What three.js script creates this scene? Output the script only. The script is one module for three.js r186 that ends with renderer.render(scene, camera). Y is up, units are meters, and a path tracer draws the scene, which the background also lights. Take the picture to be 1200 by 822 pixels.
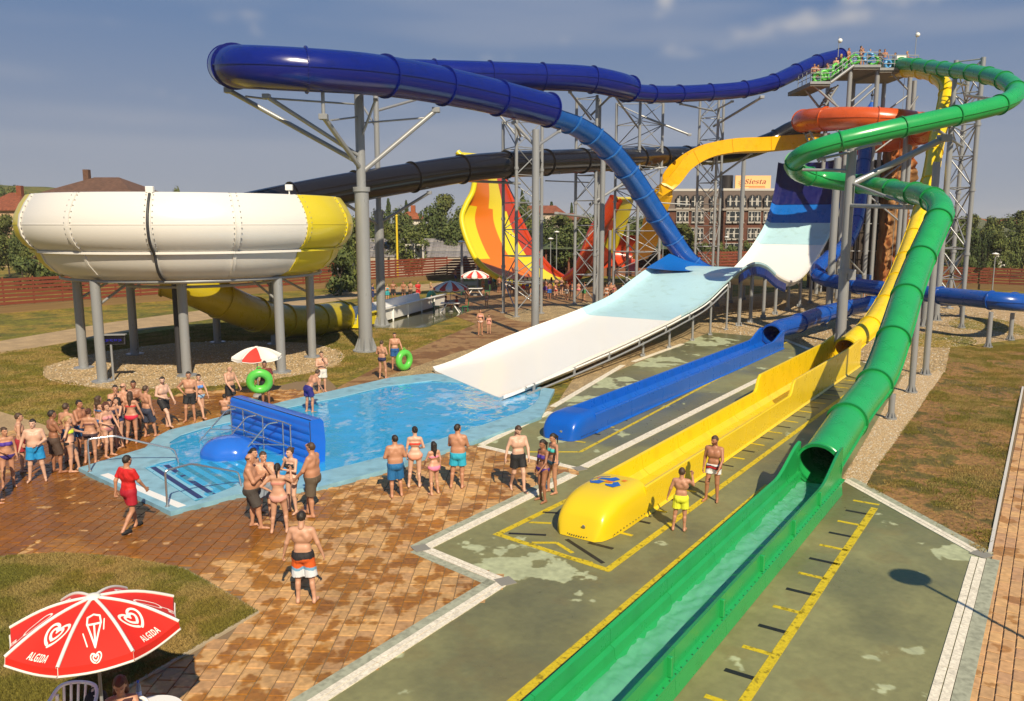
import * as THREE from 'three';
import { mergeGeometries, toCreasedNormals, mergeVertices } from 'three/addons/utils/BufferGeometryUtils.js';
import { RoundedBoxGeometry } from 'three/addons/geometries/RoundedBoxGeometry.js';

// ---------------------------------------------------------------- camera, sky, sun, exposure
const F = 960, CX = 600, CY = 411, EYE = 7.1, PITCH = Math.atan(151 / 960);
const scene = new THREE.Scene();
const camera = new THREE.PerspectiveCamera(2 * Math.atan(411 / F) * 180 / Math.PI, 1024 / 701, 0.1, 3000);
camera.position.set(0, EYE, 0);
camera.rotation.set(-PITCH, 0, 0);
const renderer = new THREE.WebGLRenderer({ antialias: true });
renderer.toneMapping = THREE.LinearToneMapping;
renderer.toneMappingExposure = 1.4;
renderer.shadowMap.enabled = true;
const SUN = new THREE.Vector3(0.235, 0.655, 0.72).normalize();
const sun = new THREE.DirectionalLight(new THREE.Color(1.0, 0.86, 0.64), 4.4);
sun.position.copy(SUN).multiplyScalar(120).add(new THREE.Vector3(0, 0, -40));
sun.target.position.set(0, 0, -40); scene.add(sun); scene.add(sun.target);
sun.castShadow = true; sun.shadow.mapSize.set(4096, 4096);
Object.assign(sun.shadow.camera, { left: -70, right: 70, top: 80, bottom: -80, near: 1, far: 320 });

let seed = 12345;
function rnd() { seed = (seed * 1664525 + 1013904223) >>> 0; return seed / 4294967296; }
function rr(a, b) { return a + (b - a) * rnd(); }
function hash2(ix, iy, s) { let h = (ix * 374761393 + iy * 668265263 + s * 974634777) | 0; h = Math.imul(h ^ (h >>> 13), 1274126177); h ^= h >>> 16; return (h >>> 0) / 4294967296; }
function vnoise(x, y, s = 0) {
  const ix = Math.floor(x), iy = Math.floor(y); let fx = x - ix, fy = y - iy;
  fx = fx * fx * (3 - 2 * fx); fy = fy * fy * (3 - 2 * fy);
  const a = hash2(ix, iy, s), b = hash2(ix + 1, iy, s), c = hash2(ix, iy + 1, s), d = hash2(ix + 1, iy + 1, s);
  return a + (b - a) * fx + (c - a + (a - b - c + d) * fx) * fy;
}
function fbm(x, y, o = 4, s = 0) { let v = 0, a = 0.5, n = 0; for (let i = 0; i < o; i++) { v += a * vnoise(x, y, s + i * 7); n += a; x *= 2.03; y *= 2.03; a *= 0.5; } return v / n; }
const sstep = (a, b, x) => { const t = Math.min(1, Math.max(0, (x - a) / (b - a))); return t * t * (3 - 2 * t); };
const mix = (a, b, t) => a + (b - a) * t;

// sky: air and thin clouds only
{
  const W = 1024, Hh = 512, data = new Float32Array(W * Hh * 4);
  for (let j = 0; j < Hh; j++) {
    const el = ((j + 0.5) / Hh - 0.5) * Math.PI;            // row 0 is straight down
    for (let i = 0; i < W; i++) {
      const az = ((i + 0.5) / W) * Math.PI * 2;
      const e = Math.max(0, el), k = Math.pow(1 - Math.min(1, e / 0.36), 1.4), A = az - Math.PI, th = Math.atan2(Math.cos(A), -Math.sin(A)) * 57.3, ed = el * 57.3;   // th: degrees right of the view
      let r = mix(0.056, 0.262, k), g = mix(0.13, 0.277, k), b = mix(0.275, 0.31, k);
      if (el > 0) {
        const bank = Math.exp(-Math.pow((th - 19) / 9, 2) - Math.pow((ed - 15) / 2.2, 2)) * 0.34 + Math.exp(-Math.pow((th - 27) / 7, 2) - Math.pow((ed - 13.8) / 1.4, 2)) * 0.2 + Math.exp(-Math.pow((th - 11) / 5, 2) - Math.pow((ed - 10.2) / 0.7, 2)) * 0.12;
        const wob = fbm(th * 0.16 + 5, ed * 0.55 + 3, 3, 4) * 3;
        let c = sstep(0.7, 1.0, fbm(th * 0.17 + wob, ed * 0.62 + wob * 0.5, 5, 3) + bank) * 0.8 * sstep(5, 11, ed);
        const h = sstep(0.46, 0.8, fbm(th * 0.045 + 3, ed * 0.5 + 9, 4, 9)) * 0.2 * sstep(1, 7, ed) * sstep(60, 20, ed);
        const t = Math.min(0.85, c + h);
        r = mix(r, 0.43, t); g = mix(g, 0.41, t); b = mix(b, 0.4, t);
      } else { const t = sstep(0, -0.25, el); r = mix(r, 0.2, t); g = mix(g, 0.17, t); b = mix(b, 0.12, t); }
      const o = (j * W + i) * 4; data[o] = r; data[o + 1] = g; data[o + 2] = b; data[o + 3] = 1;
    }
  }
  const t = new THREE.DataTexture(data, W, Hh, THREE.RGBAFormat, THREE.FloatType);
  t.mapping = THREE.EquirectangularReflectionMapping; t.magFilter = t.minFilter = THREE.LinearFilter; t.wrapS = THREE.RepeatWrapping; t.needsUpdate = true;
  scene.background = t; scene.environment = t;
}
scene.fog = new THREE.FogExp2(new THREE.Color(0.62, 0.6, 0.58), 0.00022);

// ---------------------------------------------------------------- helpers
const V3 = (x, y, z) => new THREE.Vector3(x, y, z);
function ray(px, py) {
  const a = (px - CX) / F, b = -(py - CY) / F, s = Math.sin(PITCH), c = Math.cos(PITCH);
  return V3(a, b * c - s, -b * s - c);
}
function G(px, py, h = 0) { const d = ray(px, py); const t = (h - EYE) / d.y; return V3(d.x * t, h, d.z * t); }     // a pixel on a level at height h
function P(px, py, dep) { const d = ray(px, py); const t = -dep / d.z; return V3(d.x * t, EYE + d.y * t, -dep); }   // a pixel at a distance
const names = new Map();
function numbered(n) { const k = names.get(n) || 0; names.set(n, k + 1); return k ? n + '_' + String(k).padStart(3, '0') : n; }
function tag(o, label, category, group) { o.userData.label = label; o.userData.category = category; if (group) o.userData.group = group; return o; }
function thing(name, label, category, pos, group) {
  const o = new THREE.Group(); o.name = numbered(name); scene.add(o); if (pos) o.position.copy(pos);
  return tag(o, label, category, group);
}
function shade(m) { m.castShadow = true; m.receiveShadow = true; return m; }
// a part in world coordinates: its geometry is moved into the frame of the parent thing
function part(name, geo, mat, parent) {
  const g = Array.isArray(geo) ? (geo.length > 1 ? mergeAll(geo) : geo[0]) : geo;
  const m = shade(new THREE.Mesh(g, mat)); m.name = name;
  if (parent) {
    const off = V3(0, 0, 0); let p = parent; while (p && p !== scene) { off.add(p.position); p = p.parent; }
    if (off.lengthSq() > 0) g.translate(-off.x, -off.y, -off.z);
    parent.add(m);
  }
  return m;
}
function single(name, geo, mat, label, category, group) {   // a thing that is one mesh
  const m = part(numbered(name), geo, mat); scene.add(m); return tag(m, label, category, group);
}
function struct(name, geo, mat) { const m = part(numbered(name), geo, mat); m.userData.kind = 'structure'; scene.add(m); return m; }
function copyOf(o, label, group) { const c = o.clone(); c.name = numbered(o.name.replace(/_\d{3}$/, '')); scene.add(c); c.userData = { ...o.userData }; if (label) c.userData.label = label; if (group) c.userData.group = group; return c; }
function mergeAll(list) {
  const anyNon = list.some(g => !g.index), hasC = list.some(g => g.attributes.color);
  return mergeGeometries(list.map(g => {
    g = anyNon && g.index ? g.toNonIndexed() : g;
    for (const k of Object.keys(g.attributes)) if (!['position', 'normal', 'uv', 'color'].includes(k)) g.deleteAttribute(k);
    if (!g.attributes.uv) g.setAttribute('uv', new THREE.BufferAttribute(new Float32Array(g.attributes.position.count * 2), 2));
    if (hasC && !g.attributes.color) g.setAttribute('color', new THREE.BufferAttribute(new Float32Array(g.attributes.position.count * 3).fill(1), 3));
    return g;
  }), false);
}
const lin = (r, g, b) => new THREE.Color().setRGB(r, g, b);
function mat(c, rough = 0.5, extra = {}) {
  return new THREE.MeshPhysicalMaterial({ color: c instanceof THREE.Color ? c : new THREE.Color(c), roughness: rough, side: THREE.DoubleSide, ...extra });
}
function tex(w, h, fn, srgb = true, rep = 1) {      // fn(u, v) -> [r, g, b] 0..1
  const d = new Uint8Array(w * h * 4);
  for (let j = 0; j < h; j++) for (let i = 0; i < w; i++) { const c = fn((i + 0.5) / w, (j + 0.5) / h), o = (j * w + i) * 4; d[o] = c[0] * 255; d[o + 1] = c[1] * 255; d[o + 2] = c[2] * 255; d[o + 3] = c.length > 3 ? c[3] * 255 : 255; }
  const t = new THREE.DataTexture(d, w, h); t.magFilter = THREE.LinearFilter; t.minFilter = THREE.LinearMipmapLinearFilter; t.generateMipmaps = true;
  t.wrapS = t.wrapT = THREE.RepeatWrapping; t.repeat.set(rep, rep); if (srgb) t.colorSpace = THREE.SRGBColorSpace; t.needsUpdate = true; return t;
}
// noise that tiles: the lattice wraps
function tfbm(u, v, f, o, s) {
  let val = 0, a = 0.5, n = 0, p = Math.round(f);
  for (let i = 0; i < o; i++) {
    const x = u * p, y = v * p, ix = Math.floor(x), iy = Math.floor(y), sd = s + i * 7, x0 = ix % p, y0 = iy % p, x1 = (ix + 1) % p, y1 = (iy + 1) % p;
    let fx = x - ix, fy = y - iy; fx = fx * fx * (3 - 2 * fx); fy = fy * fy * (3 - 2 * fy);
    const A = hash2(x0, y0, sd), B = hash2(x1, y0, sd), C = hash2(x0, y1, sd), D = hash2(x1, y1, sd);
    val += a * (A + (B - A) * fx + (C - A + (A - B - C + D) * fx) * fy); n += a; a *= 0.5; p *= 2;
  }
  return val / n;
}
function fromArrays(pos, idx, uv) {
  const g = new THREE.BufferGeometry(); g.setAttribute('position', new THREE.Float32BufferAttribute(pos, 3));
  if (uv) g.setAttribute('uv', new THREE.Float32BufferAttribute(uv, 2)); g.setIndex(idx); g.computeVertexNormals(); return g;
}
// a slab with outline pts [[x, z] ...], top at y, thickness th; uv in metres
function slab(pts, y, th = 0.02, holes = []) {
  const c = pts.map(p => new THREE.Vector2(p[0], p[1])), hs = holes.map(h => h.map(p => new THREE.Vector2(p[0], p[1])));
  if (THREE.ShapeUtils.area(c) < 0) c.reverse();
  hs.forEach(h => { if (THREE.ShapeUtils.area(h) > 0) h.reverse(); });
  const tri = THREE.ShapeUtils.triangulateShape(c, hs), all = c.concat(...hs), pos = [], idx = [], uv = [];
  for (const p of all) { pos.push(p.x, y, p.y); uv.push(p.x, p.y); }
  for (const t of tri) idx.push(t[0], t[2], t[1]);
  for (const loop of [c, ...hs]) for (let i = 0; i < loop.length; i++) {
    const a = loop[i], b = loop[(i + 1) % loop.length], o = pos.length / 3, L = a.distanceTo(b);
    pos.push(a.x, y, a.y, b.x, y, b.y, b.x, y - th, b.y, a.x, y - th, a.y); uv.push(0, 0, L, 0, L, th, 0, th);
    idx.push(o, o + 1, o + 2, o, o + 2, o + 3);
  }
  return toCreasedNormals(fromArrays(pos, idx, uv), 0.5);
}
const gp = (list, h = 0) => list.map(([x, y]) => { const g = G(x, y, h); return [g.x, g.z]; });   // pixels on the ground -> outline
function smoothLoop(pts, n = 8) { const c = new THREE.CatmullRomCurve3(pts.map(p => V3(p[0], 0, p[1])), true, 'centripetal'); return c.getPoints(pts.length * n).slice(0, -1).map(p => [p.x, p.z]); }
// a straight bar on the ground from a to b
function strip(a, b, w, y, th = 0.004, ext = 0) {
  const dx = b[0] - a[0], dz = b[1] - a[1], L = Math.hypot(dx, dz), ux = dx / L, uz = dz / L, nx = -uz * w / 2, nz = ux * w / 2;
  const A = [a[0] - ux * ext, a[1] - uz * ext], B = [b[0] + ux * ext, b[1] + uz * ext];
  return slab([[A[0] + nx, A[1] + nz], [B[0] + nx, B[1] + nz], [B[0] - nx, B[1] - nz], [A[0] - nx, A[1] - nz]], y, th);
}
function cyl(a, b, r0, r1 = r0, seg = 10, caps = true) {
  const d = b.clone().sub(a), L = d.length(), g = new THREE.CylinderGeometry(r1, r0, L, seg, 1, !caps);
  g.applyQuaternion(new THREE.Quaternion().setFromUnitVectors(V3(0, 1, 0), d.normalize())); g.translate((a.x + b.x) / 2, (a.y + b.y) / 2, (a.z + b.z) / 2); return g;
}
function box(w, h, d, x, y, z, ry = 0) { const g = new THREE.BoxGeometry(w, h, d); if (ry) g.rotateY(ry); g.translate(x, y, z); return g; }
function rbox(w, h, d, r, x, y, z, ry = 0) { const g = new RoundedBoxGeometry(w, h, d, 2, r); if (ry) g.rotateY(ry); g.translate(x, y, z); return g; }
function tubeOf(pts, r, seg = 40, rad = 8, closed = false, type = 'centripetal', tension = 0.5) { return new THREE.TubeGeometry(new THREE.CatmullRomCurve3(pts, closed, type, tension), seg, r, rad, closed); }
function bentPipe(pts, r, rad = 8) {      // straight runs with small bends
  const path = new THREE.CurvePath();
  const b = 0.09; let last = pts[0];
  for (let i = 1; i < pts.length - 1; i++) {
    const p = pts[i], d0 = pts[i - 1].clone().sub(p), d1 = pts[i + 1].clone().sub(p), a = p.clone().addScaledVector(d0.normalize(), b), c = p.clone().addScaledVector(d1.normalize(), b);
    path.add(new THREE.LineCurve3(last, a)); path.add(new THREE.QuadraticBezierCurve3(a, p, c)); last = c;
  }
  path.add(new THREE.LineCurve3(last, pts[pts.length - 1]));
  return new THREE.TubeGeometry(path, pts.length * 10, r, rad);
}
// sweep a closed profile [[side, up] ...] along a curve, upright frame
function frameAt(curve, t) {
  const p = curve.getPointAt(t), tg = curve.getTangentAt(t), s = V3().crossVectors(tg, V3(0, 1, 0)).normalize(), u = V3().crossVectors(s, tg).normalize();
  return { p, tg, s, u };
}
function sweep(curve, prof, t0, t1, steps, { closed = true, caps = true, crease = 0.6, roll = null } = {}) {
  const pos = [], idx = [], uv = []; const fn = typeof prof === 'function' ? prof : () => prof; let n = 0, cum = 0, lastP = null;
  for (let i = 0; i <= steps; i++) {
    const t = t0 + (t1 - t0) * i / steps, f = frameAt(curve, t), pr = fn(t); n = pr.length; if (lastP) cum += f.p.distanceTo(lastP); lastP = f.p;
    const ra = roll ? roll(t) : 0, cr = Math.cos(ra), sr = Math.sin(ra); let w = 0;
    for (let k = 0; k < n; k++) {
      const a = pr[k][0] * cr - pr[k][1] * sr, b = pr[k][0] * sr + pr[k][1] * cr;
      if (k) w += Math.hypot(pr[k][0] - pr[k - 1][0], pr[k][1] - pr[k - 1][1]);
      pos.push(f.p.x + f.s.x * a + f.u.x * b, f.p.y + f.s.y * a + f.u.y * b, f.p.z + f.s.z * a + f.u.z * b); uv.push(w, cum);
    }
  }
  const m = closed ? n : n - 1;
  for (let i = 0; i < steps; i++) for (let k = 0; k < m; k++) { const a = i * n + k, b = i * n + (k + 1) % n, c = a + n, d = b + n; idx.push(a, b, c, b, d, c); }
  if (caps && closed) for (const [row, flip] of [[0, 1], [steps, 0]]) {
    const pr = fn(row ? t1 : t0).map(p => new THREE.Vector2(p[0], p[1])), tri = THREE.ShapeUtils.triangulateShape(pr, []);
    for (const t of tri) flip ? idx.push(row * n + t[0], row * n + t[2], row * n + t[1]) : idx.push(row * n + t[0], row * n + t[1], row * n + t[2]);
  }
  const g = fromArrays(pos, idx, uv); return crease ? toCreasedNormals(g, crease) : g;
}
const UDIR = V3(Math.sin(0.59), 0, -Math.cos(0.59)), VDIR = V3(Math.cos(0.59), 0, Math.sin(0.59));   // along and across the straight slides

// common materials
const galv = mat(lin(0.30, 0.31, 0.32), 0.42, { metalness: 0.25 });
{ // spangled zinc: patches of slightly different roughness
  galv.roughnessMap = tex(128, 128, (u, v) => { const n = 0.6 + 0.5 * tfbm(u, v, 14, 3, 5); return [n, n, n]; }, false, 1);
}
const steel = mat(lin(0.55, 0.55, 0.56), 0.25, { metalness: 0.85 });
const darkMetal = mat(lin(0.03, 0.03, 0.035), 0.5);
const whitePlastic = mat(lin(0.78, 0.77, 0.74), 0.4);
// ---------------------------------------------------------------- ground
const inPoly = (p, poly) => { let c = false; for (let i = 0, j = poly.length - 1; i < poly.length; j = i++) { const a = poly[i], b = poly[j]; if ((a[1] > p[1]) !== (b[1] > p[1]) && p[0] < (b[0] - a[0]) * (p[1] - a[1]) / (b[1] - a[1]) + a[0]) c = !c; } return c; };
const grassTex = tex(768, 768, (u, v) => {
  const n = tfbm(u, v, 6, 5, 1), m = tfbm(u, v, 60, 3, 2), q = tfbm(u, v, 190, 2, 4), d = sstep(0.4, 0.62, tfbm(u, v, 9, 4, 8));
  const k = 0.55 + 0.5 * m + 0.35 * (q - 0.5); let r = 0.325 * k + 0.12 * (n - 0.5), g = 0.31 * k + 0.09 * (n - 0.5), b = 0.06 * k;
  r = mix(r, 0.43 * k + 0.03, d * 0.6); g = mix(g, 0.335 * k + 0.03, d * 0.6); b = mix(b, 0.14 * k + 0.01, d * 0.5);
  return [r, g, b].map(x => Math.max(0, Math.min(1, x * 1.5)));
});
const grassBump = tex(512, 512, (u, v) => { const m = tfbm(u, v, 90, 3, 2) * 0.6 + 0.4 * tfbm(u, v, 200, 2, 5); return [m, m, m]; }, false);
function lawnMat(size) { const a = grassTex.clone(), b = grassBump.clone(); a.repeat.set(1 / size, 1 / size); b.repeat.set(1 / 4, 1 / 4); return new THREE.MeshStandardMaterial({ map: a, bumpMap: b, bumpScale: 0.03, roughness: 1 }); }
{
  const g = new THREE.PlaneGeometry(1600, 1600, 40, 40); g.rotateX(-Math.PI / 2); g.translate(0, 0, -400);
  const p = g.attributes.position, uv = new Float32Array(p.count * 2); for (let i = 0; i < p.count; i++) { uv[i * 2] = p.getX(i); uv[i * 2 + 1] = p.getZ(i); } g.setAttribute('uv', new THREE.BufferAttribute(uv, 2));
  struct('lawn', g, lawnMat(14));
}
// beige concrete paths
const concreteTex = tex(512, 512, (u, v) => { const n = tfbm(u, v, 8, 5, 21), q = tfbm(u, v, 120, 2, 22); const k = 0.78 + 0.22 * n + 0.2 * (q - 0.5); return [0.72 * k, 0.61 * k, 0.45 * k]; }, true, 1 / 5);
const pathMat = new THREE.MeshStandardMaterial({ map: concreteTex, roughness: 0.9 });
struct('footpath', slab(gp([[-80, 424], [0, 415], [140, 391], [260, 372], [400, 352], [520, 338], [560, 334], [560, 330], [520, 331], [400, 343], [250, 362], [130, 378], [0, 400], [-80, 410]]), 0.01, 0.01), pathMat);
struct('footpath', slab(gp([[-160, 470], [0, 483], [44, 496], [90, 512], [30, 540], [-160, 530]]), 0.012, 0.012), pathMat);
// promenade behind the pool, earth coloured paving too far to tell its stones
const promTex = tex(640, 640, (u, v) => { const n = tfbm(u, v, 7, 5, 31), q = tfbm(u, v, 110, 2, 32), w = sstep(0.5, 0.62, tfbm(u, v, 12, 5, 33)); const k = 0.8 + 0.2 * n + 0.22 * (q - 0.5); return [mix(0.62, 0.5, w) * k, mix(0.48, 0.35, w) * k, mix(0.31, 0.2, w) * k]; }, true, 1 / 9);
struct('promenade', slab(gp([[300, 500], [395, 455], [455, 424], [510, 400], [558, 380], [520, 366], [500, 350], [560, 340], [620, 336], [780, 334], [850, 340], [850, 380], [700, 402], [640, 440], [600, 480]]), 0.014, 0.014), new THREE.MeshStandardMaterial({ map: promTex, roughness: 0.75 }));
// gravel beds
const gravelTex = tex(640, 640, (u, v) => {
  const c = 70, x = u * c, y = v * c; let best = 9, id = 0;
  const ix = Math.floor(x), iy = Math.floor(y);
  for (let a = -1; a <= 1; a++) for (let b = -1; b <= 1; b++) { const cx = ix + a, cy = iy + b, wx = ((cx % c) + c) % c, wy = ((cy % c) + c) % c; const dx = cx + hash2(wx, wy, 1) - x, dy = cy + hash2(wx, wy, 2) - y, d = dx * dx + dy * dy; if (d < best) { best = d; id = hash2(wx, wy, 3); } }
  const n = tfbm(u, v, 6, 4, 41), k = (0.62 + 0.4 * id) * (1 - 0.45 * sstep(0.12, 0.5, best)) * (0.85 + 0.3 * n); return [0.86 * k, 0.74 * k, 0.54 * k].map(q => Math.min(1, q));
}, true, 1 / 2.6);
const gravelBump = tex(512, 512, (u, v) => { const m = tfbm(u, v, 60, 3, 43); return [m, m, m]; }, false, 1 / 2);
const gravelMat = new THREE.MeshStandardMaterial({ map: gravelTex, bumpMap: gravelBump, bumpScale: 0.04, roughness: 1 });
const gravelSheets = [];
function gravel(pts, y = 0.02) { gravelSheets.push(pts); return struct('gravel_bed', slab(pts, y, y), gravelMat); }
const BOWL = V3(-15.95, 0, -41.6);
gravel(Array.from({ length: 48 }, (_, i) => { const a = i / 48 * 6.283, r = 7.1 + 0.25 * Math.sin(a * 5) + 0.15 * Math.sin(a * 11); return [BOWL.x + r * Math.cos(a), BOWL.z + r * Math.sin(a)]; }));
gravel(gp([[420, 456], [470, 436], [540, 412], [612, 400], [612, 420], [520, 450], [500, 462]]), 0.022);
gravel(smoothLoop(gp([[592, 372], [600, 366], [650, 358], [720, 352], [768, 348], [800, 352], [790, 362], [700, 368], [648, 374], [620, 378]])), 0.022);
gravel(gp([[610, 492], [655, 470], [700, 402], [780, 372], [830, 352], [960, 336], [1050, 343], [1130, 352], [1200, 350], [1290, 372], [1290, 402], [1200, 397], [1114, 408], [1108, 436], [1075, 482], [1022, 556], [1012, 574], [985, 566], [960, 560], [900, 520]]), 0.018);
struct('footpath', slab(gp([[1112, 360], [1200, 352], [1320, 352], [1320, 392], [1200, 384], [1170, 372]]), 0.024, 0.02), pathMat);
for (const l of [[[1062, 398], [1075, 392], [1110, 391], [1140, 397], [1143, 403], [1118, 408], [1075, 406]], [[1112, 379], [1130, 373], [1165, 374], [1200, 384], [1204, 394], [1160, 388], [1125, 386]], [[640, 380], [690, 368], [760, 361], [775, 364], [735, 371], [690, 379]]])
  struct('grass_patch', slab(smoothLoop(gp(l)), 0.03, 0.03), lawnMat(9));
// dry lawn on the right
const dryTex = tex(768, 768, (u, v) => {
  const n = tfbm(u, v, 5, 5, 51), m = tfbm(u, v, 60, 3, 52), q = tfbm(u, v, 180, 2, 53), gsel = sstep(0.5, 0.62, tfbm(u, v, 11, 5, 54));
  const k = 0.7 + 0.45 * m + 0.35 * (q - 0.5); return [mix(0.62, 0.34, gsel * 0.75) * k, mix(0.46, 0.33, gsel * 0.75) * k, mix(0.27, 0.13, gsel * 0.75) * k].map(x => Math.min(1, x * (0.85 + 0.3 * n)));
}, true, 1 / 7);
const dryPoly = gp([[1016, 572], [1022, 556], [1075, 482], [1108, 436], [1114, 409], [1215, 403], [1215, 440], [1192, 470], [1162, 640], [1154, 652]]);
struct('dry_lawn', slab(dryPoly, 0.026, 0.026), new THREE.MeshStandardMaterial({ map: dryTex, bumpMap: grassBump, bumpScale: 0.03, roughness: 1 }));

// ---- splash pad of painted concrete
const padOut = gp([[250, 900], [375, 822], [592, 682], [488, 644], [680, 551], [556, 523], [640, 487], [690, 450], [832, 390], [922, 398], [952, 411], [1012, 425], [1060, 441], [985, 564], [1152, 652], [1112, 822], [1090, 900]]);
const worn = [[598, 655, 1.5], [565, 640, 0.8], [640, 668, 0.7], [545, 600, 0.8], [520, 622, 0.5], [1118, 645, 0.8], [1150, 700, 0.25], [640, 490, 1.1], [690, 470, 1.6], [730, 450, 1.8], [770, 425, 2.0], [830, 400, 2.2], [650, 515, 0.6], [600, 560, 0.4], [640, 545, 0.5]].map(([x, y, r]) => { const g = G(x, y); return [g.x, g.z, r]; });
const PX0 = -6, PX1 = 24, PZ0 = -52, PZ1 = -8;
const padEdge = padOut;
const padTexFn = (u, v, what) => {
  const x = mix(PX0, PX1, u), z = mix(PZ0, PZ1, v);
  const n = fbm(x * 0.35, z * 0.35, 4, 61), f = fbm(x * 9, z * 9, 3, 62), st = fbm(x * 1.1 + 20, z * 1.1, 5, 63);
  let w = 0; for (const [a, b, r] of worn) { const d = Math.hypot(x - a, z - b) / r; if (d < 1.9) w = Math.max(w, sstep(1.35, 0.5, d)); }
  const e = fbm(x * 1.9, z * 1.9, 7, 64), e2 = fbm(x * 0.8 + 4, z * 0.8, 3, 69); w = sstep(0.5, 0.525, e * 0.62 + (e2 - 0.5) * 0.3 + w * 0.27);
  const hair = 0;
  const wet = sstep(0.48, 0.62, fbm(x * 0.22 + 9, z * 0.22, 4, 66));
  if (what === 1) { const r = mix(mix(0.62, 0.3, wet), 0.8, w) + 0.1 * (f - 0.5); return [r, r, r]; }
  const k = (0.86 + 0.22 * n + 0.12 * (f - 0.5) + 0.2 * (st - 0.5)) * (1 - hair) * mix(1.04, 0.9, wet);
  let c = [0.485 * k, 0.48 * k, 0.325 * k]; const s = sstep(0.56, 0.7, st) * 0.25; c = [mix(c[0], 0.42, s), mix(c[1], 0.36, s), mix(c[2], 0.22, s)];
  const kk = 0.88 + 0.25 * f; return [mix(c[0], 0.64 * kk, w), mix(c[1], 0.66 * kk, w), mix(c[2], 0.52 * kk, w)].map(q => Math.min(1, q));
};
const padMap = tex(1152, 1536, (u, v) => padTexFn(u, v, 0)), padRough = tex(480, 640, (u, v) => padTexFn(u, v, 1), false);
const padBump = tex(512, 512, (u, v) => { const m = tfbm(u, v, 40, 4, 68); return [m, m, m]; }, false, 1 / 4);
for (const t of [padMap, padRough]) { t.repeat.set(1 / (PX1 - PX0), 1 / (PZ1 - PZ0)); t.offset.set(-PX0 / (PX1 - PX0), -PZ0 / (PZ1 - PZ0)); }
struct('splash_pad', slab(padOut, 0.03, 0.03), new THREE.MeshPhysicalMaterial({ map: padMap, roughnessMap: padRough, bumpMap: padBump, bumpScale: 0.006, roughness: 1 }));
// far wet pad beyond the lawn
struct('wet_pad', slab(gp([[392, 388], [440, 372], [505, 357], [556, 363], [500, 384], [440, 388]]), 0.02, 0.02), new THREE.MeshPhysicalMaterial({ map: padMap, roughness: 0.08, color: lin(0.5, 0.5, 0.5) }));

// white slot drains: ribbed gratings with grey corner pieces, each straight run a thing
const drainTex = tex(64, 64, (u, v) => { const k = 0.86 + 0.1 * vnoise(u * 9, v * 20, 3) - 0.1 * (Math.abs(u - 0.5) < 0.03 ? 1 : 0); return [k, k * 0.97, k * 0.91]; });
const drainMat = mat(lin(0.85, 0.83, 0.79), 0.7, { map: tex(256, 256, (u, v) => { const k = 0.8 + 0.25 * tfbm(u, v, 30, 4, 71) - 0.1 * sstep(0.55, 0.8, tfbm(u, v, 7, 4, 72)); return [k, k * 0.97, k * 0.9].map(q => Math.min(1, q)); }, true, 1) });
const cornerMat = mat(lin(0.22, 0.21, 0.18), 0.85);
const kerbMat = mat(lin(0.36, 0.37, 0.27), 0.9, { map: tex(256, 256, (u, v) => { const k = 0.75 + 0.4 * tfbm(u, v, 12, 5, 73); return [k, k, k].map(q => Math.min(1, q)); }) });
function drain(pa, pb, w, where, kerbSide = 0) {
  const a = G(...pa), b = G(...pb), A = [a.x, a.z], B = [b.x, b.z], mid = V3((a.x + b.x) / 2, 0, (a.z + b.z) / 2);
  const t = thing('slot_drain', 'white slot drain channel ' + where, 'drain', mid, 'white drains round the splash pad');
  const L = a.distanceTo(b), n = Math.max(1, Math.min(14, Math.round(L / 1.6))), dir = b.clone().sub(a).normalize(), nrm = V3(-dir.z, 0, dir.x);
  for (let i = 0; i < n; i++) {
    const s = a.clone().addScaledVector(dir, L * i / n + 0.006), e = a.clone().addScaledVector(dir, L * (i + 1) / n - 0.006), up = 0.002 * hash2(i, 3, 7), o = w * 0.26, q = 0.004 * (hash2(i, 5, 7) - 0.5);
    const s2 = g => { const v = []; for (const k of [-1, 1]) v.push(strip([s.x + nrm.x * (o * k + q), s.z + nrm.z * (o * k + q)], [e.x + nrm.x * (o * k + q), e.z + nrm.z * (o * k + q)], w * 0.46, 0.046 + up, 0.02)); return v; };
    part('grating', s2(), drainMat, t);
  }
  if (kerbSide) part('concrete_edge', strip([a.x + nrm.x * kerbSide * w * 0.95, a.z + nrm.z * kerbSide * w * 0.95], [b.x + nrm.x * kerbSide * w * 0.95, b.z + nrm.z * kerbSide * w * 0.95], w * 0.85, 0.042, 0.03, w * 0.3), kerbMat, t);
}
drain([340, 845], [590, 685], 0.25, 'between the block paving and the pad, longest on the paved side', -1);
drain([588, 683], [497, 645], 0.25, 'ending in a grey corner at the notch of the paving', -1);
drain([497, 645], [672, 558], 0.25, 'from the paving notch to the standing swimmers', -1);
drain([562, 524], [676, 551], 0.24, 'behind the man in black swim shorts');
drain([564, 523], [645, 484], 0.24, 'along the light blue rim of the pool');
drain([684, 549], [945, 418], 0.28, 'between the blue and the yellow flume');
drain([920, 399], [950, 411], 0.3, 'where the blue tube turns into its flume');
drain([648, 478], [730, 429], 0.26, 'under the broad white slide');
drain([742, 425], [800, 404], 0.26, 'under the light blue middle of the broad slide');
drain([1013, 425], [1052, 438], 0.3, 'by the mouth of the yellow tube');
drain([990, 564], [1145, 650], 0.25, 'between the pad and the dry lawn', -1);
drain([1147, 656], [1093, 850], 0.28, 'between the pad and the long paved walk', -1);
for (const [x, y] of [[493, 645], [592, 684], [679, 551], [1150, 652]]) { const g = G(x, y); single('corner_tile', box(0.34, 0.04, 0.34, g.x, 0.032, g.z, 0.5), cornerMat, 'grey corner tile joining two white drains', 'tile', 'grey drain corner tiles'); }

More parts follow.
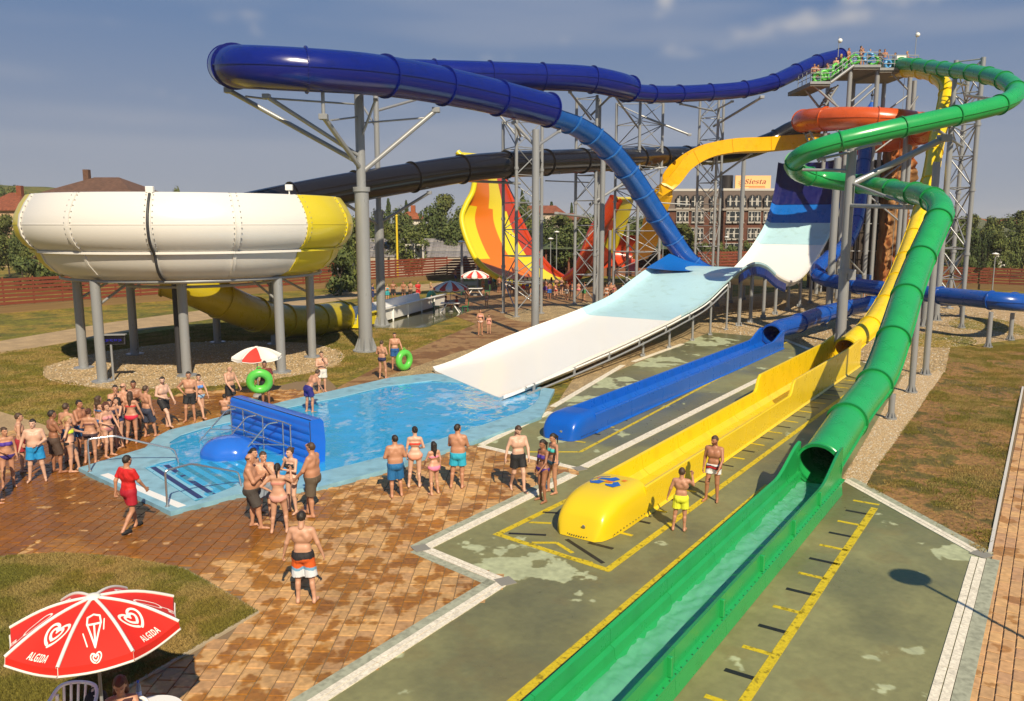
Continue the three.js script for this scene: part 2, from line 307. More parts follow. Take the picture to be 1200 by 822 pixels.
// painted lines and ticks
const paintTex = tex(256, 256, (u, v) => { const k = 0.82 + 0.3 * tfbm(u, v, 24, 4, 75) - 0.25 * sstep(0.6, 0.75, tfbm(u, v, 9, 5, 76)); return [k, k, k].map(q => Math.min(1, Math.max(0, q))); }, true, 1.3);
const yPaint = mat(lin(0.62, 0.46, 0.01), 0.55, { map: paintTex }), bPaint = mat(lin(0.012, 0.012, 0.012), 0.6, { map: paintTex });
function line(pts, w, where) {
  const q = pts.map(p => { const g = G(...p); return V3(g.x, 0, g.z); }), t = thing('painted_line', 'yellow painted line ' + where, 'road marking', q[0].clone(), 'yellow lines painted round the flumes');
  for (let i = 0; i < q.length - 1; i++) part('stripe', strip([q[i].x, q[i].z], [q[i + 1].x, q[i + 1].z], w, 0.035 + i * 0.0006, 0.003, w / 2 * (i % 2)), yPaint, t);
}
line([[1000, 423], [583, 628], [712, 670], [1008, 452]], 0.16, 'boxing in the yellow flume');
line([[648, 507], [590, 530], [680, 531], [925, 400]].slice(2), 0.12, 'along the blue flume');
line([[607, 515], [618, 531], [680, 531]].slice(1), 0.12, 'across the end of the blue flume');
line([[900, 570], [585, 838]], 0.16, 'left unbroken beside the water channel of the green flume');
line([[1025, 597], [862, 840]], 0.16, 'on the lawn side of the green flume');
function ticks(a, b, n, len, side, where, far = 0) {
  const A = G(...a), B = G(...b);
  const t = thing('tick_scale', 'scale of black and yellow ticks ' + where, 'road marking', A.clone(), 'painted tick scales beside the flumes');
  const d = B.clone().sub(A), L = d.length(); d.normalize(); const nn = V3(-d.z, 0, d.x).multiplyScalar(side);
  for (let i = 0; i < n; i++) { const p = A.clone().addScaledVector(d, L * i / (n - 1)), e = p.clone().addScaledVector(nn, len); part('tick', strip([p.x, p.z], [e.x, e.z], 0.11, 0.035, 0.003), i % 2 ? bPaint : yPaint, t); }
}
ticks([826, 818], [1000, 588], 13, 0.62, 1, 'right of the green flume');
ticks([694, 662], [1006, 448], 27, 0.62, -1, 'along the lawn side of the yellow flume');
{ // ticks round the rounded nose of the yellow flume
  const c = G(650, 625), t = thing('tick_scale', 'black and yellow ticks round the nose of the yellow flume', 'road marking', c.clone(), 'painted tick scales beside the flumes');
  for (const [a, b, m] of [[[596, 627], [640, 629], bPaint], [[620, 614], [646, 615], yPaint], [[636, 602], [654, 603], bPaint], [[664, 634], [707, 662], bPaint], [[623, 638], [652, 638], yPaint], [[652, 638], [671, 650], yPaint]]) { const A = G(...a), B = G(...b); part('tick', strip([A.x, A.z], [B.x, B.z], 0.1, 0.0352 + 0.0003 * (a[0] % 3), 0.003), m, t); }
}
ticks([686, 520], [918, 398], 25, 0.5, -1, 'beside the blue flume');

// ---- block paving: every block has its own edges; the 300 that show largest are parts, the rest one mass
const plazaOut = gp([[-400, 1100], [250, 905], [375, 822], [594, 683], [486, 644], [682, 551], [556, 522], [480, 545], [380, 440], [330, 452], [230, 460], [165, 472], [118, 494], [70, 512], [20, 505], [-40, 520], [-300, 540]]);
const lawnPatch = gp([[-260, 660], [0, 656], [70, 652], [140, 656], [215, 670], [250, 690], [302, 721], [160, 803], [60, 870], [-300, 1000]]);
const poolHole = gp([[92, 554], [200, 606], [276, 586], [373, 577], [452, 556], [527, 531], [560, 520], [634, 493], [650, 460], [506, 441], [458, 446], [384, 463], [351, 470], [270, 490], [232, 500], [198, 509], [183, 517], [170, 530]]);
const WX0 = -20, WX1 = 4, WZ0 = -33, WZ1 = -9;
const wetPts = [[120, 585, 4.2], [40, 590, 4], [230, 620, 2.6], [180, 480, 3], [100, 530, 3.5], [260, 470, 2.5]].map(([x, y, r]) => { const g = G(x, y); return [g.x, g.z, r]; });
function soaked(x, z) { let b = 0; for (const [a, c, r] of wetPts) b = Math.max(b, 1 - Math.hypot(x - a, z - c) / (r * 1.35)); return sstep(0.3, 0.5, b + 0.7 * (fbm(x * 1.1, z * 1.1, 4, 87) - 0.5)); }
function wetness(x, z) {
  let b = 0; for (const [a, c, r] of wetPts) b = Math.max(b, sstep(1.4, 0.35, Math.hypot(x - a, z - c) / r));
  const n = fbm(x * 3.4, z * 2.7, 6, 81), m = fbm(x * 0.45, z * 0.45, 3, 82), f = fbm(x * 0.9 + 7, z * 5.2, 3, 86); return sstep(0.46, 0.56, n * 0.8 + f * 0.2 + 0.2 * b + 0.2 * (m - 0.5));
}
const paveFn = (u, v, what) => {
  const x = mix(WX0, WX1, u), z = mix(WZ0, WZ1, v), w = wetness(x, z), f = fbm(x * 14, z * 14, 3, 83), g = fbm(x * 0.9, z * 0.9, 4, 84);
  if (what) { const r = mix(0.88, 0.3, w) + 0.1 * (f - 0.5); return [r, r, r]; }
  const so = soaked(x, z), k = 0.8 + 0.3 * f + 0.2 * (g - 0.5); return [mix(0.755, mix(0.615, 0.52, so), w) * k, mix(0.59, mix(0.41, 0.32, so), w) * k, mix(0.395, mix(0.155, 0.09, so), w) * k].map(q => Math.min(1, q));
};
const paveMap = tex(1536, 1536, (u, v) => paveFn(u, v, 0)), paveRough = tex(640, 640, (u, v) => paveFn(u, v, 1), false);
for (const t of [paveMap, paveRough]) { t.repeat.set(1 / (WX1 - WX0), 1 / (WZ1 - WZ0)); t.offset.set(-WX0 / (WX1 - WX0), -WZ0 / (WZ1 - WZ0)); }
const jointMat = mat(lin(0.2, 0.135, 0.075), 0.95);
const paveMats = [1, 0.93, 0.86, 1.05].map((k, i) => new THREE.MeshPhysicalMaterial({ map: paveMap, roughnessMap: paveRough, roughness: 1, color: lin(k, k * (0.97 + 0.03 * (i % 2)), k * (0.93 + 0.05 * (i % 3))) }));
function block(cx, cz, w, l, y, ang, tiltx, tiltz) {      // a paver with chamfered top edge, uv in metres
  const c = 0.009, g = new THREE.BufferGeometry(), P8 = [], hw = w / 2, hl = l / 2;
  for (const [x, z] of [[-hw, -hl], [hw, -hl], [hw, hl], [-hw, hl]]) P8.push([x, -0.03, z]);
  for (const [x, z] of [[-hw, -hl], [hw, -hl], [hw, hl], [-hw, hl]]) P8.push([x, -c, z]);
  for (const [x, z] of [[-hw + c, -hl + c], [hw - c, -hl + c], [hw - c, hl - c], [-hw + c, hl - c]]) P8.push([x, 0, z]);
  const ca = Math.cos(ang), sa = Math.sin(ang), pos = [], uv = [];
  for (const [x, yy, z] of P8) { const X = cx + x * ca - z * sa, Z = cz + x * sa + z * ca; pos.push(X, y + yy + x * tiltx + z * tiltz, Z); uv.push(X, Z); }
  const idx = []; for (const b of [0, 4]) for (let k = 0; k < 4; k++) { const n = (k + 1) % 4; idx.push(b + k, b + n + 4, b + n, b + k, b + k + 4, b + n + 4); } idx.push(8, 10, 9, 8, 11, 10);
  g.setAttribute('position', new THREE.Float32BufferAttribute(pos, 3)); g.setAttribute('uv', new THREE.Float32BufferAttribute(uv, 2)); g.setIndex(idx);
  const n = g.toNonIndexed(); n.computeVertexNormals(); return n;
}
function layBlocks(parent, poly, holes, org, ang, w, l, x0, x1, z0, z1, matsSet, limit, okView) {
  const ca = Math.cos(ang), sa = Math.sin(ang), list = [];
  for (let i = Math.floor(x0 / w); i < x1 / w; i++) for (let j = Math.floor(z0 / l); j < z1 / l; j++) {
    const lx = (i + 0.5) * w, lz = (j + 0.5 + (i & 1 ? 0.5 : 0) + 0.08 * (hash2(i, 1, 5) - 0.5)) * l, X = org[0] + lx * ca - lz * sa, Z = org[1] + lx * sa + lz * ca;
    if (!inPoly([X, Z], poly) || holes.some(h => inPoly([X, Z], h))) continue;
    const d = Math.hypot(X, Z, EYE), px = CX + F * X / -Z, vis = okView(X, Z);
    list.push({ X, Z, d: vis ? d : d + 500, i, j });
  }
  list.sort((a, b) => a.d - b.d);
  const rest = [[], [], [], []];
  list.forEach((b, k) => {
    const y = 0.034 + 0.004 * hash2(b.i, b.j, 11), g = block(b.X, b.Z, w - 0.012 - 0.008 * hash2(b.i, b.j, 12), l - 0.022 - 0.012 * hash2(b.i, b.j, 13), y, ang + 0.02 * (hash2(b.i, b.j, 14) - 0.5), 0.012 * (hash2(b.i, b.j, 15) - 0.5), 0.012 * (hash2(b.i, b.j, 16) - 0.5)), m = Math.floor(hash2(b.i, b.j, 17) * 4);
    if (k < limit) part('paver', g, matsSet[m], parent); else rest[m].push(g);
  });
  rest.forEach((r, m) => { if (r.length) part('paver_field', r, matsSet[m], parent).userData.kind = 'stuff'; });
}
const plaza = struct('block_paving', slab(plazaOut, 0.014, 0.014, []), jointMat);
layBlocks(plaza, plazaOut, [lawnPatch, poolHole], [0, 0], 0.03, 0.31, 0.37, -22, 6, -34, -8, paveMats, 290, (X, Z) => { const px = CX + F * X / -Z; return px > 0 && -Z > 11.4 && -Z < 26; });
// lawn corner by the parasol, with a low concrete edging
struct('lawn', slab(lawnPatch, 0.05, 0.05), lawnMat(11));
const edgeMat = mat(lin(0.4, 0.33, 0.22), 0.9);
{ const e = gp([[-60, 656], [0, 656], [70, 652], [140, 656], [215, 670], [250, 690], [302, 721], [160, 803], [60, 870]]); const t = thing('lawn_edging', 'narrow concrete edging round the lawn corner under the red parasol', 'edging', V3(e[6][0], 0, e[6][1]));
  for (let i = 0; i < e.length - 1; i++) part('edging_stone', strip(e[i], e[i + 1], 0.06, 0.062 + 0.0008 * i, 0.05), edgeMat, t); }
// long paved walk on the right
const walkOut = gp([[1118, 850], [1162, 652], [1204, 440], [1215, 395], [1600, 395], [1900, 560], [2600, 1100], [1020, 1100]]);
const WW = [3, 30, -60, -6];
const walkFn = (u, v) => { const x = mix(WW[0], WW[1], u), z = mix(WW[2], WW[3], v), w = sstep(0.6, 0.63, fbm(x * 2.2, z * 2.2, 4, 91)) * 0.8, f = fbm(x * 14, z * 14, 3, 92); const k = 0.84 + 0.28 * f; return [mix(0.76, 0.6, w) * k, mix(0.6, 0.42, w) * k, mix(0.43, 0.24, w) * k].map(q => Math.min(1, q)); };
const walkMap = tex(1024, 2048, walkFn); walkMap.repeat.set(1 / 27, 1 / 54); walkMap.offset.set(-3 / 27, 60 / 54);
const walkMats = [1, 0.93, 0.86, 1.06].map((k, i) => new THREE.MeshPhysicalMaterial({ map: walkMap, roughness: 0.85, color: lin(k, k * (0.96 + 0.04 * (i % 2)), k * (0.9 + 0.06 * (i % 3))) }));
const walk = struct('paved_walk', slab(walkOut, 0.014, 0.014), jointMat);
layBlocks(walk, walkOut, [], [7.2, -12], 0.585, 0.2, 0.4, -1, 5, -40, 4, walkMats, 250, (X, Z) => { const px = CX + F * X / -Z; return px < 1215 && -Z > 11; });
single('kerb_line', [strip(...gp([[1160, 650], [1199, 455]]), 0.07, 0.07, 0.07)], mat(lin(0.55, 0.52, 0.48), 0.8), 'thin pale kerb between the dry lawn and the paved walk', 'kerb');
// ---------------------------------------------------------------- pool
const poolBlue = mat(lin(0.26, 0.5, 0.62), 0.45, { map: tex(256, 256, (u, v) => { const k = 0.86 + 0.14 * tfbm(u, v, 10, 4, 101) - 0.08 * sstep(0.55, 0.75, tfbm(u, v, 5, 5, 102)); return [k, k, k]; }, true, 0.4) });
const waterY = 0.1;
const poolInner = gp([[229, 588], [285, 566], [376, 553], [470, 530], [560, 500], [612, 482], [626, 474], [632, 466], [634, 455], [506, 446], [455, 452], [395, 466], [340, 477], [285, 491], [240, 501], [211, 510], [198, 518], [199, 527], [208, 537], [190, 541], [168, 548]], 0.14);
{
  const rimTop = 0.14, outer = poolHole;
  const rim = thing('swimming_pool', 'light blue landing pool with curved rim and entry steps', 'pool', V3(outer[0][0], 0, outer[0][1]));
  const rm = part('rim', slab(outer, rimTop, 0.14, [poolInner]), poolBlue, rim);
  // rounded nosing along the water side
  const nose = poolInner.map(p => V3(p[0], rimTop - 0.02, p[1]));
  part('nosing', tubeOf(nose, 0.022, 400, 6, true, 'catmullrom', 0.05), poolBlue, rim);
  part('pool_floor', slab(poolInner, 0.045, 0.02), mat(lin(0.02, 0.48, 0.8), 0.6, { map: tex(512, 512, (u, v) => { const k = 0.85 + 0.3 * (tfbm(u, v, 9, 4, 103) - 0.5); return [k, k, k]; }, true, 0.2) }), rim);
  // steps: dark blue nosings going down into the water
  const a0 = G(170, 548, 0.1), a1 = G(229, 587, 0.1), into = a1.clone().sub(a0); into.set(-into.z, 0, into.x).normalize(); if (into.x < 0) into.negate();
  const navy = mat(lin(0.012, 0.03, 0.13), 0.5), stepBlue = mat(lin(0.2, 0.46, 0.6), 0.5);
  for (let i = 0; i < 8; i++) {
    const k = 0.16 + 0.36 * i, y = 0.112 - 0.008 * i, sh = 0.1 + 0.02 * i, A = a0.clone().lerp(a1, sh * 0.2).addScaledVector(into, k), B = a0.clone().lerp(a1, 0.98 - 0.03 * i).addScaledVector(into, k);
    if (i < 3) A.lerp(B, 0.02); else A.lerp(B, 0.04 * i);
    part('step', strip([A.x, A.z], [B.x, B.z], 0.35, y - 0.004, 0.02), stepBlue, rim);
    part('step_nosing', strip([A.x, A.z], [B.x, B.z], 0.15, y, 0.004), navy, rim);
  }
  const w0 = G(122, 556, 0.14), w1 = G(213, 594, 0.14);
  part('white_band', strip([w0.x, w0.z], [w1.x, w1.z], 0.22, 0.146, 0.005), whitePlastic, rim);
  // water sheet with real ripples
  let x0 = 1e9, x1 = -1e9, z0 = 1e9, z1 = -1e9; for (const p of poolInner) { x0 = Math.min(x0, p[0]); x1 = Math.max(x1, p[0]); z0 = Math.min(z0, p[1]); z1 = Math.max(z1, p[1]); }
  const NX = 300, NZ = 320, pos = [], wcol = [], idx = [], id = new Int32Array((NX + 1) * (NZ + 1)).fill(-1), big = poolInner.map((p, i) => { const n = poolInner.length, a = poolInner[(i + n - 1) % n], b = poolInner[(i + 1) % n], tx = b[0] - a[0], tz = b[1] - a[1], L = Math.hypot(tx, tz), s = THREE.ShapeUtils.area(poolInner.map(q => new THREE.Vector2(...q))) > 0 ? 1 : -1; return [p[0] + s * tz / L * 0.12, p[1] - s * tx / L * 0.12]; });
  for (let j = 0; j <= NZ; j++) for (let i = 0; i <= NX; i++) {
    const x = mix(x0 - 0.1, x1 + 0.1, i / NX), z = mix(z0 - 0.1, z1 + 0.1, j / NZ); if (!inPoly([x, z], big)) continue;
    const sl = G(560, 470), dd = Math.hypot(x - sl.x, z - sl.z), amp = 0.011 + 0.012 * sstep(7, 1, dd);
    const wx = x + 0.5 * fbm(x, z, 2, 111), wz = z + 0.5 * fbm(x + 9, z, 2, 112);
    const h = (fbm(wx * 3.4, wz * 2.6, 4, 113) - 0.5) * 2 * amp + (0.5 - Math.abs(fbm(wx * 2.2, wz * 1.7, 3, 115) - 0.5) * 2) * amp * 0.8;
    id[j * (NX + 1) + i] = pos.length / 3; pos.push(x, waterY + h * 0.75, z); { const fo = sstep(0.64, 0.8, fbm(wx * 3.6 + 4, wz * 2.6, 5, 117) + 0.3 * sstep(3.8, 0.8, dd)) * 0.8; wcol.push(mix(0.1, 0.92, fo), mix(0.74, 0.97, fo), mix(1.0, 1.0, fo)); }
  }
  for (let j = 0; j < NZ; j++) for (let i = 0; i < NX; i++) { const a = id[j * (NX + 1) + i], b = id[j * (NX + 1) + i + 1], c = id[(j + 1) * (NX + 1) + i], d = id[(j + 1) * (NX + 1) + i + 1]; if (a >= 0 && b >= 0 && c >= 0 && d >= 0) idx.push(a, c, b, b, c, d); }
  const wg = fromArrays(pos, idx); wg.setAttribute('color', new THREE.Float32BufferAttribute(wcol, 3));
  struct('water', wg, new THREE.MeshPhysicalMaterial({ vertexColors: true, roughness: 0.03, transmission: 0.7, thickness: 0, ior: 1.33, side: THREE.DoubleSide }));
}
function handrail(pts, label) {
  const t = thing('handrail', label, 'handrail', pts[0].clone(), 'steel handrails of the pool steps');
  part('rail', bentPipe(pts, 0.028), steel, t);
  part('base_plate', cyl(pts[0].clone(), pts[0].clone().add(V3(0, 0.02, 0)), 0.06, 0.06, 14), steel, t);
}
{
  const a = G(105, 553, 0.14), b = G(209, 541, 0.14); handrail([a, V3(a.x, 1.08, a.z), a.clone().lerp(b, 0.3).setY(1.1), V3(b.x - 0.1, 0.5, b.z), V3(b.x, 0.1, b.z)], 'steel handrail that the blonde swimmer holds at the pool steps');
  const c = G(196, 594, 0.14), d = G(283, 572, 0.1); handrail([c, V3(c.x, 1.06, c.z), c.clone().lerp(d, 0.33).setY(1.08), V3(d.x - 0.1, 0.5, d.z - 0.1), V3(d.x, 0.09, d.z)], 'steel handrail on the pool steps beside the lifeguard in red');
}
// inflatable wall with its steel prop frame
{
  const A = G(272, 513, 0.05), B = G(364, 547, 0.05), ax = B.clone().sub(A), L = ax.length(); ax.normalize(); const nb = V3(ax.z, 0, -ax.x); if (nb.z > 0) nb.negate();   // nb points to the back
  const vinyl = mat(lin(0.008, 0.13, 0.62), 0.32, { clearcoat: 0.25 }), t = thing('inflatable_wall', 'blue inflatable safety wall standing in the pool', 'inflatable', A.clone());
  const Ht = 1.42, th = 0.5, n = 5, prof = [];
  for (let k = 0; k < n; k++) for (let q = 0; q <= 6; q++) { const y = (k + q / 6) * (Ht - 0.2) / n, bulge = 0.045 * Math.sin(Math.PI * q / 6); prof.push([-bulge, y]); }
  prof.push([-0.02, Ht - 0.12], [0.04, Ht - 0.02], [0.12, Ht], [th - 0.1, Ht], [th, Ht - 0.1], [th + 0.05, Ht / 2], [th, 0]);
  const bulk = new THREE.LineCurve3(A.clone(), B.clone());
  // front ridges as separate chambers
  const N = 24, pos = [], idx = []; for (let i = 0; i <= N; i++) { const u = i / N, e = 1 - 0.06 * (Math.pow(Math.abs(u - 0.5) * 2, 10)); for (const [o, y] of prof) { const p = A.clone().addScaledVector(ax, L * u).addScaledVector(nb, (o - th / 2) * e + th / 2); pos.push(p.x, y * (0.985 + 0.015 * e), p.z); } }
  const m = prof.length; for (let i = 0; i < N; i++) for (let k = 0; k < m; k++) { const a = i * m + k, b = i * m + (k + 1) % m; idx.push(a, b, a + m, b, b + m, a + m); }
  for (const row of [0, N]) { const tri = THREE.ShapeUtils.triangulateShape(prof.map(p => new THREE.Vector2(...p)), []); for (const q of tri) idx.push(row * m + q[0], row * m + q[1], row * m + q[2]); }
  part('air_chamber', toCreasedNormals(fromArrays(pos, idx), 0.9), vinyl, t);
  part('seam', bentPipe([A.clone().addScaledVector(nb, 0.06).setY(Ht - 0.0), B.clone().addScaledVector(nb, 0.06).setY(Ht - 0.0)], 0.012, 6), darkMetal, t);
  part('seam', bentPipe([B.clone().addScaledVector(nb, 0.02).addScaledVector(ax, 0.008).setY(0.2), B.clone().addScaledVector(nb, 0.02).addScaledVector(ax, 0.008).setY(Ht - 0.04)], 0.012, 6), darkMetal, t);
  const f = thing('prop_frame', 'steel pipe frame propping the blue inflatable wall', 'frame', A.clone()), fr = -0.14;
  const pt = (u, o, y) => A.clone().addScaledVector(ax, L * u).addScaledVector(nb, o).setY(y);
  part('top_rail', bentPipe([pt(0.02, fr, 1.18), pt(0.25, fr, 1.21), pt(0.5, fr, 1.17), pt(0.75, fr, 1.2), pt(0.84, fr, 1.18)], 0.024), steel, f);
  for (const u of [0.06, 0.23, 0.49, 0.74, 0.83]) part('upright', cyl(pt(u, fr, 0.06), pt(u, fr, 1.18), 0.022), steel, f);
  for (const u of [0.1, 0.38, 0.65]) { part('slanted_leg', bentPipe([pt(u - 0.13, fr - 0.95, 0.06), pt(u - 0.01, fr - 0.22, 1.1), pt(u + 0.03, fr, 1.14)], 0.024), steel, f); part('tie', cyl(pt(u - 0.07, fr - 0.62, 0.5), pt(u + 0.13, fr, 0.52), 0.018), steel, f); }
  for (const y of [0.5]) part('mid_rail', cyl(pt(0.02, fr, y), pt(0.84, fr, y), 0.02), steel, f);
  // big blue ball cushion half sunk in the water
  const c = G(262, 532, 0.2), g = new THREE.SphereGeometry(1, 40, 24), p = g.attributes.position;
  for (let i = 0; i < p.count; i++) { const x = p.getX(i), y = p.getY(i), z = p.getZ(i), w = 1 + 0.03 * Math.sin(Math.atan2(z, x) * 8) + 0.04 * (fbm(x * 2 + 5, z * 2 + y, 3, 121) - 0.5); p.setXYZ(i, x * 0.88 * w, y * 0.52, z * 0.75 * w); }
  g.computeVertexNormals(); g.translate(c.x + 0.08, 0.16, c.z - 0.3); single('inflatable_cushion', g, mat(lin(0.02, 0.13, 0.55), 0.2, { clearcoat: 0.4 }), 'wet blue domed cushion floating beside the inflatable wall', 'inflatable');
}
// ---------------------------------------------------------------- slides
const stainTex = tex(384, 384, (u, v) => { const n = tfbm(u, v, 5, 5, 171), st = tfbm((u + 0.13 * v) % 1, v, 3, 3, 172), f = tfbm(u, v, 60, 3, 173), d = sstep(0.58, 0.74, tfbm(u, v, 9, 5, 174)); const k = 0.985 + 0.05 * (n - 0.5) + 0.03 * (st - 0.5) + 0.025 * (f - 0.5) - 0.04 * d; return [k, k, k * (1 - 0.015 * d)].map(q => Math.min(1, q)); }, true, 1 / 4.3);
const stainRough = tex(256, 256, (u, v) => { const k = 0.75 + 0.3 * (tfbm(u, v, 7, 5, 175) - 0.4) + 0.12 * tfbm(u, v, 50, 2, 176); return [k, k, k].map(q => Math.min(1, Math.max(0, q))); }, false, 1 / 3.1);
const gloss = (c, r = 0.28) => mat(c, r * 1.25, { clearcoat: 0.15, clearcoatRoughness: 0.1, map: stainTex, roughnessMap: stainRough });
const GREEN = gloss(lin(0.016, 0.325, 0.08)), GREEN_DEEP = gloss(lin(0.01, 0.25, 0.06)), YEL = gloss(lin(0.80, 0.56, 0.008)), NAVY = gloss(lin(0.004, 0.011, 0.17), 0.2), BLUE = gloss(lin(0.006, 0.1, 0.42)), MIDBLUE = gloss(lin(0.006, 0.07, 0.36)),
  BLACK = gloss(lin(0.012, 0.010, 0.010), 0.18), ORANGE = gloss(lin(0.55, 0.085, 0.01)), WHITE = mat(lin(0.86, 0.845, 0.8), 0.4, { clearcoat: 0.2, roughnessMap: stainRough }), PALE = gloss(lin(0.46, 0.70, 0.76), 0.35), RED = gloss(lin(0.5, 0.05, 0.012)), ORG2 = gloss(lin(0.78, 0.19, 0.008)), YEL2 = gloss(lin(0.82, 0.66, 0.015)), TARP = gloss(lin(0.006, 0.008, 0.1), 0.35);
function curveOf(list) { return new THREE.CatmullRomCurve3(list.map(p => Array.isArray(p) ? P(...p) : p), false, 'centripetal'); }
const ringProf = (r, n = 28) => Array.from({ length: n }, (_, i) => [r * Math.cos(i / n * 6.2832), r * Math.sin(i / n * 6.2832)]);
function flange(curve, t, r, w = 0.06, hgt = 0.09, bolts = 0) {
  const f = frameAt(curve, t), list = [];
  const pos = [], idx = [], n = 30, pr = [[r - 0.01, -w / 2], [r + hgt, -w / 2], [r + hgt, w / 2], [r - 0.01, w / 2]];
  for (let i = 0; i < n; i++) { const a = i / n * 6.2832, c = Math.cos(a), s = Math.sin(a); for (const [q, z] of pr) { const p = f.p.clone().addScaledVector(f.s, q * c).addScaledVector(f.u, q * s).addScaledVector(f.tg, z); pos.push(p.x, p.y, p.z); } }
  for (let i = 0; i < n; i++) for (let k = 0; k < 4; k++) { const a = i * 4 + k, b = i * 4 + (k + 1) % 4, c = ((i + 1) % n) * 4 + k, d = ((i + 1) % n) * 4 + (k + 1) % 4; idx.push(a, b, c, b, d, c); }
  list.push(toCreasedNormals(fromArrays(pos, idx), 0.6));
  for (let i = 0; i < bolts; i++) { const a = (i + 0.5) / bolts * 6.2832, q = r + hgt * 0.55, p = f.p.clone().addScaledVector(f.s, q * Math.cos(a)).addScaledVector(f.u, q * Math.sin(a)); list.push(cyl(p.clone().addScaledVector(f.tg, -w / 2 - 0.025), p.clone().addScaledVector(f.tg, w / 2 + 0.025), 0.022, 0.022, 5)); }
  return mergeAll(list.map(g => g.index ? g.toNonIndexed() : g));
}
function tubeSlide(name, label, path, r, m, { secLen = 4, flangeMat = m, seam = [0, Math.PI], bolts = 0, fh = 0.09, cat = 'water slide', start = 0, end = 1 } = {}) {
  const curve = Array.isArray(path) ? curveOf(path) : path, L = curve.getLength(), n = Math.max(2, Math.round(L / secLen)), o = thing(name, label, cat, curve.getPointAt(1).clone().setY(0));
  for (let i = 0; i < n; i++) {
    const a = start + (end - start) * i / n, b = start + (end - start) * (i + 1) / n, steps = Math.max(4, Math.round(L / n / 0.45));
    const gs = [sweep(curve, ringProf(r), a, b, steps, { caps: false, crease: 0 })];
    for (const sa of seam) { const c = Math.cos(sa), s = Math.sin(sa), w = 0.018, q = [[r - 0.01, -w], [r + 0.045, -w], [r + 0.045, w], [r - 0.01, w]].map(([x, y]) => [x * c - y * s, x * s + y * c]); gs.push(sweep(curve, q, a, b, steps, { caps: true })); }
    part('tube_section', gs, m, o);
    part('flange', flange(curve, b, r, 0.07, fh, bolts), flangeMat, o);
  }
  part('flange', flange(curve, start, r, 0.07, fh, bolts), flangeMat, o);
  o.userData.curve = undefined; delete o.userData.curve; return { o, curve };
}
const OD = 0.525;
// axes of the three straight run-outs: start on the ground and the point where the tube meets each of them
const axis = (p, w) => G(...p).addScaledVector(VDIR, -w / 2);
const axG = axis([984, 586], 1.24), axY = axis([712, 636], 1.3), axB = axis([676, 518], 1.25);
const onAxis = (ax, q, up) => { const s = P(...q).sub(ax).dot(UDIR); return d => ax.clone().addScaledVector(UDIR, s + d).setY(up + Math.max(0, d) * 0.15); };
const eG = onAxis(axG, [970, 556, 20.7], 0.78), eY = onAxis(axY, [1000, 412, 40.0], 0.82), eB = onAxis(axB, [906, 393, 45.8], 0.8);
const greenTube = tubeSlide('tube_slide', 'green enclosed tube slide winding from the tower down to its open flume', [[1036, 77, 79], [1060, 75, 75], [1085, 78, 70.5], [1115, 82, 64], [1150, 87, 57.5], [1180, 96, 52.5], [1191, 109, 49.5], [1176, 121, 48], [1140, 131, 47], [1090, 142, 46.2], [1030, 155, 45.8], [980, 167, 46], [946, 179, 46.8], [931, 191, 48.5], [938, 203, 50.3], [965, 210, 51], [1010, 216, 49.2], [1055, 224, 45], [1088, 231, 40.2], [1103, 246, 37.4], [1094, 270, 35.8], [1083, 295, 34.5], [1067, 335, 32.3], [1051, 386, 29.5], [1031, 441, 26.9], eG(3.9), eG(1.9), eG(0)], OD, GREEN, { secLen: 3.4, seam: [0.15, Math.PI + 0.15], flangeMat: GREEN_DEEP, fh: 0.07 });
const yellowTube = tubeSlide('tube_slide', 'yellow enclosed tube slide dropping steeply beside the green tube', [[1036, 84, 78.5], [1052, 83, 77], [1076, 84, 72.5], [1097, 90, 68.5], [1109, 104, 66], [1106, 130, 64.2], [1098, 165, 62], [1090, 210, 59], [1076, 262, 55], [1061, 305, 51], [1046, 341, 47], [1034, 363, 44.8], [1019, 384, 42.6], eY(1.2), eY(0)], OD, YEL, { secLen: 3.4, seam: [0.4, Math.PI + 0.4], fh: 0.07 });
const blueTube = tubeSlide('tube_slide', 'medium blue tube slide looping low in front of the tower', [[1016, 150, 77], [1012, 195, 75], [1008, 235, 72.5], [1002, 265, 70], [988, 290, 67], [970, 304, 65], [958, 316, 63.5], [963, 326, 62], [988, 332, 60.5], [1030, 338, 57.5], [1080, 344, 54], [1130, 349, 50.8], [1172, 353, 48.6], [1196, 355, 48.6], [1208, 355, 51], [1196, 353, 55.5], [1150, 350, 60], [1090, 351, 60.5], [1040, 354, 58], [990, 362, 54], [955, 371.5, 50.4], [930, 381, 48], eB(1.2), eB(0)], OD, MIDBLUE, { secLen: 3.6, fh: 0.07 });
const raftTube = tubeSlide('raft_tube_slide', 'wide dark blue raft tube curling high over the lawn', [[738, 104, 70], [722, 99, 68.5], [690, 93, 67.2], [630, 90, 65.5], [560, 88, 63.5], [470, 86, 61], [380, 82, 58], [310, 79, 54], [276, 77, 48.5], [268, 77.5, 43.5], [288, 78.5, 40.6], [340, 81, 40.4], [420, 86, 42], [480, 93.5, 44.8], [560, 109, 48.8], [643, 129, 53]], 1.0, NAVY, { secLen: 4.3, bolts: 36, fh: 0.1, seam: [0, Math.PI] });
tubeSlide('tube_slide', 'dark blue tube leaving the start platform of the tower', [[985, 66, 85], [962, 72, 83.5], [932, 85, 81], [905, 97, 79], [870, 105, 77.5], [820, 109, 76], [770, 110.5, 73], [732, 108, 70]], 0.72, NAVY, { secLen: 3.6, fh: 0.09 });
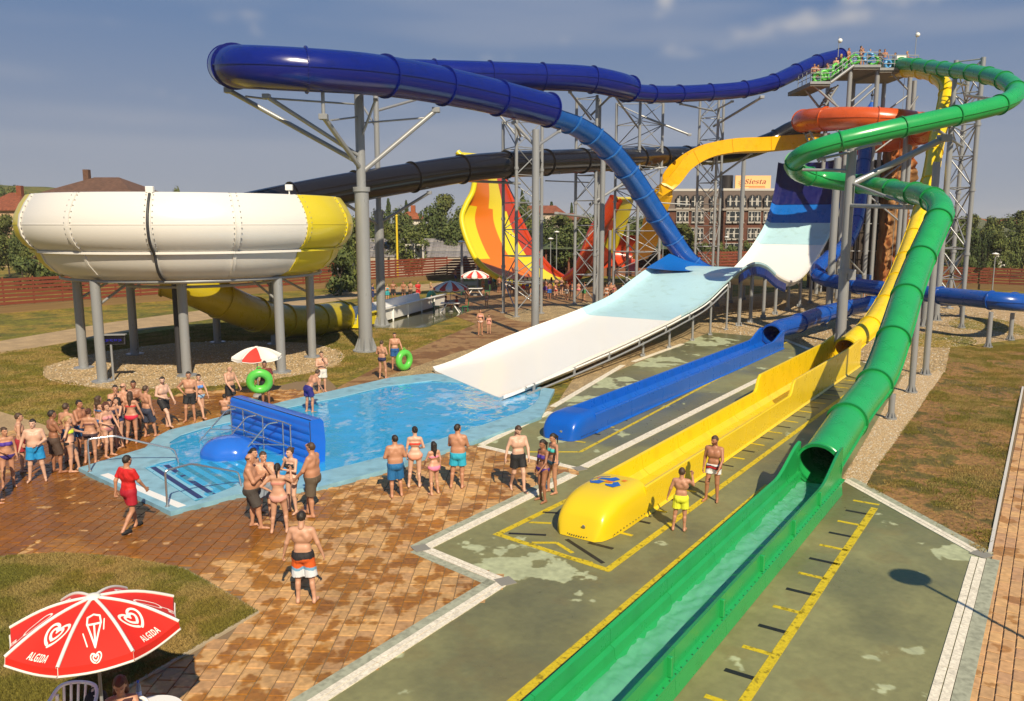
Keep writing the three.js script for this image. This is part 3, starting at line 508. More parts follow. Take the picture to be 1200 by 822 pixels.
tubeSlide('raft_tube_slide', 'long black enclosed raft tube running to the white bowl', [[958, 146, 89], [930, 152, 89], [905, 165, 89], [870, 177, 88], [830, 182, 85], [780, 184, 79.5], [720, 187, 72], [650, 190, 66], [560, 196, 60], [470, 210, 55], [380, 226, 51], [300, 243, 48], [262, 252, 46.5]], 0.95, BLACK, { secLen: 4.6, fh: 0.1, seam: [0, Math.PI] });
// orange coil on the tower
{
  const c0 = P(1012, 140, 76), pts = []; for (let i = 0; i <= 40; i++) { const a = -1.2 - i / 40 * 6.6; pts.push(V3(c0.x + 5.1 * Math.cos(a), 16.9 - 2.6 * i / 40, c0.z + 5.4 * Math.sin(a))); }
  tubeSlide('tube_slide', 'orange tube slide coiled round the upper tower', new THREE.CatmullRomCurve3(pts), 0.95, ORANGE, { secLen: 4.6, fh: 0.09 });
}
// open bright blue half pipe carrying on from the dark blue raft tube
const halfProf = (r, th, a0, a1, lip) => { const p = []; for (let i = 0; i <= 16; i++) { const a = a0 + (a1 - a0) * i / 16; p.push([r * Math.cos(a), r * Math.sin(a)]); } p.push([p[p.length - 1][0] + lip * Math.sign(p[p.length - 1][0]), p[p.length - 1][1]]); const q = []; for (let i = 16; i >= 0; i--) { const a = a0 + (a1 - a0) * i / 16; q.push([(r + th) * Math.cos(a), (r + th) * Math.sin(a) - 0.02]); } p.push(...q, [p[0][0] + lip * Math.sign(p[0][0]), p[0][1]]); return p; };
{
  const curve = curveOf([[640, 128, 52.9], [672, 140, 54.8], [706, 163, 57], [738, 199, 59], [766, 240, 60.5], [790, 276, 61.6], [812, 302, 62.3], [838, 316, 63]]);
  const o = thing('half_pipe_slide', 'bright blue open half pipe dropping onto the broad slide', 'water slide', curve.getPointAt(1).clone().setY(0)), n = 9;
  for (let i = 0; i < n; i++) { part('trough_section', sweep(curve, halfProf(0.9, 0.05, Math.PI * 1.02, Math.PI * 1.98, 0.1), i / n + 0.0005, (i + 1) / n - 0.0005, 8), BLUE, o); part('rib', sweep(curve, halfProf(0.955, 0.09, Math.PI * 1.0, Math.PI * 2.0, 0.1), (i + 1) / n - 0.0025, Math.min(1, (i + 1) / n + 0.0025), 1), gloss(lin(0.03, 0.16, 0.5)), o); }
}
// open yellow flume behind, from the tower to the far half pipe
{
  const curve = curveOf([[965, 166, 83], [930, 168, 80.5], [895, 171, 79.5], [855, 173, 79], [825, 180, 78.5], [800, 196, 78], [781, 222, 77.5], [768, 252, 79], [760, 282, 82], [750, 298, 86]]), prof = [[-0.7, 0.75], [-0.8, 0.75], [-0.8, -0.5], [-0.45, -0.6], [0.45, -0.6], [0.8, -0.5], [0.8, 0.75], [0.7, 0.75], [0.7, -0.4], [-0.7, -0.4]];
  const o = thing('open_flume', 'high yellow open flume running behind the lattice towers', 'water slide', curve.getPointAt(1).clone().setY(0)), n = 8; for (let i = 0; i < n; i++) part('trough_section', sweep(curve, prof, i / n + 0.0006, (i + 1) / n - 0.0006, 6), gloss(lin(0.78, 0.42, 0.005)), o);
}
// ---- the broad up-and-back slide
const SH0 = V3(0.17, 0, -32.5), SHW = 6.5;
const shProf = [[-3, 0.12], [0, 0.16], [4, 0.34], [8.5, 0.62], [13, 1.0], [17, 1.4], [21.1, 1.95], [24.5, 2.85], [27.1, 3.5], [30.2, 3.9], [33, 3.6], [36.5, 2.6], [40.4, 2.0], [43.5, 2.25], [46.9, 3.2], [50.8, 4.8], [54.3, 6.9], [56.6, 9.9], [57.6, 13]];
const shCurve = new THREE.CatmullRomCurve3(shProf.map(([t, h]) => V3(t, h, 0)), false, 'centripetal');
function sheet(t0, t1, steps, off = 0, f0 = 0, f1 = 1, nw = 22, th = 0.14) {      // t in metres along, off = height above the running surface
  const tMin = shProf[0][0], pos = [], idx = [], uv = [], lut = sheet.lut || (sheet.lut = shCurve.getPoints(900)), rows = [];
  const at = t => { let lo = 0, hi = lut.length - 1; while (hi - lo > 1) { const m = (lo + hi) >> 1; if (lut[m].x <= t) lo = m; else hi = m; } const k = (t - lut[lo].x) / (lut[hi].x - lut[lo].x + 1e-9), y = mix(lut[lo].y, lut[hi].y, k), dx = lut[hi].x - lut[lo].x, dy = lut[hi].y - lut[lo].y, l = Math.hypot(dx, dy); return [y, -dy / l, dx / l]; };
  for (let i = 0; i <= steps; i++) {
    const t = mix(t0, t1, i / steps), [y, nx, ny] = at(t), row = [], lipH = mix(0.16, 0.42, sstep(-1, 7, t));
    const cross = []; for (let k = 0; k <= nw; k++) { const f = mix(f0, f1, k / nw), e = Math.max(0, Math.abs(f - 0.5) * 2 - 0.86) / 0.14; cross.push([f, off + lipH * e * e]); }
    const under = cross.slice().reverse().map(([f, h]) => [f, h - th]);
    for (const [f, h] of cross.concat(under)) { const s = (f - 1) * SHW, sk = t < 12 ? (1 - f) * 3.6 * sstep(12, -2, t) : 0, tt = t + nx * h + sk; const p = SH0.clone().addScaledVector(UDIR, tt).addScaledVector(VDIR, s); row.push(pos.length / 3); pos.push(p.x, y + ny * h, p.z); uv.push(s, t); }
    rows.push(row);
  }
  const m = rows[0].length; for (let i = 0; i < steps; i++) for (let k = 0; k < m; k++) { const a = rows[i][k], b = rows[i][(k + 1) % m], c = rows[i + 1][k], d = rows[i + 1][(k + 1) % m]; idx.push(a, c, b, b, c, d); }
  for (const r of [rows[0], rows[steps]]) for (let k = 0; k < nw; k++) idx.push(r[k], r[k + 1], r[m - 1 - k], r[k + 1], r[m - 2 - k], r[m - 1 - k]);
  return toCreasedNormals(fromArrays(pos, idx, uv), 0.5);
}
const shAt = (t, f, up = 0) => { const lut = sheet.lut; let i = lut.findIndex(p => p.x >= t); if (i < 1) i = 1; const p = SH0.clone().addScaledVector(UDIR, t).addScaledVector(VDIR, (f - 1) * SHW); p.y = lut[i].y + up; return p; };
{
  const o = thing('broad_wave_slide', 'broad white and pale blue slide with a steep end wall running into the pool', 'water slide', SH0.clone());
  part('runout', sheet(-0.9, 17.2, 40), WHITE, o);
  part('middle_deck', sheet(17.22, 29, 26), PALE, o);
  part('crest', sheet(29.02, 35.5, 20), PALE, o);
  part('trough', sheet(35.52, 51.2, 30), WHITE, o);
  part('wall_band', sheet(51.22, 54.4, 10), PALE, o).userData.label = 'pale blue band of the end wall';
  part('wall_band', sheet(54.42, 55.9, 10), gloss(lin(0.006, 0.13, 0.5)), o).userData.label = 'bright blue band of the end wall';
  const tg = sheet(55.92, 57.55, 40, 0.0), tp = tg.attributes.position; for (let i = 0; i < tp.count; i++) { const x = tp.getX(i), y = tp.getY(i), z = tp.getZ(i), d = 0.12 * (Math.abs(fbm(x * 0.9 + z, y * 0.55, 4, 131) - 0.5) * 2); tp.setX(i, x - UDIR.x * d); tp.setZ(i, z - UDIR.z * d); } tg.computeVertexNormals();
  part('tarpaulin', tg, TARP, o).userData.label = 'creased navy tarpaulin over the top of the end wall';
  // blue side beam under the hump
  part('side_beam', [sheet(27.2, 38.5, 24, -0.34, 0.985, 1.0, 2, 0.5)], gloss(lin(0.005, 0.035, 0.22)), o);
  // steel edge rail
  const rail = []; for (let t = 0.6; t <= 25; t += 1) rail.push(shAt(t, 1.012, 0.2)); part('edge_rail', tubeOf(rail, 0.045, 90, 8), whitePlastic, o);
  const rail2 = rail.map(p => p.clone().add(V3(0.02, -0.3, 0))); part('edge_rail', tubeOf(rail2, 0.05, 90, 8), galv, o);
  for (let t = 1.2; t < 25; t += 3.4) part('bracket', rbox(0.09, 0.4, 0.12, 0.02, shAt(t, 1.014).x, shAt(t, 1.02, 0.06).y, shAt(t, 1.014).z, -0.59), galv, o);
  // entry lip where the half pipe lands
  const a = shAt(26.2, 0.02, 0.35), b = shAt(30.5, 0.0, 0.6), c = shAt(33.5, 0.5, 0.1), d = shAt(27.5, 0.44, 0.12), pos = [], idx = []; for (let i = 0; i <= 8; i++) for (let k = 0; k <= 8; k++) { const u = i / 8, v = k / 8, p = a.clone().lerp(b, u).lerp(d.clone().lerp(c, u), v); p.y += 0.25 * Math.pow(1 - v, 2); pos.push(p.x, p.y, p.z); } for (let i = 0; i < 8; i++) for (let k = 0; k < 8; k++) { const q = i * 9 + k; idx.push(q, q + 1, q + 9, q + 1, q + 10, q + 9); }
  part('landing_lip', fromArrays(pos, idx), gloss(lin(0.006, 0.14, 0.52)), o);
}
function post(base, topY, r, label, group, { plate = true, collar = 0, cat = 'post' } = {}) {
  const t = thing('support_post', label, cat, base.clone(), group), b = base.clone(), h = V3(b.x, topY, b.z);
  part('shaft', cyl(b, h, r, r, 16), galv, t);
  if (plate) part('base_plate', [rbox(r * 3.4, 0.04, r * 3.4, 0.01, b.x, 0.05, b.z), ...[0, 1, 2, 3].map(k => { const g = new THREE.BoxGeometry(0.015, r * 1.6, r * 1.3); g.translate(0, r * 0.8 + 0.05, r * 1.4); g.rotateY(k * Math.PI / 2 + 0.4); g.translate(b.x, 0, b.z); return g; })], galv, t);
  if (collar) part('collar', cyl(V3(b.x, collar - 0.08, b.z), V3(b.x, collar + 0.08, b.z), r * 1.35, r * 1.35, 16), galv, t);
  return t;
}
const ORD = ['first', 'second', 'third', 'fourth', 'fifth', 'sixth', 'seventh', 'eighth', 'ninth', 'tenth', 'eleventh', 'twelfth', 'thirteenth'];
for (const f of [0.97, 0.06]) { let k = 0; for (const t of [9, 12.5, 16, 19.5, 22.5, 25.5, 28, 30.5, 33.5, 36.5, 40, 43.5, 47]) {
  const p = shAt(t, f); if (p.y < 0.75) continue; post(V3(p.x, 0, p.z), p.y - 0.16, t > 26 ? 0.13 : 0.07, `${t > 26 ? 'thick' : 'thin'} grey post, ${ORD[k++]} from the pool under the ${f > 0.9 ? 'railed edge' : 'lawn side edge'} of the broad slide`, 'posts under the broad slide');
} }
// stiff frame behind the end wall
{ const t = thing('wall_frame', 'steel frame holding up the steep end wall', 'frame', shAt(58, 0.5).setY(0)); for (const f of [0.05, 0.35, 0.65, 0.97]) { const b = shAt(59.5, f).setY(0), top = V3(shAt(57.9, f).x, 12.6, shAt(57.9, f).z); part('strut', cyl(b, V3(b.x, 11.5, b.z), 0.12), galv, t); part('strut', cyl(V3(b.x, 11.4, b.z), top, 0.08), galv, t); part('strut', cyl(V3(b.x, 0.5, b.z), shAt(49, f, -0.15), 0.1), galv, t); } }

// ---- straight open flumes with water
const flumeWater = new THREE.MeshPhysicalMaterial({ color: lin(0.28, 0.8, 0.58), roughness: 0.03, transmission: 0.62, thickness: 0, ior: 1.33, side: THREE.DoubleSide });
function waterRibbon(curve, half, y, t0, t1, n, amp, sd) {
  const pos = [], idx = [], m = 14; for (let i = 0; i <= n; i++) { const t = mix(t0, t1, i / n), f = frameAt(curve, t); for (let k = 0; k <= m; k++) { const s = mix(-half, half, k / m), h = amp * (fbm(s * 9 + sd, t * curve.getLength() * 3.4 + s * 2.5, 4, 141) - 0.5) * 2; const p = f.p.clone().addScaledVector(f.s, s).addScaledVector(f.u, y + h); pos.push(p.x, p.y, p.z); } }
  for (let i = 0; i < n; i++) for (let k = 0; k < m; k++) { const a = i * (m + 1) + k; idx.push(a, a + 1, a + m + 1, a + 1, a + m + 2, a + m + 1); } return fromArrays(pos, idx);
}
{ // green flume
  const len = 20, W = 1.1, cf = eG(0.12), cn = cf.clone().addScaledVector(UDIR, -len), curve = new THREE.LineCurve3(cn.setY(0.04), cf.setY(0.04));
  const o = thing('open_flume', 'green straight run-out flume with flowing water and ribbed side', 'water slide', cf.clone().setY(0)), h = W / 2, H = 0.76;
  const prof = [[-h + 0.05, H], [-h + 0.05, 0.5], [-h + 0.12, 0.46], [-h + 0.14, 0.3], [-h + 0.28, 0.2], [h - 0.28, 0.2], [h - 0.14, 0.3], [h - 0.12, 0.46], [h - 0.05, 0.5], [h - 0.05, H], [h + 0.02, H + 0.02], [h + 0.02, 0.44], [h + 0.11, 0.42], [h + 0.11, 0.39], [h + 0.03, 0.37], [h + 0.07, 0], [-h - 0.07, 0], [-h - 0.03, 0.37], [-h - 0.02, H + 0.02]];
  const n = 9; for (let i = 0; i < n; i++) {
    const a = i / n + 0.0003, b = (i + 1) / n - 0.0003; part('trough_section', sweep(curve, i === n - 1 ? tt => { const rise = 0.5 * sstep(a, 1, tt); return prof.map(([x, y]) => [x, y > 0.7 ? y + rise : y]); } : prof, a, b, i === n - 1 ? 10 : 2, { crease: 0.4 }), GREEN, o);
    const f = frameAt(curve, (i + 1) / n - 0.012), q = f.p.clone().addScaledVector(VDIR, h + 0.05); if (i < n - 1) part('rib', rbox(0.08, 0.32, 0.07, 0.015, q.x, 0.04 + 0.6, q.z, -0.59), GREEN, o);
    const bl = []; for (let k = 0; k < 10; k++) { const w = frameAt(curve, (i + (k + 0.5) / 10) / n), p = w.p.clone().addScaledVector(VDIR, h + 0.09); bl.push(cyl(V3(p.x, 0.45, p.z), V3(p.x, 0.48, p.z), 0.013, 0.013, 6)); } part('bolt_row', bl, mat(lin(0.02, 0.12, 0.05), 0.5), o).userData.kind = 'stuff';
  }
  mouth(o, greenTube.curve, UDIR, GREEN, h + 0.02, 0.04);
  part('flowing_water', waterRibbon(curve, h - 0.16, 0.27, 0.0, 0.985, 700, 0.045, 3), flumeWater, o);
}
function mouth(o, tube, dir, m, h, y0) {      // round collar and end plate where a tube opens into its flume
  const c = tube.getPointAt(1), pos = [], idx = [], R = 40, up = V3(0, 1, 0); for (let i = 0; i <= R; i++) { const a = i / R * 6.2832, cs = Math.cos(a), sn = Math.sin(a); for (const [r, z] of [[OD - 0.012, -0.1], [OD + 0.05, -0.1], [OD + 0.05, 0.02], [h + 0.03, 0.04]]) { const p = c.clone().addScaledVector(VDIR, cs * r).addScaledVector(up, sn < -0.2 ? Math.max(sn * r, y0 - c.y + 0.02) : sn * r).addScaledVector(dir, z); pos.push(p.x, p.y, p.z); } if (i < R) for (let k = 0; k < 3; k++) { const q = i * 4 + k; idx.push(q, q + 1, q + 4, q + 1, q + 5, q + 4); } }
  part('mouth_collar', toCreasedNormals(fromArrays(pos, idx), 0.6), m, o);
}
function capFlume(name, label, R0, len, W, H, m, capLen, tall, waterAmp) {
  const cn = R0.clone().addScaledVector(VDIR, -W / 2).setY(0.04), cf = cn.clone().addScaledVector(UDIR, len), curve = new THREE.LineCurve3(cn, cf), o = thing(name, label, 'water slide', cn.clone().setY(0)), h = W / 2;
  const prof = (HL, HR) => [[-h + 0.06, HL], [-h + 0.12, 0.34], [-h + 0.3, 0.2], [h - 0.3, 0.2], [h - 0.12, 0.34], [h - 0.06, HR], [h + 0.01, HR + 0.02], [h + 0.05, HR], [h + 0.04, 0.06], [h + 0.1, 0.0], [-h - 0.1, 0.0], [-h - 0.04, 0.06], [-h - 0.05, HL], [-h - 0.01, HL + 0.02]];
  const n = Math.round(len / 2.8), c0 = capLen / len; for (let i = 0; i < n; i++) { const a = c0 + (1 - c0) * i / n, b = c0 + (1 - c0) * (i + 1) / n, mid = (a + b) / 2 * len; const rise = tt => tall ? 0.5 * sstep(tall / len, (tall + 0.5) / len, tt) + 0.12 * sstep(0.9, 1, tt) : 0.42 * sstep(1 - 2.2 / len, 1, tt); part('trough_section', sweep(curve, tt => prof(H + rise(tt) * 1.15, H + rise(tt)), a + 0.0004, b - 0.0004, 12, { crease: 0.4 }), m, o); }
  // rounded closed nose
  const pos = [], idx = [], NU = 18, NV = 26; for (let i = 0; i <= NU; i++) { const u = i / NU, x = -0.25 + u * (capLen + 0.3), e = Math.min(1, (x + 0.25) / (capLen * 0.75)), hh = (H + 0.16) * Math.pow(1 - Math.pow(1 - e, 2.6), 1 / 2.3), ww = (h + 0.07) * (0.62 + 0.38 * Math.pow(1 - Math.pow(1 - e, 2.4), 1 / 2.2)); for (let k = 0; k <= NV; k++) { const a = Math.PI * (k / NV), ca = Math.cos(a), sa = Math.sin(a), q = 0.42, s = Math.sign(ca) * Math.pow(Math.abs(ca), q) * ww, y = Math.pow(sa, q) * hh; const p = cn.clone().addScaledVector(UDIR, x).addScaledVector(VDIR, s); pos.push(p.x, 0.04 + y, p.z); } }
  for (let i = 0; i < NU; i++) for (let k = 0; k < NV; k++) { const a = i * (NV + 1) + k; idx.push(a, a + 1, a + NV + 1, a + 1, a + NV + 2, a + NV + 1); }
  part('rounded_nose', fromArrays(pos, idx), m, o);
  const bl = []; for (let k = 0; k < 15; k++) { const s = mix(-h, h, k / 14), e = cn.clone().addScaledVector(UDIR, -0.26 + 0.28 * Math.pow(Math.abs(s / h), 4)).addScaledVector(VDIR, s * 0.66); bl.push(new THREE.SphereGeometry(0.016, 6, 4).translate(e.x, 0.1, e.z)); }
  for (let k = 0; k < 12; k++) { const e = cn.clone().addScaledVector(UDIR, 0.2 + k * capLen / 12).addScaledVector(VDIR, h + 0.075); bl.push(new THREE.SphereGeometry(0.016, 6, 4).translate(e.x, 0.14, e.z)); }
  part('bolt_row', bl, darkMetal, o).userData.kind = 'stuff';
  { const e = cn.clone().addScaledVector(UDIR, -0.2).addScaledVector(VDIR, 0.15); part('drain_plug', cyl(V3(e.x - UDIR.x * 0.02, 0.32, e.z - UDIR.z * 0.02), V3(e.x, 0.33, e.z), 0.045, 0.045, 12), steel, o); }
  // seam rib where the nose is bolted on
  part('joint_rib', sweep(curve, prof(H, H).map(([x, y]) => [x * 1.02, y * 1.01]), c0 - 0.001, c0 + 0.003, 1), m, o);
  if (waterAmp) part('flowing_water', waterRibbon(curve, h - 0.2, 0.27, c0, 0.98, 320, waterAmp, 7), flumeWater, o);
  return { o, cn, cf, curve, h };
}
const yf = (() => { const a = G(712, 636), far = eY(0.12), len = far.clone().sub(axY).dot(UDIR); return capFlume('open_flume', 'yellow straight run-out flume with rounded nose and blue emblem', a, len, 1.3, 0.72, YEL, 1.9, len - 12.5, 0); })();
mouth(yf.o, yellowTube.curve, UDIR, YEL, 0.62, 0.04);
const bf = (() => { const a = G(676, 518), far = eB(0.12), len = far.clone().sub(axB).dot(UDIR); return capFlume('open_flume', 'blue straight run-out flume with rounded nose beside the pool', a, len, 1.25, 0.62, gloss(lin(0.005, 0.10, 0.5)), 1.2, 0, 0); })();
mouth(bf.o, blueTube.curve, UDIR, MIDBLUE, 0.6, 0.04);
// blue and orange printed emblem on the yellow nose
{
  const S = 256, cv = document.createElement('canvas'); cv.width = cv.height = S; const c = cv.getContext('2d'); c.clearRect(0, 0, S, S);
  c.fillStyle = '#2560b4'; c.lineWidth = 10; c.strokeStyle = '#2560b4';
  const blob = p => { c.beginPath(); c.moveTo(...p[0]); for (let i = 1; i < p.length; i++) c.lineTo(...p[i]); c.closePath(); c.fill(); };
  blob([[20, 60], [90, 40], [150, 80], [120, 100], [80, 90], [60, 130], [30, 110]]); blob([[130, 110], [210, 90], [240, 130], [200, 150], [180, 200], [130, 210], [150, 160]]); blob([[40, 160], [110, 150], [120, 190], [70, 230], [30, 210]]);
  c.fillStyle = '#e07a18'; blob([[100, 110], [140, 100], [130, 150], [95, 150]]); blob([[180, 50], [220, 45], [215, 70], [185, 75]]); blob([[150, 215], [190, 210], [180, 235]]);
  c.beginPath(); c.arc(125, 130, 112, 0.3, 2.2); c.stroke();
  const t = new THREE.CanvasTexture(cv); t.colorSpace = THREE.SRGBColorSpace;
  const pos = [], uv = [], idx = [], N = 8; for (let i = 0; i <= N; i++) for (let k = 0; k <= N; k++) { const u = i / N, v = k / N, p = yf.cn.clone().addScaledVector(UDIR, 0.95 + u * 0.85).addScaledVector(VDIR, mix(-0.55, 0.5, v)); const s = mix(-0.55, 0.5, v) / (yf.h + 0.07); const e = Math.min(1, (0.95 + u * 0.85 + 0.25) / (1.9 * 0.75)), hh = (0.72 + 0.16) * Math.pow(1 - Math.pow(1 - e, 2.6), 1 / 2.3); const ca = Math.pow(Math.abs(s), 1 / 0.42), y = Math.pow(Math.max(0, 1 - ca * ca), 0.21) * hh; pos.push(p.x, 0.052 + y, p.z); uv.push(u, v); }
  for (let i = 0; i < N; i++) for (let k = 0; k < N; k++) { const a = i * (N + 1) + k; idx.push(a, a + N + 1, a + 1, a + 1, a + N + 1, a + N + 2); }
  part('emblem_print', fromArrays(pos, idx, uv), new THREE.MeshStandardMaterial({ map: t, transparent: true, alphaTest: 0.5, roughness: 0.4, side: THREE.DoubleSide }), yf.o);
}
// ---------------------------------------------------------------- columns, lattice towers and arms
const topOf = (base, py) => { const d = -base.z, p = P(600, py, d); return p.y; };
function column(pbase, topPy, r0, r1, collarPy, label) {
  const b = G(...pbase), top = topOf(b, topPy), t = thing('support_pole', label, 'pole', b.clone(), 'tall steel columns under the slides');
  const cy = collarPy ? topOf(b, collarPy) : 0;
  part('base_flange', [cyl(V3(b.x, 0.02, b.z), V3(b.x, 0.09, b.z), r0 * 1.9, r0 * 1.9, 20), ...Array.from({ length: 8 }, (_, k) => { const g = new THREE.BoxGeometry(0.03, r0 * 1.8, r0 * 0.75); const p = g.attributes.position; for (let i = 0; i < p.count; i++) if (p.getY(i) > 0 && p.getZ(i) > 0) p.setZ(i, -r0 * 0.3); g.translate(0, 0.09 + r0 * 0.9, r0 * 1.35); g.rotateY(k * Math.PI / 4); g.translate(b.x, 0, b.z); return g; })], galv, t);
  if (cy) { part('shaft', cyl(V3(b.x, 0.05, b.z), V3(b.x, cy, b.z), r0, r0, 24), galv, t); part('collar', cyl(V3(b.x, cy - 0.12, b.z), V3(b.x, cy + 0.12, b.z), r0 * 1.2, r0 * 1.2, 24), galv, t); part('shaft', cyl(V3(b.x, cy, b.z), V3(b.x, top, b.z), r1, r1, 20), galv, t); }
  else part('shaft', cyl(V3(b.x, 0.05, b.z), V3(b.x, top, b.z), r0, r1, 24), galv, t);
  return { t, b, top, at: (px, py, d) => P(px, py, d) };
}
function arms(c, list) { for (const [a, e, r] of list) { const A = V3(c.b.x, topOf(c.b, a), c.b.z), B = P(...e); const am = part('arm', cyl(A, B, r, r, 10), galv, c.t); part('arm_head', rbox(r * 3.2, r * 2, r * 3.2, 0.02, B.x, B.y, B.z), galv, am); } }
const colA = column([428.8, 412], 108, 0.38, 0.25, 222, 'thick grey column with branching arms on the lawn beside the white bowl');
arms(colA, [[192, [268, 106, 43.5], 0.13], [184, [312, 113, 40.7], 0.11], [198, [379, 137, 41.2], 0.13], [203, [511, 129, 46.2], 0.13], [165, [440, 117, 44], 0.07]]);
part('arm', cyl(P(379, 137, 41.2), P(378, 108, 41.2), 0.09), galv, colA.t); part('arm', cyl(P(312, 115, 40.7), P(415, 122, 45), 0.05), galv, colA.t); part('arm', cyl(P(388, 141, 41.3), P(420, 137, 45), 0.05), galv, colA.t); part('arm', cyl(P(500, 138, 46), P(427, 144, 45), 0.05), galv, colA.t); part('arm', cyl(P(288, 113, 42), P(312, 116, 40.7), 0.05), galv, colA.t);
const colB = column([447, 382], 112, 0.31, 0.18, 249, 'grey column standing in the shade of its thicker neighbour by the wet pad');
arms(colB, [[262, [503, 226, 56.5], 0.1], [264, [400, 236, 51.8], 0.1], [130, [490, 116, 61], 0.09], [150, [420, 116, 59], 0.08]]);
const colC = column([627, 397], 152, 0.24, 0.22, 0, 'slim grey column on the gravel beside the white run-out');
arms(colC, [[172, [602, 144, 51], 0.09], [172, [655, 154, 53.6], 0.09]]);
const colD = column([703.7, 370], 178, 0.2, 0.19, 0, 'slim grey column under the bright blue half pipe');
const colE = column([984.5, 403], 168, 0.3, 0.27, 318, 'thick grey column carrying the sweeping green tube');
arms(colE, [[217, [1107, 162, 48], 0.19], [178, [962, 186, 46.5], 0.08], [176, [1030, 168, 45.9], 0.08], [200, [936, 199, 49], 0.09], [241, [1064, 243, 43.5], 0.12], [214, [1060, 238, 44], 0.07], [300, [1012, 322, 49], 0.06]]);
part('junction_box', rbox(0.45, 0.6, 0.3, 0.03, colE.b.x + 0.32, topOf(colE.b, 322), colE.b.z + 0.2), galv, colE.t);
const colF = column([971, 372], 185, 0.26, 0.26, 0, 'grey column partly hidden behind the thick green tube column');
const colG = column([1068, 461], 322, 0.13, 0.13, 0, 'thin post under the steep part of the green tube, closer to the pad'), colH = column([1084.5, 440], 272, 0.14, 0.14, 0, 'thin post under the bend of the green tube, farther from the pad');
const colI = column([1083, 383], 190, 0.26, 0.24, 0, 'stout grey column between the green tube and the lattice tower'), colJ = column([1097, 376], 160, 0.22, 0.2, 0, 'grey column standing close against the lattice tower');
column([1044, 492], 462, 0.11, 0.11, 0, 'short post at the foot of the green tube');
column([866, 326], 178, 0.26, 0.26, 0, 'grey column under the high yellow flume before the hotel');
for (const [x, y, t, l] of [[1158, 408, 366, 'short post under the outer bend of the low blue tube'], [1184, 399, 367, 'short post under the low blue tube by the grass patch'], [1127, 385, 356, 'short post under the low blue tube beside the beige path'], [965, 383, 372, 'short post under the low blue tube before its flume'], [1020, 384, 362, 'short post holding the returning low blue tube'], [994, 372, 338, 'post under the kink of the low blue tube']]) column([x, y], t, 0.13, 0.12, 0, l);
function lattice(pts, topPy, label, legR = 0.13, brR = 0.045, stepH = 2.1, capBars = true) {
  const b = pts.map(p => Array.isArray(p) ? G(...p) : p), c = b.reduce((s, p) => s.add(p), V3(0, 0, 0)).multiplyScalar(1 / b.length), top = topOf(c, topPy);
  const t = thing('lattice_tower', label, 'lattice tower', c.clone(), 'steel lattice towers'), n = Math.round(top / stepH);
  for (const p of b) { part('leg', cyl(V3(p.x, 0.03, p.z), V3(p.x, top, p.z), legR, legR, 10), galv, t); part('foot_plate', cyl(V3(p.x, 0.02, p.z), V3(p.x, 0.1, p.z), legR * 2.2, legR * 2.2, 12), galv, t); for (let k = 1; k < 4; k++) part('sleeve', cyl(V3(p.x, top * k / 4 - 0.1, p.z), V3(p.x, top * k / 4 + 0.1, p.z), legR * 1.35, legR * 1.35, 10), galv, t); }
  for (let k = 0; k < b.length; k++) { const A = b[k], B = b[(k + 1) % b.length]; for (let i = 0; i < n; i++) { const y0 = 0.5 + (top - 0.6) * i / n, y1 = 0.5 + (top - 0.6) * (i + 1) / n; part('brace', (i + k) % 2 ? cyl(V3(A.x, y0, A.z), V3(B.x, y1, B.z), brR, brR, 6) : cyl(V3(B.x, y0, B.z), V3(A.x, y1, A.z), brR, brR, 6), galv, t); part('tie', cyl(V3(A.x, y1, A.z), V3(B.x, y1, B.z), brR * 0.9, brR * 0.9, 6), galv, t); if (k === 0) part('brace', (i + k) % 2 ? cyl(V3(B.x, y0, B.z), V3(A.x, y1, A.z), brR * 0.8, brR * 0.8, 6) : cyl(V3(A.x, y0, A.z), V3(B.x, y1, B.z), brR * 0.8, brR * 0.8, 6), galv, t); } }
  return { t, b: c, top };
}
const tri = (a, bq) => { const A = G(...a), B = G(...bq), m = A.clone().lerp(B, 0.5), d = B.clone().sub(A), C = m.clone().add(V3(d.z, 0, -d.x).normalize().multiplyScalar(d.length() * 0.85)); if (C.z > m.z) C.sub(m).negate().add(m); return [A, B, C]; };
const L1 = lattice(tri([605, 372], [634, 368]), 140, 'lattice tower on the gravel before the orange and yellow half pipe');
const L2 = lattice(tri([673, 357], [696, 359]), 114, 'lattice tower beside the slim column of the bright blue half pipe');
const L3 = lattice(tri([745, 353], [771, 349]), 118, 'lattice tower crossing behind the bright blue half pipe');
const L4 = lattice(tri([813, 343], [834, 345]), 111, 'lattice tower standing before the hotel');
const L5 = lattice([G(1097, 369), G(1127, 371), G(1112, 362)], 74, 'tallest lattice tower, carrying the loop of green tube', 0.17, 0.055, 2.4);
arms(L1, [[215, [548, 212, 61.2], 0.1], [165, [575, 122, 64], 0.08], [160, [602, 139, 52.5], 0.09], [205, [655, 203, 66], 0.08]]);
arms(L2, [[240, [745, 206, 73], 0.12], [255, [652, 250, 66], 0.1], [140, [668, 108, 66.8], 0.09], [135, [715, 113, 68.5], 0.09], [214, [640, 212, 66], 0.05]]);
arms(L3, [[152, [720, 112, 68.6], 0.08], [135, [808, 158, 76], 0.1], [236, [808, 240, 76], 0.06], [200, [780, 196, 76.5], 0.06]]);
arms(L4, [[148, [893, 114, 78], 0.12], [130, [858, 119, 77.6], 0.09], [130, [798, 122, 75.6], 0.09], [213, [880, 180, 79.4], 0.1], [200, [838, 183, 79], 0.08], [216, [800, 180, 79], 0.05]]);
arms(L5, [[112, [1190, 120, 49.5], 0.11], [100, [1090, 90, 70], 0.1], [132, [1150, 134, 47.3], 0.1], [92, [1160, 96, 56], 0.09], [172, [1098, 152, 47], 0.09], [162, [1104, 140, 64.6], 0.07]]);

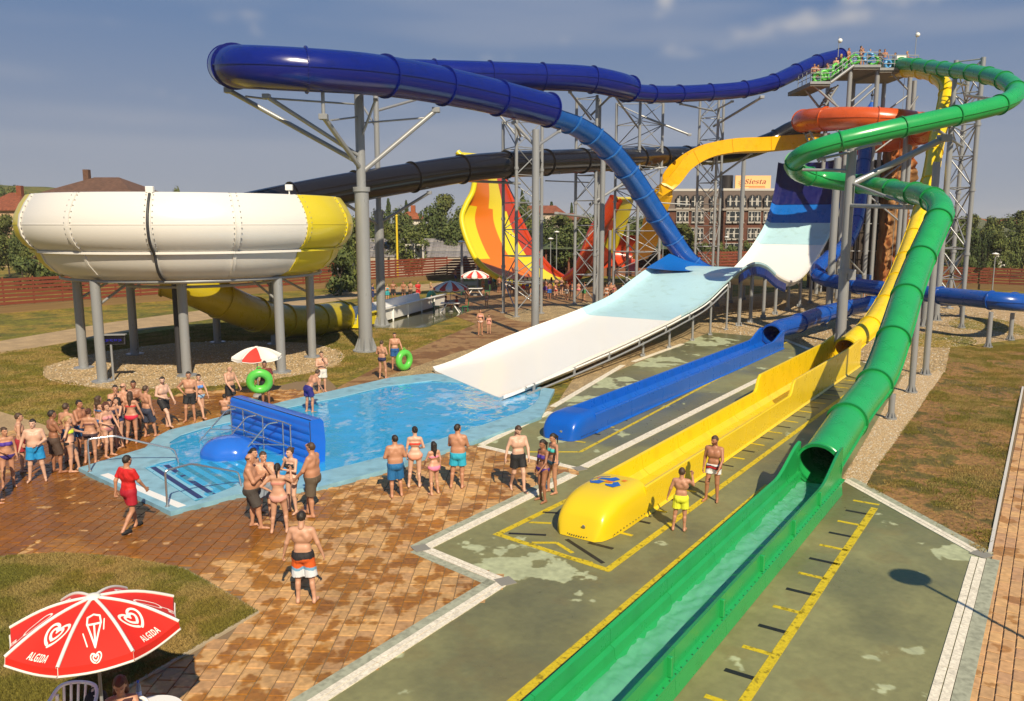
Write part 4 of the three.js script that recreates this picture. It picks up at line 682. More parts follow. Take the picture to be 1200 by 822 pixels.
// ---------------------------------------------------------------- the great bowl
const bowlWhite = mat(lin(0.68, 0.655, 0.61), 0.38, { clearcoat: 0.3, clearcoatRoughness: 0.2 }), bowlYel = mat(lin(0.74, 0.60, 0.02), 0.35, { clearcoat: 0.3, transmission: 0.12, thickness: 0 });
{
  const o = thing('bowl_slide', 'huge white and yellow bowl slide raised on grey legs', 'water slide', BOWL.clone());
  const prof = [[7.1, 8.32], [7.24, 8.30], [7.52, 7.9], [7.76, 7.4], [7.84, 6.95], [7.76, 6.5], [7.5, 6.1], [7.1, 5.78]], dish = [[7.1, 5.76], [6.92, 5.3], [6.5, 4.85], [5.7, 4.52], [4.4, 4.3], [2.4, 4.18], [1.1, 4.1]];
  const N = 14, step = 2 * Math.PI / N, front = Math.atan2(-BOWL.z, -BOWL.x);
  const shell = (pr, a0, a1, th) => { const pos = [], idx = [], S = 8, full = pr.concat(pr.slice().reverse().map(([r, y]) => [r - th, y + th * 0.3])), m = full.length; for (let i = 0; i <= S; i++) { const a = mix(a0, a1, i / S); for (const [r, y] of full) pos.push(BOWL.x + r * Math.cos(a), y, BOWL.z + r * Math.sin(a)); } for (let i = 0; i < S; i++) for (let k = 0; k < m; k++) { const A = i * m + k, B = i * m + (k + 1) % m; idx.push(A, B, A + m, B, B + m, A + m); } return toCreasedNormals(fromArrays(pos, idx), 0.7); };
  const rib = (a, pr, w, h) => { const pos = [], idx = [], da = w / 8; for (const [k, [r, y]] of pr.entries()) for (const [q, hh] of [[-da, 0], [-da, h], [da, h], [da, 0]]) pos.push(BOWL.x + (r + hh) * Math.cos(a + q), y, BOWL.z + (r + hh) * Math.sin(a + q)); for (let k = 0; k < pr.length - 1; k++) for (let c = 0; c < 3; c++) { const A = k * 4 + c; idx.push(A, A + 1, A + 4, A + 1, A + 5, A + 4); } return toCreasedNormals(fromArrays(pos, idx), 0.6); };
  for (let k = 0; k < N; k++) {
    // image left is the side with larger angle from the front direction
    const a0 = front + (13 + 25.714 * k) * Math.PI / 180 - step, a1 = a0 + step, mid = ((k - 0.5) * 27.69 + 15 - 0) - 13.8, white = k === 13 || k === 0 || k === 1 || k === 2, m = white ? bowlWhite : bowlYel;
    const wp = part('wall_panel', shell(prof, a0 + 0.0015, a1 - 0.0015, 0.05), m, o), dp = part('dish_panel', shell(dish, a0 + 0.0015, a1 - 0.0015, 0.05), m, o);
    part('panel_rib', rib(a1, prof, 0.1, 0.07), m, wp); part('dish_rib', rib(a1, dish, 0.08, 0.05), m, dp); { const bl = []; for (const sd of [-1, 1]) for (let q = 0; q < prof.length - 1; q++) for (const u of [0.25, 0.75]) { const r = mix(prof[q][0], prof[q + 1][0], u) + 0.03, y = mix(prof[q][1], prof[q + 1][1], u), an = a1 + sd * 0.02; bl.push(new THREE.SphereGeometry(0.028, 5, 4).translate(BOWL.x + r * Math.cos(an), y, BOWL.z + r * Math.sin(an))); } part('rib_bolts', bl, galv, wp).userData.kind = 'stuff'; }
    part('lower_flange', shell([[7.1, 5.84], [7.27, 5.84], [7.27, 5.74], [7.1, 5.74]], a0 + 0.001, a1 - 0.001, 0.02), m, wp);
    part('mid_seam', shell([[7.82, 7.0], [7.855, 7.0], [7.855, 6.97], [7.82, 6.97]], a0 + 0.001, a1 - 0.001, 0.005), m, wp);
  }
  const ringPts = (r, y) => Array.from({ length: 40 }, (_, i) => V3(BOWL.x + r * Math.cos(i / 40 * 6.2832), y, BOWL.z + r * Math.sin(i / 40 * 6.2832)));
  part('ring_beam', tubeOf(ringPts(6.1, 4.52), 0.07, 120, 8, true), galv, o); part('ring_beam', tubeOf(ringPts(3.6, 4.1), 0.07, 80, 8, true), galv, o);
  for (const [x, y] of [[120, 448], [98, 432], [219, 441], [330, 437], [366, 419], [158, 416], [322, 404], [255, 402], [214, 398]]) { const g = G(x, y); const d = Math.hypot(g.x - BOWL.x, g.z - BOWL.z); part('leg', [cyl(V3(g.x, 0, g.z), V3(g.x, 4.55, g.z), 0.215, 0.215, 20), cyl(V3(g.x, 0.02, g.z), V3(g.x, 0.08, g.z), 0.45, 0.45, 18)], galv, o); part('radial_strut', cyl(V3(g.x, 4.5, g.z), V3(mix(g.x, BOWL.x, 0.6), 4.35, mix(g.z, BOWL.z, 0.6)), 0.08), galv, o); part('knee_brace', cyl(V3(g.x, 3.4, g.z), V3(mix(g.x, BOWL.x, 0.35), 4.5, mix(g.z, BOWL.z, 0.35)), 0.06), galv, o); }
  // hose down the front and drain pipe
  const fa = front + 13 * Math.PI / 180, hose = prof.slice(1).concat(dish.slice(1, 4)).map(([r, y]) => V3(BOWL.x + (r + 0.12) * Math.cos(fa), y - 0.05, BOWL.z + (r + 0.12) * Math.sin(fa))); part('hose', tubeOf(hose, 0.06, 40, 8), darkMetal, o);
  const g2 = G(211, 438); part('drain_pipe', bentPipe([V3(g2.x, 0.05, g2.z), V3(g2.x, 4.4, g2.z), V3(g2.x - 0.3, 4.55, g2.z - 2)], 0.14, 12), darkMetal, o);
  for (const [a, hh] of [[front + 0.23, 0.12], [front - 0.6, 0.32]]) { const x = BOWL.x + 7.2 * Math.cos(a), z = BOWL.z + 7.2 * Math.sin(a); part('sensor_box', [rbox(0.32, 0.26, 0.2, 0.03, x, 8.4 + hh - 0.1, z), cyl(V3(x, 8.2, z), V3(x, 8.4 + hh - 0.15, z), 0.03)], whitePlastic, o); }
}
tubeSlide('tube_slide', 'olive yellow exit tube curving out from under the bowl', [[196, 326, 42], [228, 338, 42.2], [258, 352, 43.2], [291, 366, 45.2], [325, 375, 48], [362, 376, 50.5], [400, 370.5, 54]], 0.95, gloss(lin(0.42, 0.33, 0.01)), { secLen: 3.2, fh: 0.08, seam: [] });
{ // white run-out box on the far wet pad
  const a = P(400, 371, 54).setY(0.05), b = G(506, 358).setY(0.05), curve = new THREE.LineCurve3(a, b), o = thing('open_flume', 'white run-out trough at the end of the olive tube', 'water slide', a.clone().setY(0)), h = 1.15, prof = [[-h, 1.0], [-h - 0.25, 1.0], [-h - 0.25, 0.92], [-h - 0.1, 0.9], [-h - 0.06, 0.1], [h + 0.06, 0.1], [h + 0.1, 0.9], [h + 0.25, 0.92], [h + 0.25, 1.0], [h, 1.0], [h - 0.1, 0.35], [-h + 0.1, 0.35]];
  for (let i = 0; i < 6; i++) part('trough_section', sweep(curve, prof, i / 6 + 0.001, (i + 1) / 6 - 0.001, 2), i ? WHITE : YEL2, o);
  for (let i = 1; i < 6; i++) { const f = frameAt(curve, i / 6); for (const s of [-1, 1]) { const p = f.p.clone().addScaledVector(f.s, s * (h + 0.12)); part('foot', cyl(V3(p.x, 0.02, p.z), V3(p.x, 0.9, p.z), 0.06, 0.09, 8), WHITE, o); } }
}
// signboard on a post by the bowl
{ const b = G(133, 447), y = topOf(b, 400), t = thing('sign_board', 'dark display board with a row of small blue marks on a thin post', 'sign', b.clone()); part('post', cyl(b, V3(b.x, y - 0.1, b.z), 0.05), galv, t);
  const brd = part('board', rbox(1.25, 0.42, 0.1, 0.02, b.x, y + 0.05, b.z, 0.15), darkMetal, t); const sc = document.createElement('canvas'); sc.width = 256; sc.height = 64; const c = sc.getContext('2d'); c.fillStyle = '#0a0a12'; c.fillRect(0, 0, 256, 64); c.fillStyle = '#1a1fb0'; for (let i = 0; i < 11; i++) { c.fillRect(22 + i * 20, 24, 13, 3); c.fillRect(22 + i * 20, 40 - (i % 3) * 4, 13, 3); c.fillRect(22 + i * 20 + (i % 2) * 9, 24, 3, 18); } const tx = new THREE.CanvasTexture(sc); tx.colorSpace = THREE.SRGBColorSpace; const pl = new THREE.PlaneGeometry(1.15, 0.34); pl.rotateY(0.15); pl.translate(b.x + 0.056 * Math.sin(0.15), y + 0.05, b.z + 0.056 * Math.cos(0.15)); part('display', pl, new THREE.MeshStandardMaterial({ map: tx, roughness: 0.3 }), t); part('cap', rbox(1.35, 0.05, 0.3, 0.01, b.x, y + 0.29, b.z, 0.15), galv, t); }

// ---------------------------------------------------------------- start tower
{
  const o = thing('start_tower', 'steel start tower with railed platform and stairs', 'tower', P(1010, 330, 79).setY(0)), Q = (px, py, d) => P(px, py, d);
  const deckMat = mat(lin(0.2, 0.19, 0.17), 0.7), D0 = 75.5, D1 = 81.5;
  const hgt = py => topOf(V3(0, 0, -D0), py), X = px => (px - 600) / F * 78;
  const levels = [[926, 948, 96], [972, 1001, 76.5], [1001, 1043, 80]];
  for (const [a, b, py] of levels) { const y = hgt(py); part('deck', box(X(b) - X(a), 0.35, D1 - D0, (X(a) + X(b)) / 2, y - 0.18, -(D0 + D1) / 2), deckMat, o); part('edge_beam', box(X(b) - X(a) + 0.1, 0.22, 0.12, (X(a) + X(b)) / 2, y - 0.08, -D0 + 0.07), galv, o); }
  { const n = 9; for (let i = 0; i < n; i++) { const u = (i + 0.5) / n, x = mix(X(948), X(972), u), y = mix(hgt(96), hgt(76.5), u); part('step', box((X(972) - X(948)) / n + 0.05, 0.08, 3.4, x, y, -D0 - 1.7), deckMat, o); } part('stringer', cyl(V3(X(948), hgt(97), -D0 + 0.05), V3(X(972), hgt(77), -D0 + 0.05), 0.14), galv, o); part('stringer', cyl(V3(X(948), hgt(97), -D0 - 3.4), V3(X(972), hgt(77), -D0 - 3.4), 0.14), galv, o); }
  // railings: posts and rails
  const railRun = (pts) => { for (const dy of [0.4, 0.75, 1.1]) part('rail', bentPipe(pts.map(p => p.clone().add(V3(0, dy, 0))), 0.035, 6), galv, o); for (let i = 0; i < pts.length - 1; i++) { const n = Math.max(1, Math.round(pts[i].distanceTo(pts[i + 1]) / 1.1)); for (let k = 0; k <= n; k++) { const p = pts[i].clone().lerp(pts[i + 1], k / n); part('baluster', cyl(p, p.clone().add(V3(0, 1.12, 0)), 0.035, 0.035, 6), galv, o); } } };
  railRun([V3(X(926), hgt(96), -D0), V3(X(948), hgt(96), -D0), V3(X(972), hgt(76.5), -D0), V3(X(1001), hgt(76.5), -D0), V3(X(1004), hgt(80), -D0), V3(X(1042), hgt(80), -D0)]);
  railRun([V3(X(926), hgt(96), -D0), V3(X(926), hgt(96), -D0 - 3.2)]); railRun([V3(X(972), hgt(76.5), -D1), V3(X(1001), hgt(76.5), -D1), V3(X(1043), hgt(80), -D1)]);
  // legs and bracing
  const lg = (px, d, top) => part('leg', cyl(V3(X(px), 0, -d), V3(X(px), hgt(top), -d), 0.2, 0.2, 12), galv, o);
  for (const d of [D0 + 0.4, D1 - 0.4]) { lg(971, d, 78); lg(1001, d, 79); lg(1037, d, 82); } lg(1047, D0 + 1.2, 92); part('brace', cyl(V3(X(930), hgt(98), -D0 - 2.5), V3(X(971), hgt(150), -D0 - 2.5), 0.1), galv, o); part('brace', cyl(V3(X(930), hgt(98), -D0 - 0.4), V3(X(971), hgt(135), -D0 - 0.4), 0.1), galv, o);
  for (const [a, pa, b, pb] of [[974, 118, 995, 98], [1016, 85, 1036, 105], [971, 130, 1001, 100], [1001, 140, 1037, 110], [1037, 130, 1047, 112], [948, 110, 971, 140], [1001, 180, 1037, 150], [1001, 220, 1037, 190], [1037, 260, 1001, 230]]) part('brace', cyl(V3(X(a), hgt(pa), -D0 - 0.4), V3(X(b), hgt(pb), -D0 - 0.4), 0.08), galv, o);
  // zigzag stairs under the platform
  for (let f = 0; f < 2; f++) { const xa = f % 2 ? X(938) : X(962), xb = f % 2 ? X(962) : X(938), ya = hgt(96) - 0.1 - f * 3.3, yb = ya - 3.3, z = -(f % 2 ? 79.4 : 77.4); part('stair_stringer', cyl(V3(xa, ya, z + 0.75), V3(xb, yb, z + 0.75), 0.1), galv, o); part('stair_stringer', cyl(V3(xa, ya, z - 0.75), V3(xb, yb, z - 0.75), 0.1), galv, o); for (let i = 0; i < 11; i++) { const u = (i + 0.5) / 11; part('stair_tread', box(0.3, 0.05, 1.5, mix(xa, xb, u), mix(ya, yb, u) + 0.05, z), galv, o); } }
  part('white_cabinet', rbox(0.95, 1.15, 0.6, 0.04, X(1026), hgt(80) + 0.6, -D0 - 0.6), whitePlastic, o);
  for (const [px, py0, py1] of [[956, 66, 42], [1040, 80, 35]]) { const a = V3(X(px), hgt(py0), -D0 - 0.3), b = V3(X(px), hgt(py1), -D0 - 0.3); part('mast', cyl(a, b, 0.04, 0.03, 8), galv, o); part('mast_lamp', new THREE.SphereGeometry(0.2, 12, 8).translate(b.x + 0.1, b.y - 0.35, b.z), whitePlastic, o); }
  // dark pump house core with a rock face
  const core = thing('pump_house', 'dark boarded pump house inside the tower with scaffold in front', 'building', V3(X(1040), 0, -86)); part('wall', box(X(1082) - X(996), 13.2, 6, (X(996) + X(1082)) / 2, 6.6, -86.5), mat(lin(0.045, 0.033, 0.026), 0.9), core); for (let i = 0; i < 6; i++) { const x = mix(X(1000), X(1058), i / 5); part('scaffold_pole', cyl(V3(x, 0, -82.6), V3(x, 13.6, -82.6), 0.07, 0.07, 8), galv, core); } for (let i = 0; i < 5; i++) part('scaffold_rail', cyl(V3(X(998), 1.5 + i * 2.7, -82.5), V3(X(1060), 1.5 + i * 2.7, -82.5), 0.05, 0.05, 8), galv, core);
  part('blue_tank', cyl(V3(X(1030), 0, -81.5), V3(X(1030), 1.9, -81.5), 0.8, 0.8, 16), mat(lin(0.01, 0.06, 0.25), 0.4), core);
  const rg = new THREE.BoxGeometry(2.1, 14.2, 1.6, 16, 90, 8), rp = rg.attributes.position; for (let i = 0; i < rp.count; i++) { const x = rp.getX(i), y = rp.getY(i), z = rp.getZ(i), n = Math.abs(fbm(x * 1.9 + 7, y * 1.3 + z, 5, 151) - 0.5) * 2.2; rp.setXYZ(i, x + 0.35 * (fbm(y * 0.9, z, 3, 152) - 0.5) + Math.sign(x) * 0.2 * n, y, z + (z > 0 ? 1.5 * n : 0)); } rg.computeVertexNormals(); rg.translate(X(1067) - 0.4, 7.1, -81.6);
  single('rock_face', rg, mat(lin(0.42, 0.22, 0.085), 0.95, { map: tex(256, 512, (u, v) => { const n = tfbm(u, v, 6, 6, 153), k = 0.45 + 0.75 * n, d = sstep(0.45, 0.6, tfbm(u, v, 4, 5, 154)); return [k, k * mix(1, 0.8, d), k * mix(1, 0.65, d)].map(q => Math.min(1, q)); }) }), 'brown artificial rock face beside the yellow tube', 'rock wall');
  const sp = thing('roof_spire', 'blue tent spire showing between the tower legs', 'roof', P(1022, 140, 92).setY(0)), c = P(1022, 118, 92); part('canopy', new THREE.ConeGeometry(0.85, 1.3, 8, 4).translate(c.x, c.y - 0.6, c.z), mat(lin(0.01, 0.09, 0.4), 0.5), sp); part('finial', [cyl(V3(c.x, c.y + 0.1, c.z), V3(c.x, c.y + 1.1, c.z), 0.06), new THREE.SphereGeometry(0.17, 10, 8).translate(c.x, c.y + 0.6, c.z)], darkMetal, sp); part('mast', cyl(V3(c.x, 0, c.z), V3(c.x, c.y, c.z), 0.12), galv, sp);
}
// ---------------------------------------------------------------- far half pipe, orange red and yellow
{
  const o = thing('wide_half_pipe', 'giant half pipe with orange, yellow and red stripes behind the crowd', 'water slide', P(640, 330, 88).setY(0));
  const near = new THREE.CatmullRomCurve3([[536, 178, 85.5], [555, 203, 85.2], [554, 224, 85], [546, 240, 84.6], [541, 256, 84.2], [549, 286, 83.6], [561, 308, 83.4], [581, 324, 83.8], [612, 333, 85.5], [642, 334, 88.5], [664, 331, 92]].map(p => P(...p)), false, 'centripetal');
  const far = new THREE.CatmullRomCurve3([[580, 182, 93], [590, 206, 93], [598, 230, 93], [606, 250, 93], [613, 265, 93], [624, 287, 93], [635, 303, 93.2], [645, 314, 93.6], [654, 321, 94.2], [661, 325, 95], [667, 327, 96.5]].map(p => P(...p)), false, 'centripetal');
  const patch = (u0, u1, v0, v1, off = 0) => { const pos = [], idx = [], N = 24, M = 4; for (let i = 0; i <= N; i++) for (let k = 0; k <= M; k++) { const u = mix(u0, u1, i / N), a = near.getPoint(u), b = far.getPoint(u), p = a.lerp(b, mix(v0, v1, k / M)); p.z += off; pos.push(p.x, p.y, p.z); } for (let i = 0; i < N; i++) for (let k = 0; k < M; k++) { const q = i * (M + 1) + k; idx.push(q, q + 1, q + M + 1, q + 1, q + M + 2, q + M + 1); } return fromArrays(pos, idx); };
  const bits = [[0, 0.1, 0, 1, YEL2], [0.1, 0.3, 0, 0.42, ORG2], [0.3, 0.58, 0, 0.2, YEL2], [0.3, 0.58, 0.2, 0.5, ORG2], [0.1, 0.3, 0.42, 0.72, YEL2], [0.3, 0.58, 0.5, 0.78, YEL2], [0.1, 0.58, 0.78, 1, RED], [0.1, 0.3, 0.72, 0.78, RED], [0.58, 0.76, 0, 0.62, ORG2], [0.58, 0.76, 0.62, 0.86, YEL2], [0.58, 1, 0.86, 1, RED], [0.76, 0.94, 0, 0.86, YEL2], [0.94, 1, 0, 0.86, ORG2]];
  for (const [a, b, c, d, m] of bits) part('shell_panel', patch(a, b, c, d), m, o);
  part('edge_lip', tubeOf(Array.from({ length: 40 }, (_, i) => near.getPoint(i / 39)), 0.3, 80, 8), YEL2, o); part('edge_lip', tubeOf(Array.from({ length: 40 }, (_, i) => far.getPoint(i / 39)), 0.28, 80, 8), RED, o);
  const n2 = new THREE.CatmullRomCurve3([[664, 331, 92], [678, 318, 91.5], [690, 292, 91], [698, 270, 90.5], [708, 256, 90], [716, 244, 89.5], [722, 233, 89]].map(p => P(...p))), f2 = new THREE.CatmullRomCurve3([[667, 327, 96.5], [690, 322, 97], [708, 310, 97], [722, 292, 97], [732, 270, 97], [738, 252, 97], [743, 233, 97]].map(p => P(...p)));
  const patch2 = (u0, u1, v0, v1) => { const pos = [], idx = [], N = 12, M = 3; for (let i = 0; i <= N; i++) for (let k = 0; k <= M; k++) { const p = n2.getPoint(mix(u0, u1, i / N)).lerp(f2.getPoint(mix(u0, u1, i / N)), mix(v0, v1, k / M)); pos.push(p.x, p.y, p.z); } for (let i = 0; i < N; i++) for (let k = 0; k < M; k++) { const q = i * (M + 1) + k; idx.push(q, q + 1, q + M + 1, q + 1, q + M + 2, q + M + 1); } return fromArrays(pos, idx); };
  for (const [a, b, c, d, m] of [[0, 0.45, 0, 1, RED], [0.45, 0.7, 0, 0.5, RED], [0.45, 0.7, 0.5, 1, YEL2], [0.7, 1, 0, 0.2, RED], [0.7, 1, 0.2, 1, YEL2]]) part('shell_panel', patch2(a, b, c, d), m, o);
  part('edge_lip', tubeOf(Array.from({ length: 30 }, (_, i) => n2.getPoint(i / 29)), 0.8, 60, 10), RED, o); part('edge_lip', tubeOf([n2.getPoint(1), f2.getPoint(1)], 0.2, 6, 8), YEL2, o);
  part('lower_shell', (() => { const pos = [], idx = [], N = 14, M = 8; for (let i = 0; i <= N; i++) for (let k = 0; k <= M; k++) { const p = P(mix(694, 748, i / N), mix(276, 322, k / M) - 10 * Math.sin(Math.PI * i / N) * (k / M), 97.5 + 1.6 * Math.sin(Math.PI * k / M)); pos.push(p.x, p.y, p.z); } for (let i = 0; i < N; i++) for (let k = 0; k < M; k++) { const q = i * (M + 1) + k; idx.push(q, q + 1, q + M + 1, q + 1, q + M + 2, q + M + 1); } return fromArrays(pos, idx); })(), RED, o);
  for (const [x, d, y] of [[575, 87, 300], [600, 91, 270], [560, 89, 260], [715, 93, 270], [736, 95, 262], [700, 95, 300]]) { const p = P(x, y, d); part('stilt', cyl(V3(p.x, 0, p.z), p, 0.18, 0.18, 12), galv, o); }
}
// ---------------------------------------------------------------- far ground, fences, buildings, trees
{ // wooded ridge on the horizon
  const pos = [], idx = [], uv = [], N = 120, M = 6; for (let i = 0; i <= N; i++) for (let k = 0; k <= M; k++) { const x = mix(-520, 560, i / N), z = mix(-250, -420, k / M), h = (k === 0 || k === M ? -1 : 1) * (5 + 5 * fbm(x * 0.012, z * 0.01, 4, 201) + 15 * sstep(-110, -210, x) + 3 * sstep(150, 260, x)) * Math.sin(Math.PI * k / M) - 0.5; pos.push(x, h + 1.2 * (fbm(x * 0.3, z * 0.3, 3, 202) - 0.5), z); uv.push(x, z); }
  for (let i = 0; i < N; i++) for (let k = 0; k < M; k++) { const a = i * (M + 1) + k; idx.push(a, a + M + 1, a + 1, a + 1, a + M + 1, a + M + 2); } const m = lawnMat(20); m.color = lin(0.6, 0.75, 0.6); struct('hill', fromArrays(pos, idx, uv), m);
}
const slatMat = [lin(0.175, 0.036, 0.015), lin(0.145, 0.03, 0.013), lin(0.2, 0.045, 0.02)].map(c => mat(c, 0.7)), fencePost = mat(lin(0.22, 0.07, 0.03), 0.7), plinth = mat(lin(0.5, 0.45, 0.36), 0.9, { map: concreteTex });
function fence(a, b, h0, h1, nsl, panel, label) {
  const A = G(...a), B = G(...b), L = A.distanceTo(B), n = Math.max(1, Math.round(L / panel)), o = thing('slat_fence', label, 'fence', A.clone(), 'brown slat fences round the grounds'), d = B.clone().sub(A).normalize(), ang = Math.atan2(-d.z, d.x);
  part('concrete_plinth', box(L, h0, 0.3, (A.x + B.x) / 2, h0 / 2, (A.z + B.z) / 2, ang), plinth, o);
  for (let i = 0; i <= n; i++) { const p = A.clone().lerp(B, i / n); part('post', box(0.1, h1 - h0 + 0.06, 0.1, p.x, h0 + (h1 - h0) / 2 + 0.03, p.z, ang), fencePost, o); }
  const per = Math.ceil(n / 9); for (let k = 0; k < nsl; k++) for (let i = 0; i < n; i += per) { const e = Math.min(n, i + per), p = A.clone().lerp(B, (i + e) / 2 / n); p.addScaledVector(V3(d.z, 0, -d.x), -0.06 - 0.01 * ((i + k) % 2)); part('slat', box(L * (e - i) / n - 0.02, (h1 - h0) / nsl * 0.74, 0.03, p.x, h0 + (h1 - h0) * (k + 0.5) / nsl, p.z, ang + 0.0015 * (hash2(i, k, 3) - 0.5)), slatMat[(i * 7 + k * 3) % 3], o); }
}
fence([-70, 373], [524, 327], 0.6, 2.75, 7, 2.2, 'long brown slat fence on a pale plinth behind the bowl');
fence([524, 327], [720, 320], 0.5, 2.5, 6, 2.4, 'brown slat fence behind the striped half pipe');
fence([735, 322], [960, 317], 0.5, 3.0, 6, 2.4, 'brown slat fence before the hotel hedge');
fence([1085, 337], [1290, 345], 0.6, 2.35, 6, 1.9, 'brown slat fence beyond the low blue tube');

// leaf clumps
const leafPal = [[0.06, 0.085, 0.018], [0.08, 0.105, 0.022], [0.045, 0.068, 0.016], [0.1, 0.12, 0.03]];
const leafMat = new THREE.MeshPhysicalMaterial({ vertexColors: true, roughness: 0.85, side: THREE.DoubleSide });
const barkMat = mat(lin(0.07, 0.05, 0.035), 0.95);
function crownGeo(w, h, y0, lobes, leaves, size, tint, sd, cone = 0) {
  const pos = [], col = [], nor = []; let s = sd; const R = () => { s = (s * 1664525 + 1013904223) >>> 0; return s / 4294967296; };
  for (let l = 0; l < lobes; l++) {
    const u = R(), a = R() * 6.283, yy = y0 + h * (cone ? Math.pow(u, 1.15) : 0.12 + 0.8 * u), rad = cone ? w / 2 * (1 - u) * 0.8 + 0.05 : w / 2 * (0.78 * Math.sin(Math.PI * (0.14 + 0.78 * u))) * Math.sqrt(0.25 + 0.75 * R()), cx = rad * Math.cos(a), cz = rad * Math.sin(a), lr = cone ? w * 0.16 * (1.2 - u) + 0.15 : w * (0.13 + 0.1 * R()), t = R();
    for (let k = 0; k < leaves; k++) {
      const th = R() * 6.283, ph = Math.acos(2 * R() - 1), rr0 = lr * (0.62 + 0.45 * R()), nx = Math.sin(ph) * Math.cos(th), ny = Math.cos(ph), nz = Math.sin(ph) * Math.sin(th), x = cx + nx * rr0, y = yy + ny * rr0 * (cone ? 1.3 : 0.8), z = cz + nz * rr0, sz = size * (0.6 + 0.8 * R());
      const e1 = V3(R() - 0.5, R() - 0.5, R() - 0.5).normalize(), nn = V3(nx + R() - 0.5, ny + R() - 0.3, nz + R() - 0.5).normalize(), e2 = V3().crossVectors(nn, e1).normalize().multiplyScalar(sz); e1.crossVectors(e2, nn).normalize().multiplyScalar(sz);
      const c = leafPal[Math.floor(R() * 4)], kk = 0.75 + 0.5 * t + 0.3 * (R() - 0.5);
      for (const [p, q] of [[-1, -0.6], [1, -0.5], [0.15, 1]]) { pos.push(x + e1.x * p + e2.x * q, y + e1.y * p + e2.y * q, z + e1.z * p + e2.z * q); col.push(c[0] * tint[0] * kk, c[1] * tint[1] * kk, c[2] * tint[2] * kk); nor.push(nn.x, nn.y, nn.z); }
    }
  }
  const g = new THREE.BufferGeometry(); g.setAttribute('position', new THREE.Float32BufferAttribute(pos, 3)); g.setAttribute('normal', new THREE.Float32BufferAttribute(nor, 3)); g.setAttribute('color', new THREE.Float32BufferAttribute(col, 3)); return g;
}
function trunkGeo(h, r) { const gs = [cyl(V3(0, -0.2, 0), V3(0.1, h * 0.45, 0.05), r, r * 0.7, 8)]; for (let k = 0; k < 5; k++) { const a = k * 1.3, y = h * (0.28 + 0.05 * k); gs.push(cyl(V3(0.05, y, 0), V3(Math.cos(a) * h * 0.2, y + h * 0.3, Math.sin(a) * h * 0.2), r * 0.5, r * 0.15, 6)); } return mergeAll(gs); }
const protos = {
  round: [[9, 9, 1.4, 42, 70, 0.26, [1, 1, 1], 11], [8, 10, 1.6, 42, 70, 0.26, [1.25, 1.15, 1], 23], [10, 8.5, 1.2, 46, 70, 0.27, [0.85, 0.9, 0.9], 37], [7.5, 10.5, 1.5, 40, 70, 0.25, [1.15, 1.0, 0.8], 51]].map(a => [crownGeo(...a), trunkGeo(a[1], 0.22)]),
  cone: [[2.4, 9, 0.4, 60, 34, 0.17, [0.6, 0.7, 0.75], 61, 1], [5, 12, 0.8, 70, 46, 0.22, [0.55, 0.65, 0.7], 71, 1]].map(a => [crownGeo(...a), trunkGeo(a[1], 0.16)]),
  bush: [[4.5, 2.6, 0.1, 22, 60, 0.15, [1.3, 1.25, 1.1], 81], [4, 3, 0.1, 22, 60, 0.15, [1, 1, 1], 91]].map(a => [crownGeo(...a), trunkGeo(a[1], 0.07)]),
};
function tree(kind, v, x, z, ht, wid, label, group, y = 0) {
  const [cg, tg] = protos[kind][v], o = thing(kind === 'bush' ? 'bush' : kind === 'cone' ? 'conifer_tree' : 'leafy_tree', label, kind === 'bush' ? 'bush' : 'tree', V3(x, y, z), group);
  const c = shade(new THREE.Mesh(cg, leafMat)); c.name = 'crown'; const t = shade(new THREE.Mesh(tg, barkMat)); t.name = 'trunk'; o.add(t, c);
  cg.computeBoundingBox(); const bb = cg.boundingBox; o.scale.set(wid / (bb.max.x - bb.min.x), ht / bb.max.y, wid / (bb.max.x - bb.min.x)); o.rotation.y = hash2(Math.round(x * 10), Math.round(z * 10), 1) * 6.28; return o;
}
const treeAt = (kind, v, px, topPy, d, widPx, label, group, gy = 0) => { const p = P(px, topPy, d); return tree(kind, v, p.x, p.z, p.y - gy, widPx / F * d, label, group, gy); };
let ti = 0;
for (const [px, top, d, w] of [[398, 246, 118, 46], [418, 252, 104, 34], [446, 243, 122, 40], [455, 262, 108, 36], [470, 240, 138, 34], [484, 268, 106, 40], [505, 238, 122, 52], [521, 226, 134, 40], [530, 252, 112, 50], [548, 240, 126, 44], [566, 244, 136, 44], [588, 240, 140, 40], [612, 226, 142, 28], [624, 246, 132, 40], [642, 262, 110, 44], [655, 250, 126, 50], [668, 258, 108, 52], [690, 250, 124, 46], [705, 246, 132, 40], [722, 238, 138, 48], [745, 250, 128, 44], [762, 262, 116, 44], [780, 268, 112, 40]])
  treeAt('round', ti++ % 4, px, top, d, w, 'leafy green tree in the belt of trees behind the fence and the half pipe', 'trees in the belt behind the fence');
for (let i = 0; i < 20; i++) treeAt('round', i % 4, 392 + i * 21 + 8 * hash2(i, 2, 9), 258 + 14 * hash2(i, 3, 9), 116 + 8 * hash2(i, 4, 9), 48, 'bushy low tree filling the belt of trees behind the fence', 'low trees filling the belt');
for (let i = 0; i < 8; i++) treeAt('round', (i + 2) % 4, 1060 + i * 22, 262 + 8 * hash2(i, 5, 9), 140 + 8 * hash2(i, 6, 9), 44, 'bushy tree in the dense row behind the olive roofed house', 'dense trees behind the far lawn');
for (const [px, top, d, w] of [[455, 232, 150, 22], [476, 234, 160, 18], [612, 222, 165, 18], [646, 236, 170, 22], [670, 237, 175, 14], [708, 234, 172, 16]]) treeAt('cone', 1, px, top, d, w, 'dark conifer rising above the belt of trees', 'conifers above the tree belt');
